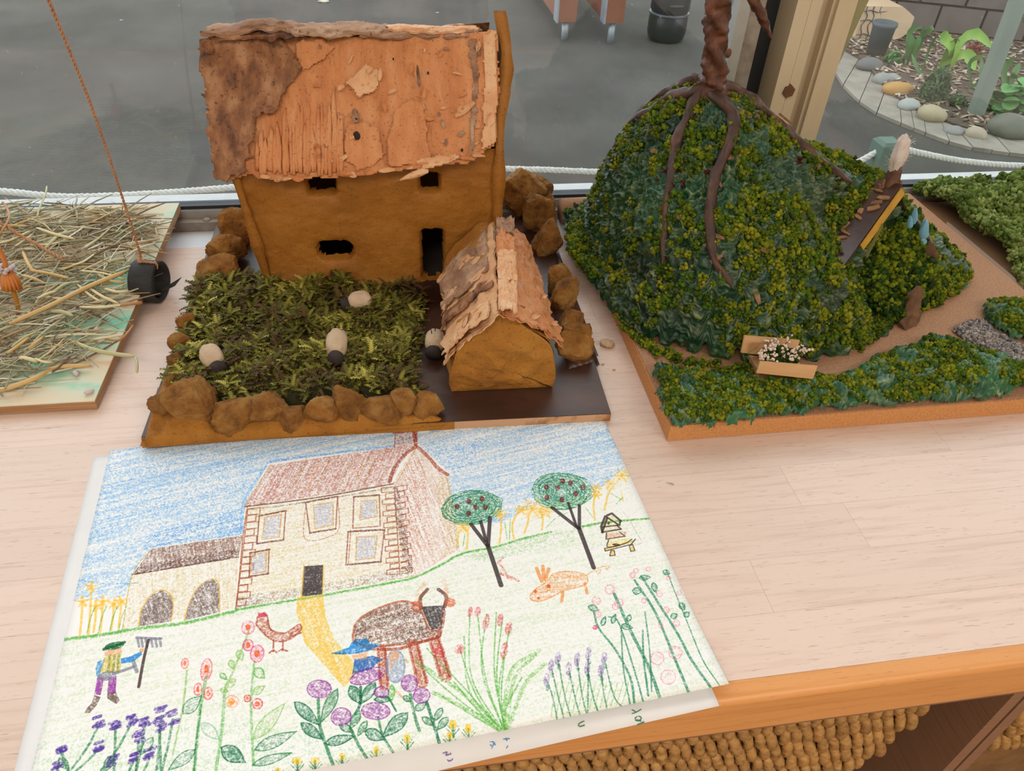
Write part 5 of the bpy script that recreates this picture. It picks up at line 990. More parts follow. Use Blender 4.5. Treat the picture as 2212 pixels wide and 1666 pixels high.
for i in range(34):
    p0 = (ftl*(1 - .5) + ftr*.5) + np.array([random.uniform(-.018, .016), random.uniform(.004, .026), -.008]); dd = np.array([random.uniform(-1, 1), random.uniform(-.5, .6), random.uniform(.25, .8)]); dd /= np.linalg.norm(dd); l = random.uniform(.012, .026); p1 = p0 + dd*l*.5 + [0, 0, .003]; p2 = p0 + dd*l; bb.tube([p0, p1, p2], [.0005, .0004, .0002], 4)
    for k in range(5): buds.append(p1 + (p2 - p1)*random.random() + np.array([random.uniform(-.002, .002), random.uniform(-.002, .002), random.uniform(0, .002)]))
bb.out('dried_stems', m_tw, tr, kind='stuff'); V, Fc, _ = scatter(*ICO[1], np.array(buds), RNG.uniform(.0007, .0014, len(buds))); build('dried_buds', V, Fc, m_bud, tr, True, kind='stuff')
turf(np.array([(ftl + ftr)/2 + [random.uniform(-.016, .014), random.uniform(.006, .026), -.006] for _ in range(40)]), np.tile([0, 0, 1.], (40, 1)), 'turf_filling', tr, pald, .004, 7)
# ---- rolled cork end poking out behind
q = PY(1232, 446, .835); V, Fq = tube([(q[0] - .012, .835, .018), (q[0] + .10, .84, .018)], [.015, .015], 20); build('cork_roll', V, Fq, m_corkt, None, True, label='pale cork roll poking out behind the left hill foot', cat='cork roll')
# ---- tray of pale green moss
m_card = mat('white_card_edge', (196, 176, 158), (214, 198, 184), scale=30, rough=.8); m_cardb = mat('brown_cardboard', (150, 112, 80), (168, 128, 94), scale=20, rough=.85)
mt = thing('moss_tray', (.82, .74, 0), 'tray of fluffy pale green moss on a cardboard sheet by the window', 'moss tray')
tx0 = .7085; B().box(tx0, 1.06, .60, .852, .0006, .0035).out('cardboard_sheet', m_cardb, mt); B().box(tx0 - .0012, tx0, .60, .79, .0006, .0075).out('card_edge', m_card, mt); B().box(tx0, 1.06, .60, .852, .0035, .0062).out('cardboard_sheet', m_cardb, mt)
palp = np.array([lin(c) for c in ((86, 104, 44), (104, 122, 56), (120, 136, 70), (70, 88, 34), (132, 146, 82))]); tp_ = np.array([(tx0 + .002, .602), (1.05, .602), (1.05, .858), (tx0 - .012, .858), (tx0 - .004, .80)]); n = 3600; pts = rand_in(tp_, n); pts = pts[pts[:, 0] < .98]
def trayh(p): return .012 + .013*(fbm(np.column_stack([p*20, np.zeros(len(p))]), 3, 71)) + .012*np.clip((p[:, 1] - .66)/.12, 0, 1) - .004*np.exp(-np.clip(p[:, 0] - tx0, 0, .2)/.010)
xs, ys = np.arange(tx0 + .003, .98, .004), np.arange(.602, .85, .004); X, Y = np.meshgrid(xs, ys); p = np.column_stack([X.ravel(), Y.ravel()]); build('moss_bed', np.column_stack([p, .0062 + np.maximum(trayh(p), .001)]), grid(len(xs), len(ys)), mat('tray_moss_bed', (58, 70, 26), (76, 92, 38), scale=60, rough=.95), mt, True)
turf(np.column_stack([pts, .0062 + np.maximum(trayh(pts), .001)]), np.tile([0, 0, 1.], (len(pts), 1)), 'moss_fluff', mt, palp, .0062, 26, 1.25)
# ================================================================ straw board, tyre swing
f_r = P(212, 885)[:2]; b_r = PY(393, 430, .864); pz0, pz1 = .0008, .0200; YA, YB = f_r[1], .8635; TH_ = .0095
def plyz(y): return pz0 + (pz1 - pz0)*(y - YA)/(YB - YA)
m_plyt = mat('plywood_with_green_wash', (222, 196, 164), (206, 206, 180), (128, 200, 172), scale=13, stretch=(.6, 1.6, 1), detail=7, rough=.6, mid=.52, contrast=.11)
m_plye = mat('pale_plywood_edge', (196, 156, 116), (150, 104, 66), (208, 172, 132), scale=5, stretch=(2, 2, 260), detail=2, rough=.75)
sb = thing('straw_board', tuple(P(100, 700)), 'thin plywood board washed pale green under scattered straw', 'board')
xa, xb = f_r[0], b_r[0] - .004
bot = [(-.62, YA + .004, pz0), (xa, YA, pz0), (xb, YB, pz1), (-.62, YB, pz1)]
B().hexa(bot, [(x, y, z + TH_ - .001) for x, y, z in bot]).out('plywood_core', m_plye, sb)
B().hexa([(x, y, z + TH_ - .001) for x, y, z in bot], [(x, y, z + TH_) for x, y, z in bot]).out('plywood_face', m_plyt, sb)
PN = np.cross(np.array([1, 0, 0]), np.array([0, YB - YA, pz1 - pz0])); PN /= np.linalg.norm(PN); PP = np.array([xa, YA, pz0 + TH_])
def ply(px, py, h=0.): return PL(px, py, PP + PN*h, PN)
m_straw = mat('dry_straw', (0, 0, 0), vcol=True, rough=.6, spec=.3)
pals = np.array([lin(c) for c in ((214, 206, 176), (204, 194, 158), (184, 178, 144), (152, 148, 118), (230, 226, 206), (168, 140, 104), (128, 100, 76), (146, 144, 122), (206, 184, 136))])
def stalk(p, ang, L, w, bend, lift, tilt=0., n=4):
    e1 = np.array([math.cos(ang), math.sin(ang), 0]); e1 -= PN*np.dot(e1, PN); e1 /= np.linalg.norm(e1); e2 = np.cross(PN, e1); t = np.linspace(-.5, .5, n)
    return p + np.outer(t*L, e1) + np.outer(bend*L*(t*t), e2) + np.outer(lift + tilt*t*L + .12*L*lift/.01*(.25 - t*t), PN)
area = [(-40, 448), (120, 448), (200, 450), (300, 452), (350, 470), (345, 530), (300, 560), (285, 620), (262, 680), (240, 730), (215, 765), (150, 800), (70, 840), (-20, 872), (-150, 900), (-200, 480)]
ap_ = np.array([ply(*a)[:2] for a in area]); VV, FF, CC = [], [], []; nn_ = 0; pts = rand_in(ap_, 1600); dd_ = pdist(pts, ap_); k_ = 0
for (x, y), d in zip(pts, dd_):
    if x < -.55: continue
    if d < .012 and random.random() < .45: continue
    p = np.array([x, y, plyz(y) + TH_]); ang = random.gauss(.25, .55) if random.random() < .6 else random.uniform(0, math.pi); L = random.uniform(.018, .075)*random.choice((.6, 1, 1)); w = random.uniform(.0003, .0011)*random.choice((.7, 1, 1.3))
    q = stalk(p, ang, L, w, random.uniform(-.35, .35), random.uniform(.0008, .010), random.uniform(-.12, .12)); hi = np.maximum(q[:, 2], plyz(q[:, 1]) + TH_ + w*.5); q[:, 2] = hi
    V, F_ = tube(q, [w*.6, w, w, w*.5], 4, 0, False); V = np.asarray(V); VV.append(V); FF += [tuple(i + nn_ for i in f) for f in F_]; nn_ += len(V); CC.append(np.tile(pals[random.randrange(9)]*random.uniform(.72, 1.12), (len(V), 1)))
build('loose_straw', np.vstack(VV), np.array(FF), m_straw, col=np.vstack(CC), label='tangle of dry straw and hay spread over the plywood', cat='straw', kind='stuff')
m_st = [mat('straw_stalk_%d' % i, c1, c2, scale=8, stretch=(.3, .3, 6), rough=.55) for i, (c1, c2) in enumerate([((214, 196, 146), (230, 216, 174)), ((196, 158, 98), (216, 182, 122)), ((176, 170, 122), (200, 192, 146)), ((168, 116, 72), (190, 138, 90))])]
def bigstalk(pxs, w, m, label, h=.008, grp='long straw stalks on top of the straw'):
    q = smooth_path([ply(x, y, h + .002*math.sin(i*2.)) for i, (x, y) in enumerate(pxs)], 12); build('straw_stalk', *tube(q, np.interp(np.linspace(0, 1, 12), [0, .1, .9, 1], [w*.6, w, w, w*.4]), 6), m_st[m], None, True, label=label, cat='straw', group=grp)
L0 = 'long dry straw stalk lying on the straw heap'
for pxs, w, m, lb, h in [
    ([(20, 700), (110, 660), (190, 620), (278, 584)], .0022, 1, 'thick golden straw stalk pointing at the black tyre', .014),
    ([(0, 845), (70, 820), (120, 795), (195, 790)], .0022, 1, 'thick golden straw stalk along the near board edge', .006),
    ([(150, 735), (200, 755), (250, 765), (292, 770)], .0020, 2, 'long pale stalk sticking out over the right board edge', .008),
    ([(292, 770), (296, 785), (296, 806)], .0012, 2, 'thin straw tip hanging past the plywood edge', .008),
    ([(255, 660), (285, 656), (308, 654)], .0016, 3, 'rust brown straw below the black tyre', .010),
    ([(288, 702), (275, 720), (255, 735), (225, 732)], .0011, 3, 'bent rust brown straw near the right board edge', .008),
    ([(80, 470), (85, 450), (98, 420), (101, 402)], .0011, 2, 'straw blade standing up against the window', .016),
    ([(0, 505), (20, 470), (12, 445), (4, 436)], .0013, 3, 'curled brown stem at the far corner of the straw', .02)]: bigstalk(pxs, w, m, lb, h)
random.seed(8)
for i in range(34):
    x, y = random.uniform(0, 270), random.uniform(470, 790)
    if x > 330 - (y - 470)*.35: continue
    a = random.gauss(-.35, .6); l = random.uniform(40, 110); bigstalk([(x - l/2*math.cos(a), y - l/2*math.sin(a)*.7), (x, y + random.uniform(-5, 5)), (x + l/2*math.cos(a), y + l/2*math.sin(a)*.7)], random.uniform(.0009, .0019), random.choice((0, 0, 1, 2)), L0, random.uniform(.007, .013))
m_bead = mat('pearly_bead', (214, 196, 196), (230, 216, 214), scale=30, rough=.15, trans=.3); m_beadp = mat('mauve_bead', (120, 88, 104), (146, 112, 126), scale=30, rough=.2)
for i, (x, y) in enumerate([(192, 846), (64, 820), (148, 782), (163, 806), (151, 634), (323, 476), (49, 452), (87, 461), (120, 760), (210, 712), (195, 511)]):
    c = ply(x, y, .0022); v, f = ICO[2]; a = random.uniform(0, 3); V = v*[.0042, .0024, .0022]; V = V@np.array([[math.cos(a), math.sin(a), 0], [-math.sin(a), math.cos(a), 0], [0, 0, 1]]) + c
    build('bead', V, f, m_beadp if i == 10 else m_bead, None, True, label='mauve bead buried in the far straw' if i == 10 else 'pearly teardrop bead lying among the straw', cat='bead', group='beads among the straw')
# ---- tyre swing
m_tyre = mat('black_crepe_paper', (26, 25, 26), (42, 40, 40), (50, 48, 48), scale=40, stretch=(1, 1, 5), rough=.75, bump=.5, bscale=160, bdist=.001)
m_twine = mat('jute_twine', (160, 106, 70), (204, 150, 108), scale=120, rough=.9, bump=.4)
Rt = .0215; tc_ = P(322, 606, Rt + .0012); tsw = thing('tyre_swing', (tc_[0], tc_[1], 0), 'black rolled paper tyre hanging on jute twine beside the straw', 'tyre swing')
axd = np.array([math.cos(-.22), math.sin(-.22), -.04]); axd /= np.linalg.norm(axd); up = np.array([0, 0, 1.]) - axd*axd[2]; up /= np.linalg.norm(up); sd = np.cross(up, axd)
k = 36; wid = .0118; V = []
prof = [(-wid, Rt*.97), (wid, Rt), (wid + .0004, Rt*.9), (wid, Rt*.80), (-wid, Rt*.78), (-wid - .0004, Rt*.9)]
for j in range(k):
    a = j*2*math.pi/k; fl = 1 - .05*max(0, math.cos(a - .0))**6 + .03*math.cos(3*a)
    for x, r in prof: V.append(tc_ + axd*x + (up*math.cos(a) + sd*math.sin(a))*r*fl)
m6 = len(prof); build('tyre', V, [(j*m6 + i, j*m6 + (i + 1) % m6, ((j + 1) % k)*m6 + (i + 1) % m6, ((j + 1) % k)*m6 + i) for j in range(k) for i in range(m6)], m_tyre, tsw, True)
# inner roll seam
V = []
for j in range(20):
    a = 2.2 + j/19*3.6; r = Rt*(.76 - .22*j/19)
    for x in (-wid*.9, wid*.92): V.append(tc_ + axd*x + (up*math.cos(a) + sd*math.sin(a))*r)
for j in range(20):
    a = 2.2 + j/19*3.6; r = Rt*(.73 - .22*j/19)
    for x in (-wid*.9, wid*.92): V.append(tc_ + axd*x + (up*math.cos(a) + sd*math.sin(a))*r)
build('inner_roll', V, [(2*j, 2*j + 1, 2*j + 3, 2*j + 2) for j in range(19)] + [(40 + 2*j, 42 + 2*j, 43 + 2*j, 41 + 2*j) for j in range(19)] + [(2*j + 1, 2*j + 41, 2*j + 43, 2*j + 3) for j in range(19)], m_tyre, tsw, True)
q = tc_ + axd*wid; fp = [q - up*.008 - sd*.004, PY(392, 600, q[1] - .012), PY(378, 618, q[1] - .012), q - up*.012]; nf_ = np.cross(fp[1] - fp[0], fp[3] - fp[0]); nf_ /= np.linalg.norm(nf_); B().prism(fp, nf_*.0006).out('paper_flap', m_tyre, tsw)
tt = tc_ + up*Rt*1.0 - axd*.004
tw_path = smooth_path([tt, PY(300, 540, tt[1] - .002), PY(262, 420, tt[1] - .012), PY(205, 250, tt[1] - .035), PY(150, 110, tt[1] - .055), PY(105, 0, tt[1] - .07), PY(72, -90, tt[1] - .085)], 260)
twisted(tw_path, .0013, 130, m_twine, 'twine', tsw, 2, 5)
lp = [tc_ + axd*(-.004) + (up*math.cos(a) + sd*math.sin(a))*r for a, r in ((0, Rt*1.05), (.15, Rt*1.0), (.1, Rt*.9))]; kn = [tt + axd*x + up*.0008 for x in np.linspace(-.002, wid + .004, 8)] + [tt + axd*(wid + .0045) - up*.004, tt + axd*(wid + .003) - up*.006]
twisted(smooth_path(kn, 40), .0013, 130, m_twine, 'twine_loop', tsw, 2, 5); v, f = ICO[2]; build('twine_knot', v*[.0028, .0024, .0024] + tt + up*.001, f, m_twine, tsw, True)
bb = B(); 
for i in range(150):
    p = tw_path[random.randrange(5, 250)]; a = random.uniform(0, 6.28); d = np.array([math.cos(a), math.sin(a)*.5, random.uniform(-.6, .6)]); d /= np.linalg.norm(d); l = random.uniform(.002, .006); bb.tube([p, p + d*l*.6 + [0, 0, .0005], p + d*l], [.00012, .0001, .00005], 3)
bb.out('twine_fuzz', m_twine, tsw, kind='stuff')
# ---- twine lying on the straw and the orange tassel
twisted(smooth_path([ply(-60, 440, .03), ply(-10, 474, .022), ply(30, 500, .016), ply(75, 525, .014), ply(140, 563, .008)], 120), .0019, 90, m_twine, 'jute_string', None, 2, 6, label='loose jute string lying across the straw', cat='string')
td = thing('straw_tassel', tuple(ply(25, 640)), 'orange raffia tassel with pearly cap on a bent stem in the straw', 'tassel')
m_or = mat('orange_raffia', (190, 108, 44), (214, 134, 66), scale=60, stretch=(1, 1, .2), rough=.6); m_ost = mat('amber_stem', (170, 110, 30), (196, 136, 50), scale=80, rough=.5)
yb_ = ply(25, 640)[1] - .03; pA, pB, pC = PY(8, 560, yb_), PY(16, 588, yb_), PY(26, 622, yb_)
B().tube(smooth_path([PY(-6, 530, yb_), pA, pB], 10), .0022, 8).out('upper_stem', m_or, td, True); B().tube(smooth_path([pC, PY(36, 650, yb_), PY(40, 675, yb_), PY(42, 696, yb_ + .004)], 16), .0022, 8).out('lower_stem', m_ost, td, True)
for i in range(14):
    a = i*6.2832/14; o = np.array([math.cos(a), math.sin(a), 0]); B().tube([pB + o*.003, pB*.5 + pC*.5 + o*.0062, pC + o*.0075 + [0, 0, random.uniform(-.002, .002)]], [.0014, .0018, .0016], 6).out('raffia_strand', m_or, td, True)
for i in range(12):
    a = i*2.4; p = pA*.25 + pB*.75 + np.array([math.cos(a)*.006, math.sin(a)*.006, random.uniform(-.003, .004)]); v, f = ICO[1]; build('pearl', v*.0022 + p, f, m_bead, td, True)
# ================================================================ the drawing
th = math.radians(4.0); EX = np.array([math.cos(th), math.sin(th)]); EY = np.array([-math.sin(th), math.cos(th)]); PTL = P(238, 975)[:2]; PW, PH = .4135, .292
def plift(u, v):   # u right 0..1, v down 0..1: the near edge bows up a little
    return .0005 + .0055*np.clip((v - .72)/.28, 0, 1)**1.6*(.45 + .55*np.clip(u, 0, 1)) + .0012*np.sin(np.clip(v, 0, 1)*math.pi)*np.clip(u - .6, 0, 1)
def puv(x, y):     # photo pixel -> paper uv
    z = .0005
    for _ in range(4):
        p = P(x, y, z)[:2] - PTL; u, v = p@EX/PW, -(p@EY)/PH; z = float(plift(np.array(u), np.array(v)))
    return u, v
IW, IH = 1800, 1272
canv = np.ones((IH, IW, 3), np.float32)*np.array([.952, .947, .942], np.float32)
_r = np.random.default_rng(5)
def _nz(h, w, s):
    a = _r.random((int(h/s) + 3, int(w/s) + 3)); y, x = np.arange(h)/s, np.arange(w)/s; i, j = y.astype(int), x.astype(int); fy, fx = (y - i)[:, None], (x - j)[None]
    return (a[i][:, j]*(1 - fy)*(1 - fx) + a[i + 1][:, j]*fy*(1 - fx) + a[i][:, j + 1]*(1 - fy)*fx + a[i + 1][:, j + 1]*fy*fx)
GR = (.5*_nz(IH, IW, 2.6) + .3*_nz(IH, IW, 5) + .2*_nz(IH, IW, 1.3)); GR = (GR - GR.mean())/GR.std()*.13 + .5
LOWN = _nz(IH, IW, 46); HT = _r.random((512, 512))
def S(c): return np.array(c, np.float32)/255.
def hatch(yy, xx, ang, sp, ln):
    c, s = math.cos(ang), math.sin(ang); u, v = xx*c + yy*s, -xx*s + yy*c; i = np.floor(v/sp).astype(int); f = v/sp - i; o = HT[0][i % 512]*ln; k = np.floor((u + o)/ln); g = (u + o)/ln - k; a = HT[i % 512, k.astype(int) % 512]; b = HT[i % 512, (k.astype(int) + 1) % 512]; q = a*(1 - g) + b*g
    a2 = HT[(i + 1) % 512, k.astype(int) % 512]; b2 = HT[(i + 1) % 512, (k.astype(int) + 1) % 512]; q2 = a2*(1 - g) + b2*g; return q*(1 - f) + q2*f
def put(sl, a, col):
    c = canv[sl]; a = np.clip(a, 0, 1)[..., None].astype(np.float32); col = S(col); canv[sl] = c*(1 - a) + a*(col*.72 + .28*c*col)
def topx(pts): return np.array([(lambda t: (t[0]*IW, t[1]*IH))(puv(x, y)) for x, y in pts])
def fill(pts, col, pr=.55, ang=0., sp=3., ln=40., hs=.5, edge=3., smooth=False, px=False):
    q = np.asarray(pts, float) if px else topx(pts)
    if smooth: q = smooth_path(np.column_stack([np.vstack([q, q[:1]]), np.zeros(len(q) + 1)]), 60)[:, :2]
    x0, y0 = np.maximum(np.floor(q.min(0)).astype(int) - 3, 0); x1, y1 = np.minimum(np.ceil(q.max(0)).astype(int) + 3, [IW, IH])
    if x1 <= x0 or y1 <= y0: return
    yy, xx = np.mgrid[y0:y1, x0:x1]; m = np.zeros(yy.shape, bool); j = len(q) - 1
    for i in range(len(q)):
        if abs(q[j, 1] - q[i, 1]) > 1e-9: m ^= ((q[i, 1] > yy) != (q[j, 1] > yy)) & (xx < (q[j, 0] - q[i, 0])*(yy - q[i, 1])/(q[j, 1] - q[i, 1]) + q[i, 0])
        j = i
    sl = np.s_[y0:y1, x0:x1]; h = hatch(yy, xx, ang, sp, ln); hs = hs*.62; pp = pr*(1 - hs) + pr*hs*2*h; put(sl, np.clip((pp - GR[sl])*1.6 + .36, 0, .95)*m*min(.92, .16 + pr), col)
def line(pts, w, col, pr=.8, smooth=True, px=False):
    q = np.asarray(pts, float) if px else topx(pts)
    if smooth and len(q) > 2: q = smooth_path(np.column_stack([q, np.zeros(len(q))]), len(q)*7)[:, :2]
    w = w*1.62/2
    x0, y0 = np.maximum(np.floor(q.min(0) - w - 3).astype(int), 0); x1, y1 = np.minimum(np.ceil(q.max(0) + w + 3).astype(int), [IW, IH])
    if x1 <= x0 or y1 <= y0: return
    yy, xx = np.mgrid[y0:y1, x0:x1]; d = np.full(yy.shape, 1e9)
    for a, b in zip(q[:-1], q[1:]):
        ab = b - a; L = ab@ab + 1e-9; t = np.clip(((xx - a[0])*ab[0] + (yy - a[1])*ab[1])/L, 0, 1); d = np.minimum(d, np.hypot(xx - a[0] - t*ab[0], yy - a[1] - t*ab[1]))
    sl = np.s_[y0:y1, x0:x1]; put(sl, np.clip((w - d)/1.1 + .5, 0, 1)*np.clip((pr - GR[sl])*1.7 + .40, 0, .9)*.92, col)
def ell(cx, cy, rx, ry, col, pr=.6, rot=0., ang=.6, sp=2.2, ln=16, outline=None):
    a = np.linspace(0, 2*math.pi, 26)[:-1]; c, s = math.cos(rot), math.sin(rot); p = [(cx + rx*math.cos(t)*c - ry*math.sin(t)*s, cy + rx*math.cos(t)*s + ry*math.sin(t)*c) for t in a]; fill(p, col, pr, ang, sp, ln, .6)
    if outline: line(p + p[:1], outline, col, .7)
def leaf(a, b, w, col, pr=.55, outline=True):
    a, b = np.array(a, float), np.array(b, float); d = b - a; n = np.array([-d[1], d[0]])/np.linalg.norm(d); t = np.linspace(0, 1, 9); up = [a + d*x + n*w/2*math.sin(math.pi*x**.8) for x in t]; lo = [a + d*x - n*w/2*math.sin(math.pi*x**.8) for x in t[::-1]]; p = up + lo; fill(p, col, pr, math.atan2(d[1], d[0]) + .5, 2.4, 20, .6)
    if outline: line(p + p[:1], 2, col, .75)
def T(ox, oy, s): return lambda *pts: [(ox + x/s, oy + y/s) for x, y in pts]
c4, c5, c6, c7, ca, cb_, cc, cd = T(0, 920, 2.234), T(480, 900, 3.332), T(900, 900, 2.989), T(560, 1230, 2.048), T(880, 960, 4.9), T(1080, 1000, 5.205), T(120, 1340, 3.814), T(600, 1340, 4.424)
BLUE, BLD = (104, 172, 236), (60, 144, 228); GRL, GRM, GRD, GRX = (150, 196, 112), (98, 182, 76), (58, 132, 88), (24, 108, 72); YEL, YLO, ORG = (246, 200, 80), (206, 176, 84), (238, 152, 84); BRN, RBR, DK, RED = (96, 58, 48), (168, 84, 58), (62, 52, 56), (222, 68, 84); PUR, LAV = (150, 58, 162), (98, 70, 168); PEA = (240, 176, 136); LV2 = (186, 188, 220); GRY = (138, 140, 158)
# sky
sky = [(215, 950), (1340, 850), (1350, 1010), (1290, 1062), (1150, 1092), (1085, 1130), (988, 1132), (972, 1060), (968, 1020), (900, 958), (850, 962), (580, 1000), (530, 1092), (522, 1156), (328, 1184), (286, 1240), (270, 1290), (150, 1300)]
fill(sky, BLUE, .44, -.10, 3.0, 90, .8); fill(sky, BLUE, .38, -.16, 8., 260, 1.6); fill([(228, 1000), (560, 990), (530, 1060), (400, 1090), (190, 1170)], BLUE, .30, -.05, 5, 120, .9); fill([(340, 1150), (520, 1100), (524, 1154), (330, 1184), (300, 1190)], BLD, .42, -.1, 3, 60, .8)
line([(580, 1000), (640, 990), (720, 980), (850, 964)], 7, BLD, .5); line([(575, 1008), (545, 1050), (526, 1092), (522, 1150)], 7, BLUE, .5); line([(160, 1252), (230, 1262), (300, 1260)], 2, BLUE, .6); fill([(905, 958), (1060, 945), (1000, 1020), (972, 1025)], BLD, .32, -.1, 3, 60, .8)
# grass field wash
fieldp = [(135, 1380), (280, 1364), (440, 1340), (510, 1318), (700, 1284), (895, 1248), (985, 1198), (1130, 1162), (1240, 1140), (1412, 1118), (1580, 1480), (1300, 1560), (800, 1680), (400, 1720), (0, 1760), (60, 1660)]
fill(fieldp, GRL, .345, -.06, 3.4, 110, .8); fill([(985, 1130), (1090, 1130), (1290, 1070), (1350, 1010), (1412, 1118), (1130, 1162), (985, 1198)], GRL, .3, -.3, 3, 60, .8); fill([(60, 1600), (520, 1560), (900, 1640), (900, 1700), (0, 1760)], (120, 206, 176), .25, -.05, 4, 120, .9)
fill([(990, 1200), (1130, 1166), (1240, 1144), (1240, 1170), (1050, 1215)], GRM, .36, -.2, 3, 60, .8)
for w, pr in ((8, .5), (4, .7)): line([(135, 1382), (220, 1372), (300, 1358), (400, 1346), (510, 1320)], w, GRM, pr); line([(510, 1318), (640, 1296), (700, 1286), (830, 1262), (895, 1248), (950, 1222), (1000, 1196), (1070, 1182), (1130, 1164), (1190, 1150)], w*.8, GRM, pr); line([(1258, 1138), (1300, 1130), (1360, 1124), (1408, 1120)], w*.8, GRM, pr)
# main house
front = [(530, 1092), (848, 1046), (893, 1246), (508, 1315)]; side = [(848, 1044), (898, 964), (966, 1030), (990, 1188), (893, 1248)]
fill(front, YLO, .42, -.08, 3, 70, .7); fill(front, (206, 158, 120), .2, .3, 4, 40, .9); fill([(508, 1315), (512, 1290), (700, 1262), (890, 1220), (893, 1246)], (96, 76, 72), .40, -.15, 3, 50, .8)
fill(side, (200, 130, 100), .46, 1.4, 3, 60, .8); fill([(870, 1000), (915, 990), (930, 1180), (893, 1220)], (190, 84, 60), .36, 1.4, 3, 60, .8); fill([(940, 1030), (966, 1030), (990, 1188), (960, 1205)], YLO, .4, 1.4, 3, 40, .8)
roof = [(526, 1096), (582, 1006), (720, 985), (852, 966), (898, 963), (866, 1000), (840, 1048)]
fill(roof, (176, 92, 84), .52, -1.2, 3, 60, .7); fill(roof, (190, 110, 84), .40, -1.1, 4, 80, .9)
for x in (640, 690, 740, 772, 790): line([(x + 22, 992), (x + 6, 1024), (x - 8, 1052)], 3.5, (172, 150, 84), .5)
line([(690, 1005), (672, 1035), (664, 1060)], 3, ORG, .55); line([(782, 1000), (770, 1030)], 3, ORG, .55)
fill(c5((1240, 115), (1405, 105), (1400, 205), (1240, 225)), (186, 92, 72), .5, 1.5, 3, 30, .7); fill(c5((1365, 110), (1405, 105), (1405, 210), (1380, 210)), (166, 62, 44), .8, 1.5, 3, 30, .5); line(c5((1235, 118), (1410, 104)), 6, (168, 66, 44), .8); line(c5((1245, 120), (1240, 225)), 2, RBR, .8)
line(c5((1205, 470), (1235, 380), (1300, 290), (1395, 215)), 8, (160, 76, 58), .7); line(c5((1400, 215), (1480, 290), (1550, 370), (1620, 420)), 9, (172, 80, 62), .7); line(c5((1395, 225), (1300, 400), (1250, 480)), 2, (214, 160, 80), .7)
line(c5((160, 650), (500, 610), (830, 560), (1230, 485)), 3.5, (110, 70, 66), .8); line(c5((180, 672), (590, 620), (1240, 510)), 4, (120, 100, 96), .45)
line([(527, 1094), (584, 1005)], 2, YLO, .7); line(c5((180, 655), (150, 860), (120, 1180), (95, 1385)), 2, RBR, .8); line([(966, 1030), (978, 1100), (990, 1190)], 5, (176, 160, 110), .5)
fill(c5((1225, 510), (1265, 500), (1350, 1000), (1380, 1090), (1320, 1140), (1240, 700)), (100, 70, 66), .5, 1.3, 3, 40, .7)
# quoins
for i in range(14):
    f = i/14.; x0, y0 = 535 - 25*f, 1100 + 212*f; w = 20 if i % 2 else 27; line([(x0, y0), (x0 + w, y0 - 3), (x0 + w - 1, y0 + 11), (x0 - 1, y0 + 13), (x0, y0)], 2, RBR, .8, False)
for i in range(15):
    f = i/15.; x0, y0 = 852 + 12*f, 1052 + 190*f; w = 20 if i % 2 else 28; line([(x0, y0), (x0 - w, y0 + 3), (x0 - w, y0 + 13), (x0, y0 + 11), (x0, y0)], 2, RBR, .8, False); line([(x0 + 4, y0), (x0 + 4 + w*.8, y0 - 4), (x0 + 5 + w*.8, y0 + 6), (x0 + 4, y0 + 11)], 2, RBR, .75, False)
# windows
def window(outer, inner, sill=True):
    fill(inner, LV2, .62, 1.45, 3, 30, .5); line(inner + inner[:1], 2.4, (226, 172, 84), .7, False); line(outer + outer[:1], 2.4, (150, 84, 66), .8, False); line(outer[:2], 5, (132, 84, 76), .6)
    if sill: line([outer[3], outer[2]], 4.5, (120, 84, 80), .6)
window([(560, 1115), (617, 1104), (612, 1167), (555, 1175)], [(572, 1118), (608, 1112), (603, 1161), (566, 1166)]); window([(660, 1086), (729, 1073), (725, 1143), (669, 1152)], [(677, 1092), (719, 1085), (720, 1134), (680, 1143)]); window([(764, 1074), (819, 1070), (821, 1137), (762, 1142)], [(780, 1083), (813, 1080), (815, 1116), (777, 1124)], False); window([(752, 1149), (830, 1145), (822, 1214), (747, 1221)], [(770, 1161), (815, 1158), (809, 1206), (768, 1211)]); window([(540, 1195), (581, 1188), (579, 1240), (538, 1246)], [(544, 1199), (576, 1194), (574, 1236), (541, 1241)])
line(c5((600, 640), (585, 850), (640, 895), (760, 870), (840, 800), (830, 580)), 1.6, RBR, .6); line([(757, 1152), (752, 1218)], 1.6, RBR, .7)
fill([(656, 1224), (698, 1221), (696, 1284), (651, 1290)], (66, 58, 62), .92, .3, 3, 20, .3); line([(657, 1222), (651, 1290)], 3, YEL, .8); line([(699, 1220), (697, 1284)], 3, YEL, .7)
fill([(642, 1289), (698, 1285), (703, 1332), (721, 1381), (761, 1426), (770, 1453), (743, 1486), (698, 1435), (658, 1390), (640, 1323)], YEL, .72, 1.3, 3.4, 70, .5, smooth=False)
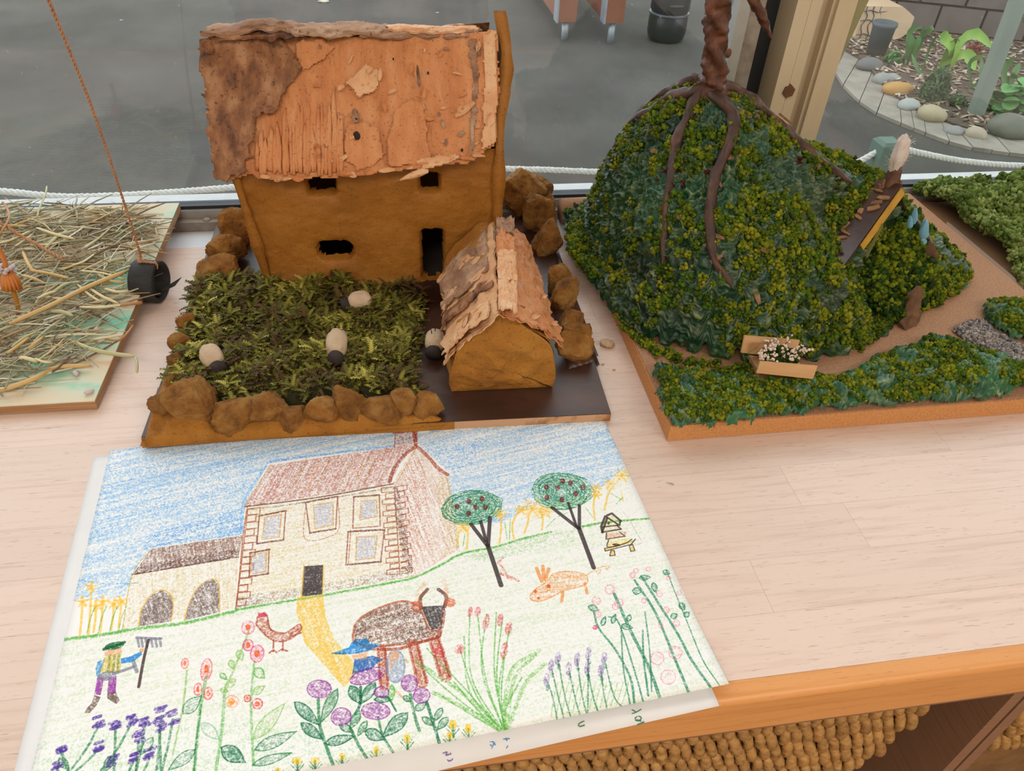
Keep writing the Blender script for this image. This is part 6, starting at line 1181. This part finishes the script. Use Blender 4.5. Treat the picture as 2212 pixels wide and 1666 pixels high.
# left barn
fill([(327, 1186), (524, 1157), (515, 1204), (286, 1242)], (116, 72, 60), .62, 1.4, 3, 40, .6); fill([(300, 1225), (515, 1185), (515, 1204), (286, 1242)], (80, 54, 52), .45, -.1, 3, 40, .8); fill([(400, 1176), (524, 1157), (518, 1190), (390, 1215)], (190, 110, 80), .34, 1.4, 3, 30, .8)
fill([(286, 1242), (515, 1204), (508, 1314), (264, 1361)], YLO, .42, 1.45, 3, 60, .7); fill([(286, 1242), (515, 1204), (508, 1314), (264, 1361)], (180, 150, 140), .22, 1.4, 4, 60, .9)
line([(327, 1186), (286, 1242), (264, 1361)], 2, YLO, .7); line([(286, 1242), (515, 1204)], 3, BRN, .7)
for ar in ([(300, 1354), (305, 1320), (325, 1287), (350, 1275), (370, 1288), (374, 1312), (369, 1343)], [(398, 1341), (408, 1305), (424, 1275), (441, 1258), (461, 1252), (473, 1266), (474, 1323)]): fill(ar, (104, 84, 90), .66, 1.2, 3, 20, .6); line(ar, 2.6, (232, 186, 96), .8)
# yellow flowers left
for x, y, b in ((178, 1300, 1375), (197, 1268, 1372), (208, 1310, 1366), (246, 1305, 1362), (262, 1300, 1355), (222, 1300, 1368)):
    line([(x, y), (x - 2, (y + b)/2), (x - 6, b)], 4, YEL, .75); 
    for k in range(5): a = k*1.3 + x; line([(x, y), (x + 13*math.cos(a), y + 11*math.sin(a))], 5, YEL, .7)
for x in (188, 212, 236, 255): line([(x, 1368), (x + 8, 1335), (x + 18, 1310)], 2, GRM, .6)
# apple trees
def tree2(cx, cy, rx, ry, rot, trunk, apples):
    ell(cx, cy, rx, ry, (70, 156, 100), .55, rot, .5, 3, 22); rg = np.random.default_rng(int(cx))
    for k in range(16):
        s = 1 - .055*k; a0 = rg.uniform(0, 6); c, sn = math.cos(rot), math.sin(rot); p = []
        for t in np.linspace(0, 5.4, 16): w_ = 1 + rg.uniform(-.06, .06); X, Y_ = rx*s*w_*math.cos(a0 + t), ry*s*w_*math.sin(a0 + t); p.append((cx + X*c - Y_*sn, cy + X*sn + Y_*c))
        line(p, 2.2, (40, 132, 86), .62)
    for a, b, w in trunk: line([a, b], w, (58, 46, 50), .95)
    for x, y in apples: ell(x, y, 5.5, 6, (132, 48, 48), .85, 0, .6, 2, 8)
tree2(1019, 1097, 66, 37, -.10, [((1017, 1133), (1053, 1180), 8), ((1038, 1127), (1050, 1170), 7), ((1058, 1118), (1054, 1180), 8), ((1053, 1178), (1082, 1265), 9)], [(987, 1095), (1013, 1084), (1041, 1078), (1027, 1096), (1048, 1096), (1012, 1110)])
tree2(1213, 1062, 66, 40, .02, [((1192, 1097), (1249, 1142), 8), ((1227, 1087), (1245, 1138), 6), ((1251, 1092), (1251, 1142), 7), ((1250, 1141), (1282, 1227), 9)], [(1180, 1053), (1204, 1054), (1215, 1040), (1232, 1044), (1259, 1053), (1243, 1067), (1181, 1075), (1213, 1080)])
# yellow flowers between and right of the trees
for p in ([(1078, 1176), (1082, 1140), (1078, 1105)], [(1110, 1166), (1106, 1135), (1120, 1108), (1150, 1098)], [(1132, 1152), (1140, 1130), (1142, 1110)], [(1170, 1145), (1172, 1120), (1165, 1100)], [(1008, 1186), (1010, 1150), (1000, 1140)], [(988, 1180), (990, 1150)], [(1284, 1124), (1282, 1090), (1286, 1060)], [(1305, 1102), (1312, 1072), (1320, 1055)]): line(p, 4, YEL, .75)
for x, y, r in ((1150, 1100, 26), (1178, 1106, 16), (1080, 1112, 13), (1000, 1140, 16), (1287, 1056, 12), (1318, 1046, 14), (1343, 1028, 17), (1125, 1102, 12), (1288, 1070, 10)): ell(x, y, r, r*.7, YEL, .5, 0, .7, 4, 14); [line([(x, y), (x + r*1.1*math.cos(a), y + r*.9*math.sin(a))], 4, YEL, .6) for a in np.arange(0, 6.2, 1.05)]
for p in ([(1095, 1165), (1090, 1130)], [(1100, 1170), (1102, 1120)], [(1180, 1140), (1200, 1120), (1225, 1108)], [(1265, 1098), (1280, 1118)], [(1345, 1075), (1330, 1090)], [(1318, 1066), (1345, 1082)], [(1000, 1180), (1004, 1155)]): line(p, 2, GRM, .55)
line([(1341, 1060), (1346, 1085)], 3, YEL, .6)
# beehive
DB = (70, 52, 48); hv = lambda *p: cb_(*p)
fill(hv((1140, 780), (1180, 610), (1260, 570), (1350, 660), (1330, 700), (1360, 750)), (206, 190, 92), .5, 0, 3, 20, .6); fill(hv((1195, 790), (1430, 770), (1405, 830), (1190, 865)), (222, 140, 96), .6, 0, 3, 20, .6); fill(hv((1215, 870), (1450, 850), (1470, 900), (1215, 950)), (238, 208, 96), .6, 0, 3, 20, .6); fill(hv((1175, 965), (1510, 865), (1520, 880), (1180, 995)), (236, 196, 70), .75, 0, 3, 20, .5)
line(hv((1150, 785), (1135, 720), (1180, 605), (1255, 570), (1355, 655)), 5, DB, .95, False); line(hv((1200, 615), (1340, 705), (1352, 655)), 4, DB, .95, False); line(hv((1145, 785), (1205, 620)), 4.5, DB, .95); line(hv((1150, 725), (1320, 705)), 3, DB, .9); line(hv((1150, 782), (1360, 748), (1310, 705)), 3.5, DB, .9, False); line(hv((1195, 790), (1190, 862), (1405, 828), (1340, 780)), 2.4, DB, .85, False); line(hv((1218, 870), (1212, 950), (1400, 910), (1480, 860)), 2.4, DB, .85); line(hv((1175, 965), (1180, 995), (1470, 920), (1520, 860)), 2.4, DB, .85, False); line(hv((1175, 965), (1350, 930)), 2.2, DB, .8)
for q in ([(1245, 990), (1282, 988), (1292, 1043), (1232, 1050)], [(1452, 935), (1488, 920), (1515, 988), (1468, 1000)]): fill(hv(*q), (236, 196, 70), .7, 0, 3, 20, .4); line(hv(*q, q[0]), 2.2, DB, .85, False)
ell(1314, 1131, 3, 3, DB, .9); ell(1330, 1177, 8, 2.6, DB, .9); line(hv((1385, 555), (1450, 640), (1600, 900), (1520, 930)), 1.2, (190, 150, 150), .6, False)
# pig and small hen
fill(cb_((335, 1500), (400, 1420), (520, 1340), (600, 1250), (760, 1222), (930, 1250), (985, 1310), (940, 1380), (720, 1440), (560, 1520), (440, 1558), (350, 1545)), ORG, .55, .1, 3.4, 40, .7); fill(cb_((560, 1260), (760, 1222), (930, 1250), (960, 1300), (700, 1310)), ORG, .4, .1, 3, 40, .7)
line(cb_((335, 1500), (400, 1420), (520, 1340), (600, 1250), (760, 1222), (930, 1250), (985, 1310), (940, 1380), (720, 1440), (560, 1520), (440, 1558), (350, 1545), (335, 1500)), 2.4, ORG, .7)
for a, b in (((410, 1190), (465, 1330)), ((480, 1165), (492, 1310)), ((545, 1195), (505, 1320))): line(cb_(a, b), 7, ORG, .8)
for a, b in (((705, 1460), (692, 1562)), ((950, 1360), (978, 1470))): line(cb_(a, b), 6, ORG, .75)
line(cb_((970, 1270), (1060, 1210), (1100, 1250), (1130, 1210), (1090, 1190), (1180, 1165), (1230, 1160), (1200, 1200), (1190, 1170)), 1.6, ORG, .7); line(cb_((390, 1450), (480, 1460), (560, 1430)), 1.8, ORG, .8)
for x, y, r in ((545, 1390, 4.5), (395, 1450, 3.6), (430, 1525, 3)): ell(*cb_((x, y))[0], r, r, (222, 96, 54), .9)
for p in ([(1086, 1206), (1076, 1216), (1082, 1222), (1092, 1240)], [(1078, 1238), (1100, 1246), (1120, 1256)], [(1082, 1240), (1104, 1252)]): line(p, 5, (214, 110, 100), .5)
# cow
cow = c5((950, 1510), (1010, 1440), (1150, 1370), (1300, 1330), (1400, 1360), (1440, 1420), (1490, 1530), (1560, 1545), (1540, 1600), (1300, 1640), (1100, 1655), (950, 1620))
fill(cow, (150, 84, 68), .55, -.12, 4, 60, .8); fill(cow, (64, 44, 42), .42, -.2, 6, 60, 1.); line(cow + cow[:1], 4, (186, 92, 64), .75)
fill(c5((1430, 1370), (1605, 1360), (1575, 1530), (1500, 1535)), (66, 58, 60), .8, 1.4, 3, 30, .5); fill(c5((1470, 1320), (1560, 1310), (1560, 1370), (1460, 1370)), (120, 110, 110), .25, 1.4, 3, 20, .8)
line(c5((1430, 1380), (1425, 1310), (1475, 1245)), 7, (120, 72, 56), .85); line(c5((1600, 1370), (1610, 1295), (1555, 1245)), 7, (108, 66, 56), .85); line(c5((1410, 1370), (1405, 1280), (1460, 1200)), 8, (238, 190, 160), .5); line(c5((1620, 1330), (1610, 1240), (1590, 1185)), 8, (238, 180, 150), .5)
ell(972, 1302, 12, 10, (222, 110, 74), .75); ell(899, 1310, 14, 11, (220, 112, 78), .7); line([(958, 1320), (955, 1345), (948, 1375)], 8, (160, 80, 62), .6)
for a, b, w in (((892, 1392), (912, 1475), 21), ((938, 1382), (962, 1462), 22), ((824, 1402), (830, 1482), 18)): line([a, b], w, (196, 100, 74), .62); line([(a[0] + w*.4, a[1]), (b[0] + w*.4, b[1])], 4, (168, 76, 58), .8); line([(a[0] - w*.4, a[1]), (b[0] - w*.4, b[1])], 3, (178, 84, 64), .7)
line([(765, 1388), (800, 1402), (860, 1402), (900, 1390), (945, 1378)], 6, (176, 82, 62), .75)
# milker and pail
fill(cd((730, 380), (900, 340), (1010, 375), (930, 430), (900, 470), (710, 520)), (44, 102, 182), .8, 1.3, 3, 20, .5); fill(cd((700, 335), (860, 300), (850, 375), (720, 380)), PEA, .75, 0, 3, 20, .4); fill(cd((520, 320), (680, 260), (700, 220), (740, 185), (850, 178), (880, 225), (990, 230), (930, 265), (860, 295), (690, 325)), (38, 142, 230), .85, -.2, 3, 20, .4); line(cd((520, 318), (690, 322), (860, 292)), 3, (30, 110, 170), .6)
ell(854, 1440, 20, 35, (150, 164, 198), .65, 0, 1.4, 3, 20, outline=3); ell(851, 1417, 11, 11, PEA, .85); line(cd((1090, 390), (1085, 450)), 5, PEA, .8); line(cd((1220, 380), (1240, 405)), 4, PEA, .7); line(cd((1130, 680), (1195, 745)), 4, (240, 180, 150), .7)
# purple flowers with leaves
def L(a, b, w, col=GRD, pr=.6): leaf(*cd(a, b), w/4.424, col, pr)
line(cd((385, 760), (400, 1000), (470, 1230), (530, 1390)), 5, GRD, .75); line(cd((790, 640), (785, 800), (740, 900)), 5, GRX, .75); line(cd((690, 1030), (780, 1210), (880, 1370)), 4.5, GRD, .75); line(cd((960, 930), (1000, 1100), (1140, 1330)), 4, GRD, .7); line(cd((1260, 680), (1300, 890), (1350, 1055)), 5, GRD, .7); line(cd((1420, 780), (1490, 1000), (1560, 1240)), 5, GRX, .7); line(cd((1050, 730), (1130, 870)), 3, GRX, .8)
for a, b, w, c in (((160, 785), (390, 1000), 110, GRX), ((570, 660), (410, 980), 100, GRD), ((220, 985), (425, 1140), 100, GRX), ((690, 630), (790, 800), 110, GRX), ((930, 600), (790, 800), 100, GRX), ((780, 870), (690, 1040), 80, GRD), ((1240, 890), (1000, 1120), 130, GRX), ((830, 1060), (1020, 1140), 110, GRX), ((450, 1180), (730, 1110), 90, GRX), ((850, 965), (760, 1110), 60, GRD), ((590, 1000), (720, 1070), 70, GRD), ((1380, 930), (1490, 1010), 60, GRD), ((1570, 840), (1490, 970), 60, GRD), ((1625, 930), (1520, 1050), 70, GRD), ((920, 760), (1090, 760), 60, GRX), ((1090, 620), (1080, 780), 60, GRM), ((1310, 860), (1420, 790), 70, GRD), ((1200, 730), (1270, 780), 50, GRD)): L(a, b, w, c)
for x, y, rx, ry, r in ((395, 660, 115, 85, 0), (855, 535, 170, 70, -.3), (605, 925, 95, 85, -.2), (935, 870, 135, 80, .05), (990, 690, 70, 52, 0), (1258, 605, 78, 80, 0), (1372, 722, 80, 72, -.3)): ell(*cd((x, y))[0], rx/4.424, ry/4.424, PUR, .6, r, .7, 3.4, 10, outline=2)
# grass clump with red flowers
for tip, mid in (((740, 350), (900, 520)), ((700, 415), (860, 560)), ((770, 540), (930, 640)), ((930, 180), (940, 480)), ((965, 200), (1000, 480)), ((1005, 200), (985, 450)), ((1048, 190), (1040, 460)), ((1075, 215), (1050, 480)), ((1110, 250), (1060, 520)), ((885, 350), (960, 560)), ((1085, 370), (1070, 560)), ((1160, 480), (1090, 620)), ((905, 300), (930, 540)), ((860, 500), (980, 640))): line(c7(tip, mid, (1090, 735)), 2.6, GRM, .62)
for tip, m1, m2 in (((1240, 360), (1120, 440), (1085, 600)), ((1265, 418), (1180, 500), (1120, 650)), ((700, 415), (860, 520), (1010, 650)), ((765, 545), (900, 610), (1040, 690)), ((1220, 380), (1130, 480), (1100, 640))): line(c7(tip, m1, m2, (1090, 745)), 7, (120, 190, 86), .5)
for x, y, rx, ry in ((932, 190, 11, 24), (965, 190, 14, 24), (1002, 235, 14, 38), (1065, 225, 15, 28), (1103, 262, 16, 30), (885, 355, 20, 24), (1083, 360, 16, 38), (790, 365, 30, 28)): ell(*c7((x, y))[0], rx/2.048, ry/2.048, (228, 84, 96), .62, .2, -.6, 3, 8)
# lavender
for x, y, b in ((1270, 490, 1320), (1290, 430, 1350), (1320, 395, 1380), (1368, 440, 1420), (1405, 400, 1450), (1455, 375, 1452), (1450, 440, 1500), (1510, 450, 1540), (1525, 395, 1610)): line(c7((x, y), ((x + b)/2, 560), (b, 680 - (b - 1320)*.22)), 2.6, GRD, .65); ell(*c7((x, y))[0], 6.5, 15, (150, 118, 190), .6, .1, -.6, 3, 8); ell(*c7((x + 4, y + 36))[0], 4, 7, GRX, .55)
for i in range(14): x = 1290 + i*24; line(c7((x, 650 - i*4), (x + 14, 560), (x + 30, 500)), 1.6, GRL, .6)
# pink rose stems
for p, w in (([(1660, 610), (1640, 480), (1570, 350), (1500, 260), (1480, 190)], 4), ([(1775, 580), (1720, 430), (1640, 270), (1570, 110)], 6), ([(1900, 550), (1830, 380), (1750, 190), (1660, 50)], 5), ([(2000, 530), (1910, 400), (1840, 270), (1690, 30)], 5), ([(2035, 515), (1960, 400), (1890, 230), (1800, 5)], 2.4), ([(1700, 600), (1665, 470), (1590, 240), (1545, 210)], 3), ([(1720, 560), (1700, 400), (1695, 270)], 3.4), ([(1735, 540), (1725, 350), (1705, 190)], 2.6), ([(1640, 600), (1610, 440), (1600, 260)], 2.6)): line(c7(*p), w, (50, 134, 98), .7)
for a, b, w in (((1455, 165), (1500, 180), 26), ((1650, 95), (1690, 100), 30), ((1680, 40), (1730, 35), 22), ((1740, 60), (1755, 105), 24), ((1785, 10), (1815, 20), 22), ((1860, 150), (1880, 180), 26), ((1880, 210), (1900, 190), 24), ((1820, 215), (1848, 200), 24), ((1515, 250), (1530, 210), 20), ((1600, 250), (1650, 260), 26), ((1630, 230), (1640, 200), 20), ((1560, 240), (1575, 200), 20)): leaf(*c7(a, b), w/2.048, (44, 128, 92), .6)
PK1 = (244, 160, 178)
for x, y, r in ((1550, 90, 20), (1490, 140, 18), (1497, 200, 14), (1590, 150, 18), (1575, 165, 14), (1650, 28, 12), (1665, 8, 10), (1760, 395, 28), (1840, 370, 28), (1808, 478, 32), (1770, 110, 13), (1800, 180, 12), (1845, 240, 14), (1775, 250, 10), (1856, 105, 10), (1700, 140, 10), (1720, 0, 10), (1810, 40, 10)): ell(*c7((x, y))[0], r/2.048, r/2.048, PK1, .42, 0, .7, 4, 8, outline=2)
ell(*c7((1485, 258))[0], 6, 5, (230, 84, 140), .8)
for p in ((1560, 1195), (1440, 1410)): pass
# hen
hen = c4((1235, 960), (1248, 915), (1285, 912), (1300, 975), (1330, 995), (1380, 1000), (1440, 960), (1452, 985), (1400, 1030), (1340, 1042), (1285, 1015)); fill(hen, (190, 88, 66), .6, .5, 3, 20, .6); line(hen + hen[:1], 3, (178, 80, 60), .7); fill(c4((1242, 900), (1262, 905), (1275, 898), (1290, 920), (1250, 925)), (226, 66, 110), .85, 0, 3, 10, .3)
for p in ([(1320, 1035), (1318, 1090)], [(1366, 1035), (1362, 1085)], [(1298, 1098), (1318, 1085), (1335, 1095)], [(1345, 1088), (1362, 1080), (1386, 1088)], [(1400, 1010), (1450, 975)], [(1395, 1020), (1452, 1000)]): line(c4(*p), 3, (180, 84, 64), .75)
# gardener
fill(cc((345, 470), (398, 480), (372, 620), (318, 610)), PUR, .8, 1.4, 3, 20, .4); fill(cc((440, 470), (502, 462), (495, 605), (425, 605)), PUR, .8, 1.4, 3, 20, .4); fill(cc((318, 618), (372, 635), (340, 700), (285, 765), (238, 768), (255, 730), (300, 680)), (110, 84, 80), .75, .8, 3, 20, .5); fill(cc((425, 608), (495, 590), (528, 665), (500, 692), (425, 645)), (110, 84, 80), .75, .8, 3, 20, .5)
fill(cc((330, 400), (345, 345), (412, 318), (380, 400), (358, 470), (335, 462)), (70, 148, 214), .75, 1.2, 3, 20, .4); fill(cc((538, 318), (620, 300), (705, 255), (712, 285), (640, 345), (540, 360)), (44, 138, 224), .85, -.3, 3, 20, .4); fill(cc((405, 255), (540, 225), (548, 270), (440, 305), (405, 295)), PEA, .8, 0, 3, 20, .4); fill(cc((400, 312), (440, 295), (540, 275), (535, 420), (480, 440), (368, 430)), (226, 196, 92), .75, 1.4, 3, 20, .4)
for x in (440, 480, 515): line(cc((x + 6, 290), (x - 6, 430)), 4, (120, 150, 84), .6)
ell(*cc((485, 212))[0], 22, 8, (36, 112, 66), .9, -.22, .2, 3, 10); line(cc((400, 240), (485, 215), (565, 185)), 6, (30, 100, 58), .9); ell(*cc((425, 460))[0], 20, 10, GRY, .85, -.2); line(cc((480, 440), (560, 415), (640, 385)), 6, GRY, .85); line(cc((640, 340), (655, 385), (670, 425)), 6, GRY, .8)
line(cc((668, 145), (760, 150), (868, 155)), 5, GRY, .85)
for x in (675, 705, 740, 785, 820, 855): line(cc((x, 150), (x + 14, 220 if x < 840 else 215)), 4, GRY, .8)
line(cc((765, 165), (725, 330), (685, 550)), 5, (70, 46, 52), .95); ell(*cc((708, 248))[0], 5, 5, PEA, .85)
# foxgloves and tall stems
for p, w, c in (([(1085, 380), (1050, 700), (965, 1110)], 3, GRL), ([(1240, 470), (1190, 750), (1140, 1240)], 5.5, (110, 180, 96)), ([(1395, 580), (1370, 900), (1320, 1240)], 5, (120, 190, 104)), ([(1635, 350), (1610, 700), (1630, 1200)], 4, (120, 190, 104)), ([(1590, 100), (1500, 330), (1390, 590)], 4, GRL), ([(1200, 700), (1160, 1000), (1140, 1240)], 2.4, GRD)): line(cc(*p), w, c, .65)
for x, y, rx, ry, c in ((1065, 357, 28, 42, (240, 120, 124)), (1242, 410, 44, 92, (236, 110, 120)), (1172, 570, 32, 50, (240, 110, 124)), (1257, 605, 36, 50, (240, 100, 110)), (1585, 62, 52, 56, (240, 130, 170)), (1585, 207, 42, 46, (232, 90, 130)), (1660, 277, 55, 70, (232, 90, 140)), (1455, 670, 52, 50, (250, 180, 160)), (1580, 645, 26, 28, (228, 80, 80)), (1662, 690, 42, 42, (228, 84, 96))): q = cc((x, y))[0]; ell(*q, rx/3.814, ry/3.814, c, .5, .15, .7, 3, 8, outline=2); ell(*q, rx/9, ry/8, (240, 100, 50), .8)
ell(*cc((1447, 675))[0], 7, 8, (250, 180, 70), .8)
for a, b, w, c, pr in (((1050, 770), (1200, 625), 100, GRD, .42), ((1150, 1070), (930, 1235), 90, GRD, .5), ((1365, 1050), (1560, 1170), 130, GRX, .62), ((1630, 980), (1885, 690), 110, GRL, .5), ((1640, 1070), (1980, 920), 100, GRD, .5), ((1620, 1195), (1940, 1095), 70, GRD, .5), ((1200, 850), (1350, 985), 90, (150, 200, 170), .35), ((1355, 440), (1410, 490), 40, GRM, .6), ((1640, 400), (1720, 480), 80, GRM, .5), ((1625, 610), (1720, 545), 60, GRL, .5), ((1440, 330), (1460, 400), 50, GRL, .5), ((1500, 250), (1540, 330), 60, GRL, .5), ((1480, 490), (1390, 560), 60, GRL, .5), ((1360, 570), (1420, 590), 40, GRL, .5)): leaf(*cc(a, b), w/3.814, c, pr)
# lavender at the left corner
for x, y, bx in ((355, 850, 110), (495, 850, 480), (620, 840, 360), (740, 820, 660), (870, 770, 830), (965, 800, 870), (855, 880, 870), (685, 970, 660), (45, 1050, 110), (340, 1060, 150), (475, 1150, 360), (640, 1140, 600), (780, 1100, 720), (20, 1220, 0)):
    line(cc((x, y + 20), ((x*.6 + bx*.4), (y + 1260)/2), (bx, 1260)), 4, GRD, .65); q = cc((x, y))[0]; rg = np.random.default_rng(x)
    for k in range(6): dx, dy = rg.uniform(-6, 6), rg.uniform(-14, 14); line([(q[0] + dx - 7, q[1] + dy + 2), (q[0] + dx + 7, q[1] + dy - 3)], 6, LAV, .62)
for a, b in (((30, 1140), (110, 1230)), ((470, 1120), (400, 1250)), ((800, 970), (700, 1110))): leaf(*cc(a, b), 18, GRD, .45)
# dandelions
for x, y, rx, ry in ((185, 1345, 52, 34), (355, 1345, 45, 34), (612, 1305, 32, 34), (940, 1250, 26, 42), (1235, 1130, 32, 52), (1672, 1000, 36, 50), (1820, 1040, 32, 56), (1640, 1102, 28, 38), (0, 1430, 30, 26)):
    q = cd((x, y))[0]; line([q, (q[0] + 1, q[1] + 26)], 3.4, GRD, .75); ell(*q, rx/4.424, ry/4.424, (248, 200, 50), .75, 0, .6, 3, 10)
    for k in (-1, 1): line([(q[0] + 1, q[1] + 24), (q[0] + k*14, q[1] + 8)], 1.8, GRD, .6); line([(q[0] + 1, q[1] + 18), (q[0] + k*11, q[1] + 2)], 1.6, GRD, .5)
def img_material(name, arr, rough=.85):
    h, w = arr.shape[:2]; im = bpy.data.images.new(name, w, h); a = np.ones((h, w, 4), np.float32); a[..., :3] = arr[::-1]; im.pixels.foreach_set(a.ravel()); im.update(); im.pack()
    m = bpy.data.materials.new(name); m.use_nodes = True; N = m.node_tree.nodes; Lk = m.node_tree.links; t = N.new('ShaderNodeTexImage'); t.image = im; t.extension = 'EXTEND'; b = N['Principled BSDF']; b.inputs['Roughness'].default_value = rough; b.inputs['Specular IOR Level'].default_value = .25; Lk.new(t.outputs[0], b.inputs[0])
    nz = N.new('ShaderNodeTexNoise'); nz.inputs['Scale'].default_value = 700; tc = N.new('ShaderNodeTexCoord'); Lk.new(tc.outputs['Object'], nz.inputs[0]); bp = N.new('ShaderNodeBump'); bp.inputs['Strength'].default_value = .25; bp.inputs['Distance'].default_value = .0005; Lk.new(nz.outputs[0], bp.inputs['Height']); Lk.new(bp.outputs[0], b.inputs['Normal']); return m
def paper(name, m, w, h, origin, ex, ey, zf, label, nu=70, nv=52, th_=.0003, cat='drawing'):
    U, Vv = np.meshgrid(np.linspace(0, 1, nu), np.linspace(0, 1, nv)); U, Vv = U.ravel(), Vv.ravel(); xy = np.asarray(origin) + np.outer(U*w, ex) - np.outer(Vv*h, ey); z, dyv = zf(U, Vv, xy); xy = xy + np.outer(dyv, ey); T_ = np.column_stack([xy, z]); g = grid(nu, nv)[:, ::-1]; n = len(T_)
    bd_ = [i for i in range(nu)] + [j*nu + nu - 1 for j in range(1, nv)] + [(nv - 1)*nu + i for i in range(nu - 2, -1, -1)] + [j*nu for j in range(nv - 2, 0, -1)]; sd_ = np.array([(bd_[i], bd_[(i + 1) % len(bd_)], bd_[(i + 1) % len(bd_)] + n, bd_[i] + n) for i in range(len(bd_))])
    Fc = np.vstack([g, g[:, ::-1] + n, sd_]); o = build(name, np.vstack([T_, T_ - [0, 0, th_]]), Fc, m, None, True, label=label, cat=cat)
    uvl = o.data.uv_layers.new(name='UVMap'); li = np.zeros(len(o.data.loops), np.int32); o.data.loops.foreach_get('vertex_index', li); li = li % n; uvl.data.foreach_set('uv', np.column_stack([U[li], 1 - Vv[li]]).astype(np.float32).ravel()); return o
paper('pencil_drawing', img_material('pencil_drawing_print', canv), PW, PH, PTL, EX, EY, lambda u, v, xy: (plift(u, v) + .0003, np.zeros(len(u))), 'coloured pencil drawing of a farmhouse, apple trees, cow and flowers')
# ---- sheet underneath, its near edge bending over the shelf front, with scribbled letters
t2 = math.radians(4.3); E2X, E2Y = np.array([math.cos(t2), math.sin(t2)]), np.array([-math.sin(t2), math.cos(t2)]); O2 = P(203, 990)[:2]; W2, H2 = .4135, .298
def z2(u, v, xy):
    over = np.clip(.2112 - xy[:, 1], 0, 1); return .0006 - .6*over - 12*over**2 + 0*u, over*.12
m_sheet = mat('white_sheet', (226, 224, 226), (232, 230, 230), scale=40, rough=.85)
sh = paper('under_sheet', m_sheet, W2, H2, O2, E2X, E2Y, z2, 'plain white sheet under the drawing with letters scribbled along its edge', cat='paper')
# letters written on the sheet edge: strokes as thin ribbons lying on it
shv = np.array([v.co for v in sh.data.vertices])[:70*52] + np.array(LOC[sh.name])
def sheet_hit(x, y):
    d = ray(x, y); d /= np.linalg.norm(d); w = shv - CAM; t = w@d; dist = np.linalg.norm(w - np.outer(t, d), axis=1); i = dist.argsort()[:3]; zt_ = shv[i, 2].mean(); p = P(x, y, zt_); return p
def letter(strokes, col, nm):
    bb = B()
    for st in strokes:
        q = [sheet_hit(*a) for a in st]; bb.tube(smooth_path(q, 12) if len(q) > 2 else q, .00035, 5)
    bb.out('pencil_letter', mat('pencil_' + nm, col, rough=.8), sh)
letter([c7((1648, 622), (1665, 632), (1660, 645)), c7((1690, 620), (1670, 632), (1648, 640))], (64, 128, 96), 'green_y')
letter([c7((1662, 660), (1675, 650), (1690, 656), (1684, 668), (1664, 666)), c7((1664, 670), (1690, 672))], (64, 128, 96), 'green_a'); letter([c7((1672, 690), (1704, 676))], (64, 128, 96), 'green_l')
letter([c7((1438, 672), (1420, 680), (1412, 690), (1420, 696), (1440, 690))], (84, 130, 84), 'green_c')
letter([c7((1080, 752), (1108, 750)), c7((1092, 744), (1096, 760)), c7((1088, 775), (1112, 770)), c7((1100, 772), (1098, 786), (1090, 795), (1108, 794))], (92, 150, 214), 'blue_th'); letter([c7((1020, 765), (1030, 762), (1040, 770), (1046, 784), (1032, 786), (1024, 778)), c7((1040, 770), (1026, 796))], (92, 150, 214), 'blue_a')
letter([c7((812, 815), (830, 808), (826, 824), (842, 820)), c7((830, 838), (848, 826), (856, 840), (840, 850), (832, 842)), c7((846, 815), (850, 826))], (138, 112, 186), 'violet_be')
# small silver sliver on the shelf top
p = P(1446, 1045, .0003); build('foil_sliver', [p + [-.003, .002, 0], p + [.003, -.002, 0], p + [.0036, -.0012, .0003], p + [-.0026, .0028, .0003], p + [0, 0, .0008]], [(3, 2, 1, 0), (0, 1, 4), (1, 2, 4), (2, 3, 4), (3, 0, 4)], mat('silver_foil', (206, 206, 210), rough=.25, metal=.8), label='tiny silver sliver lying on the bare shelf top', cat='litter')
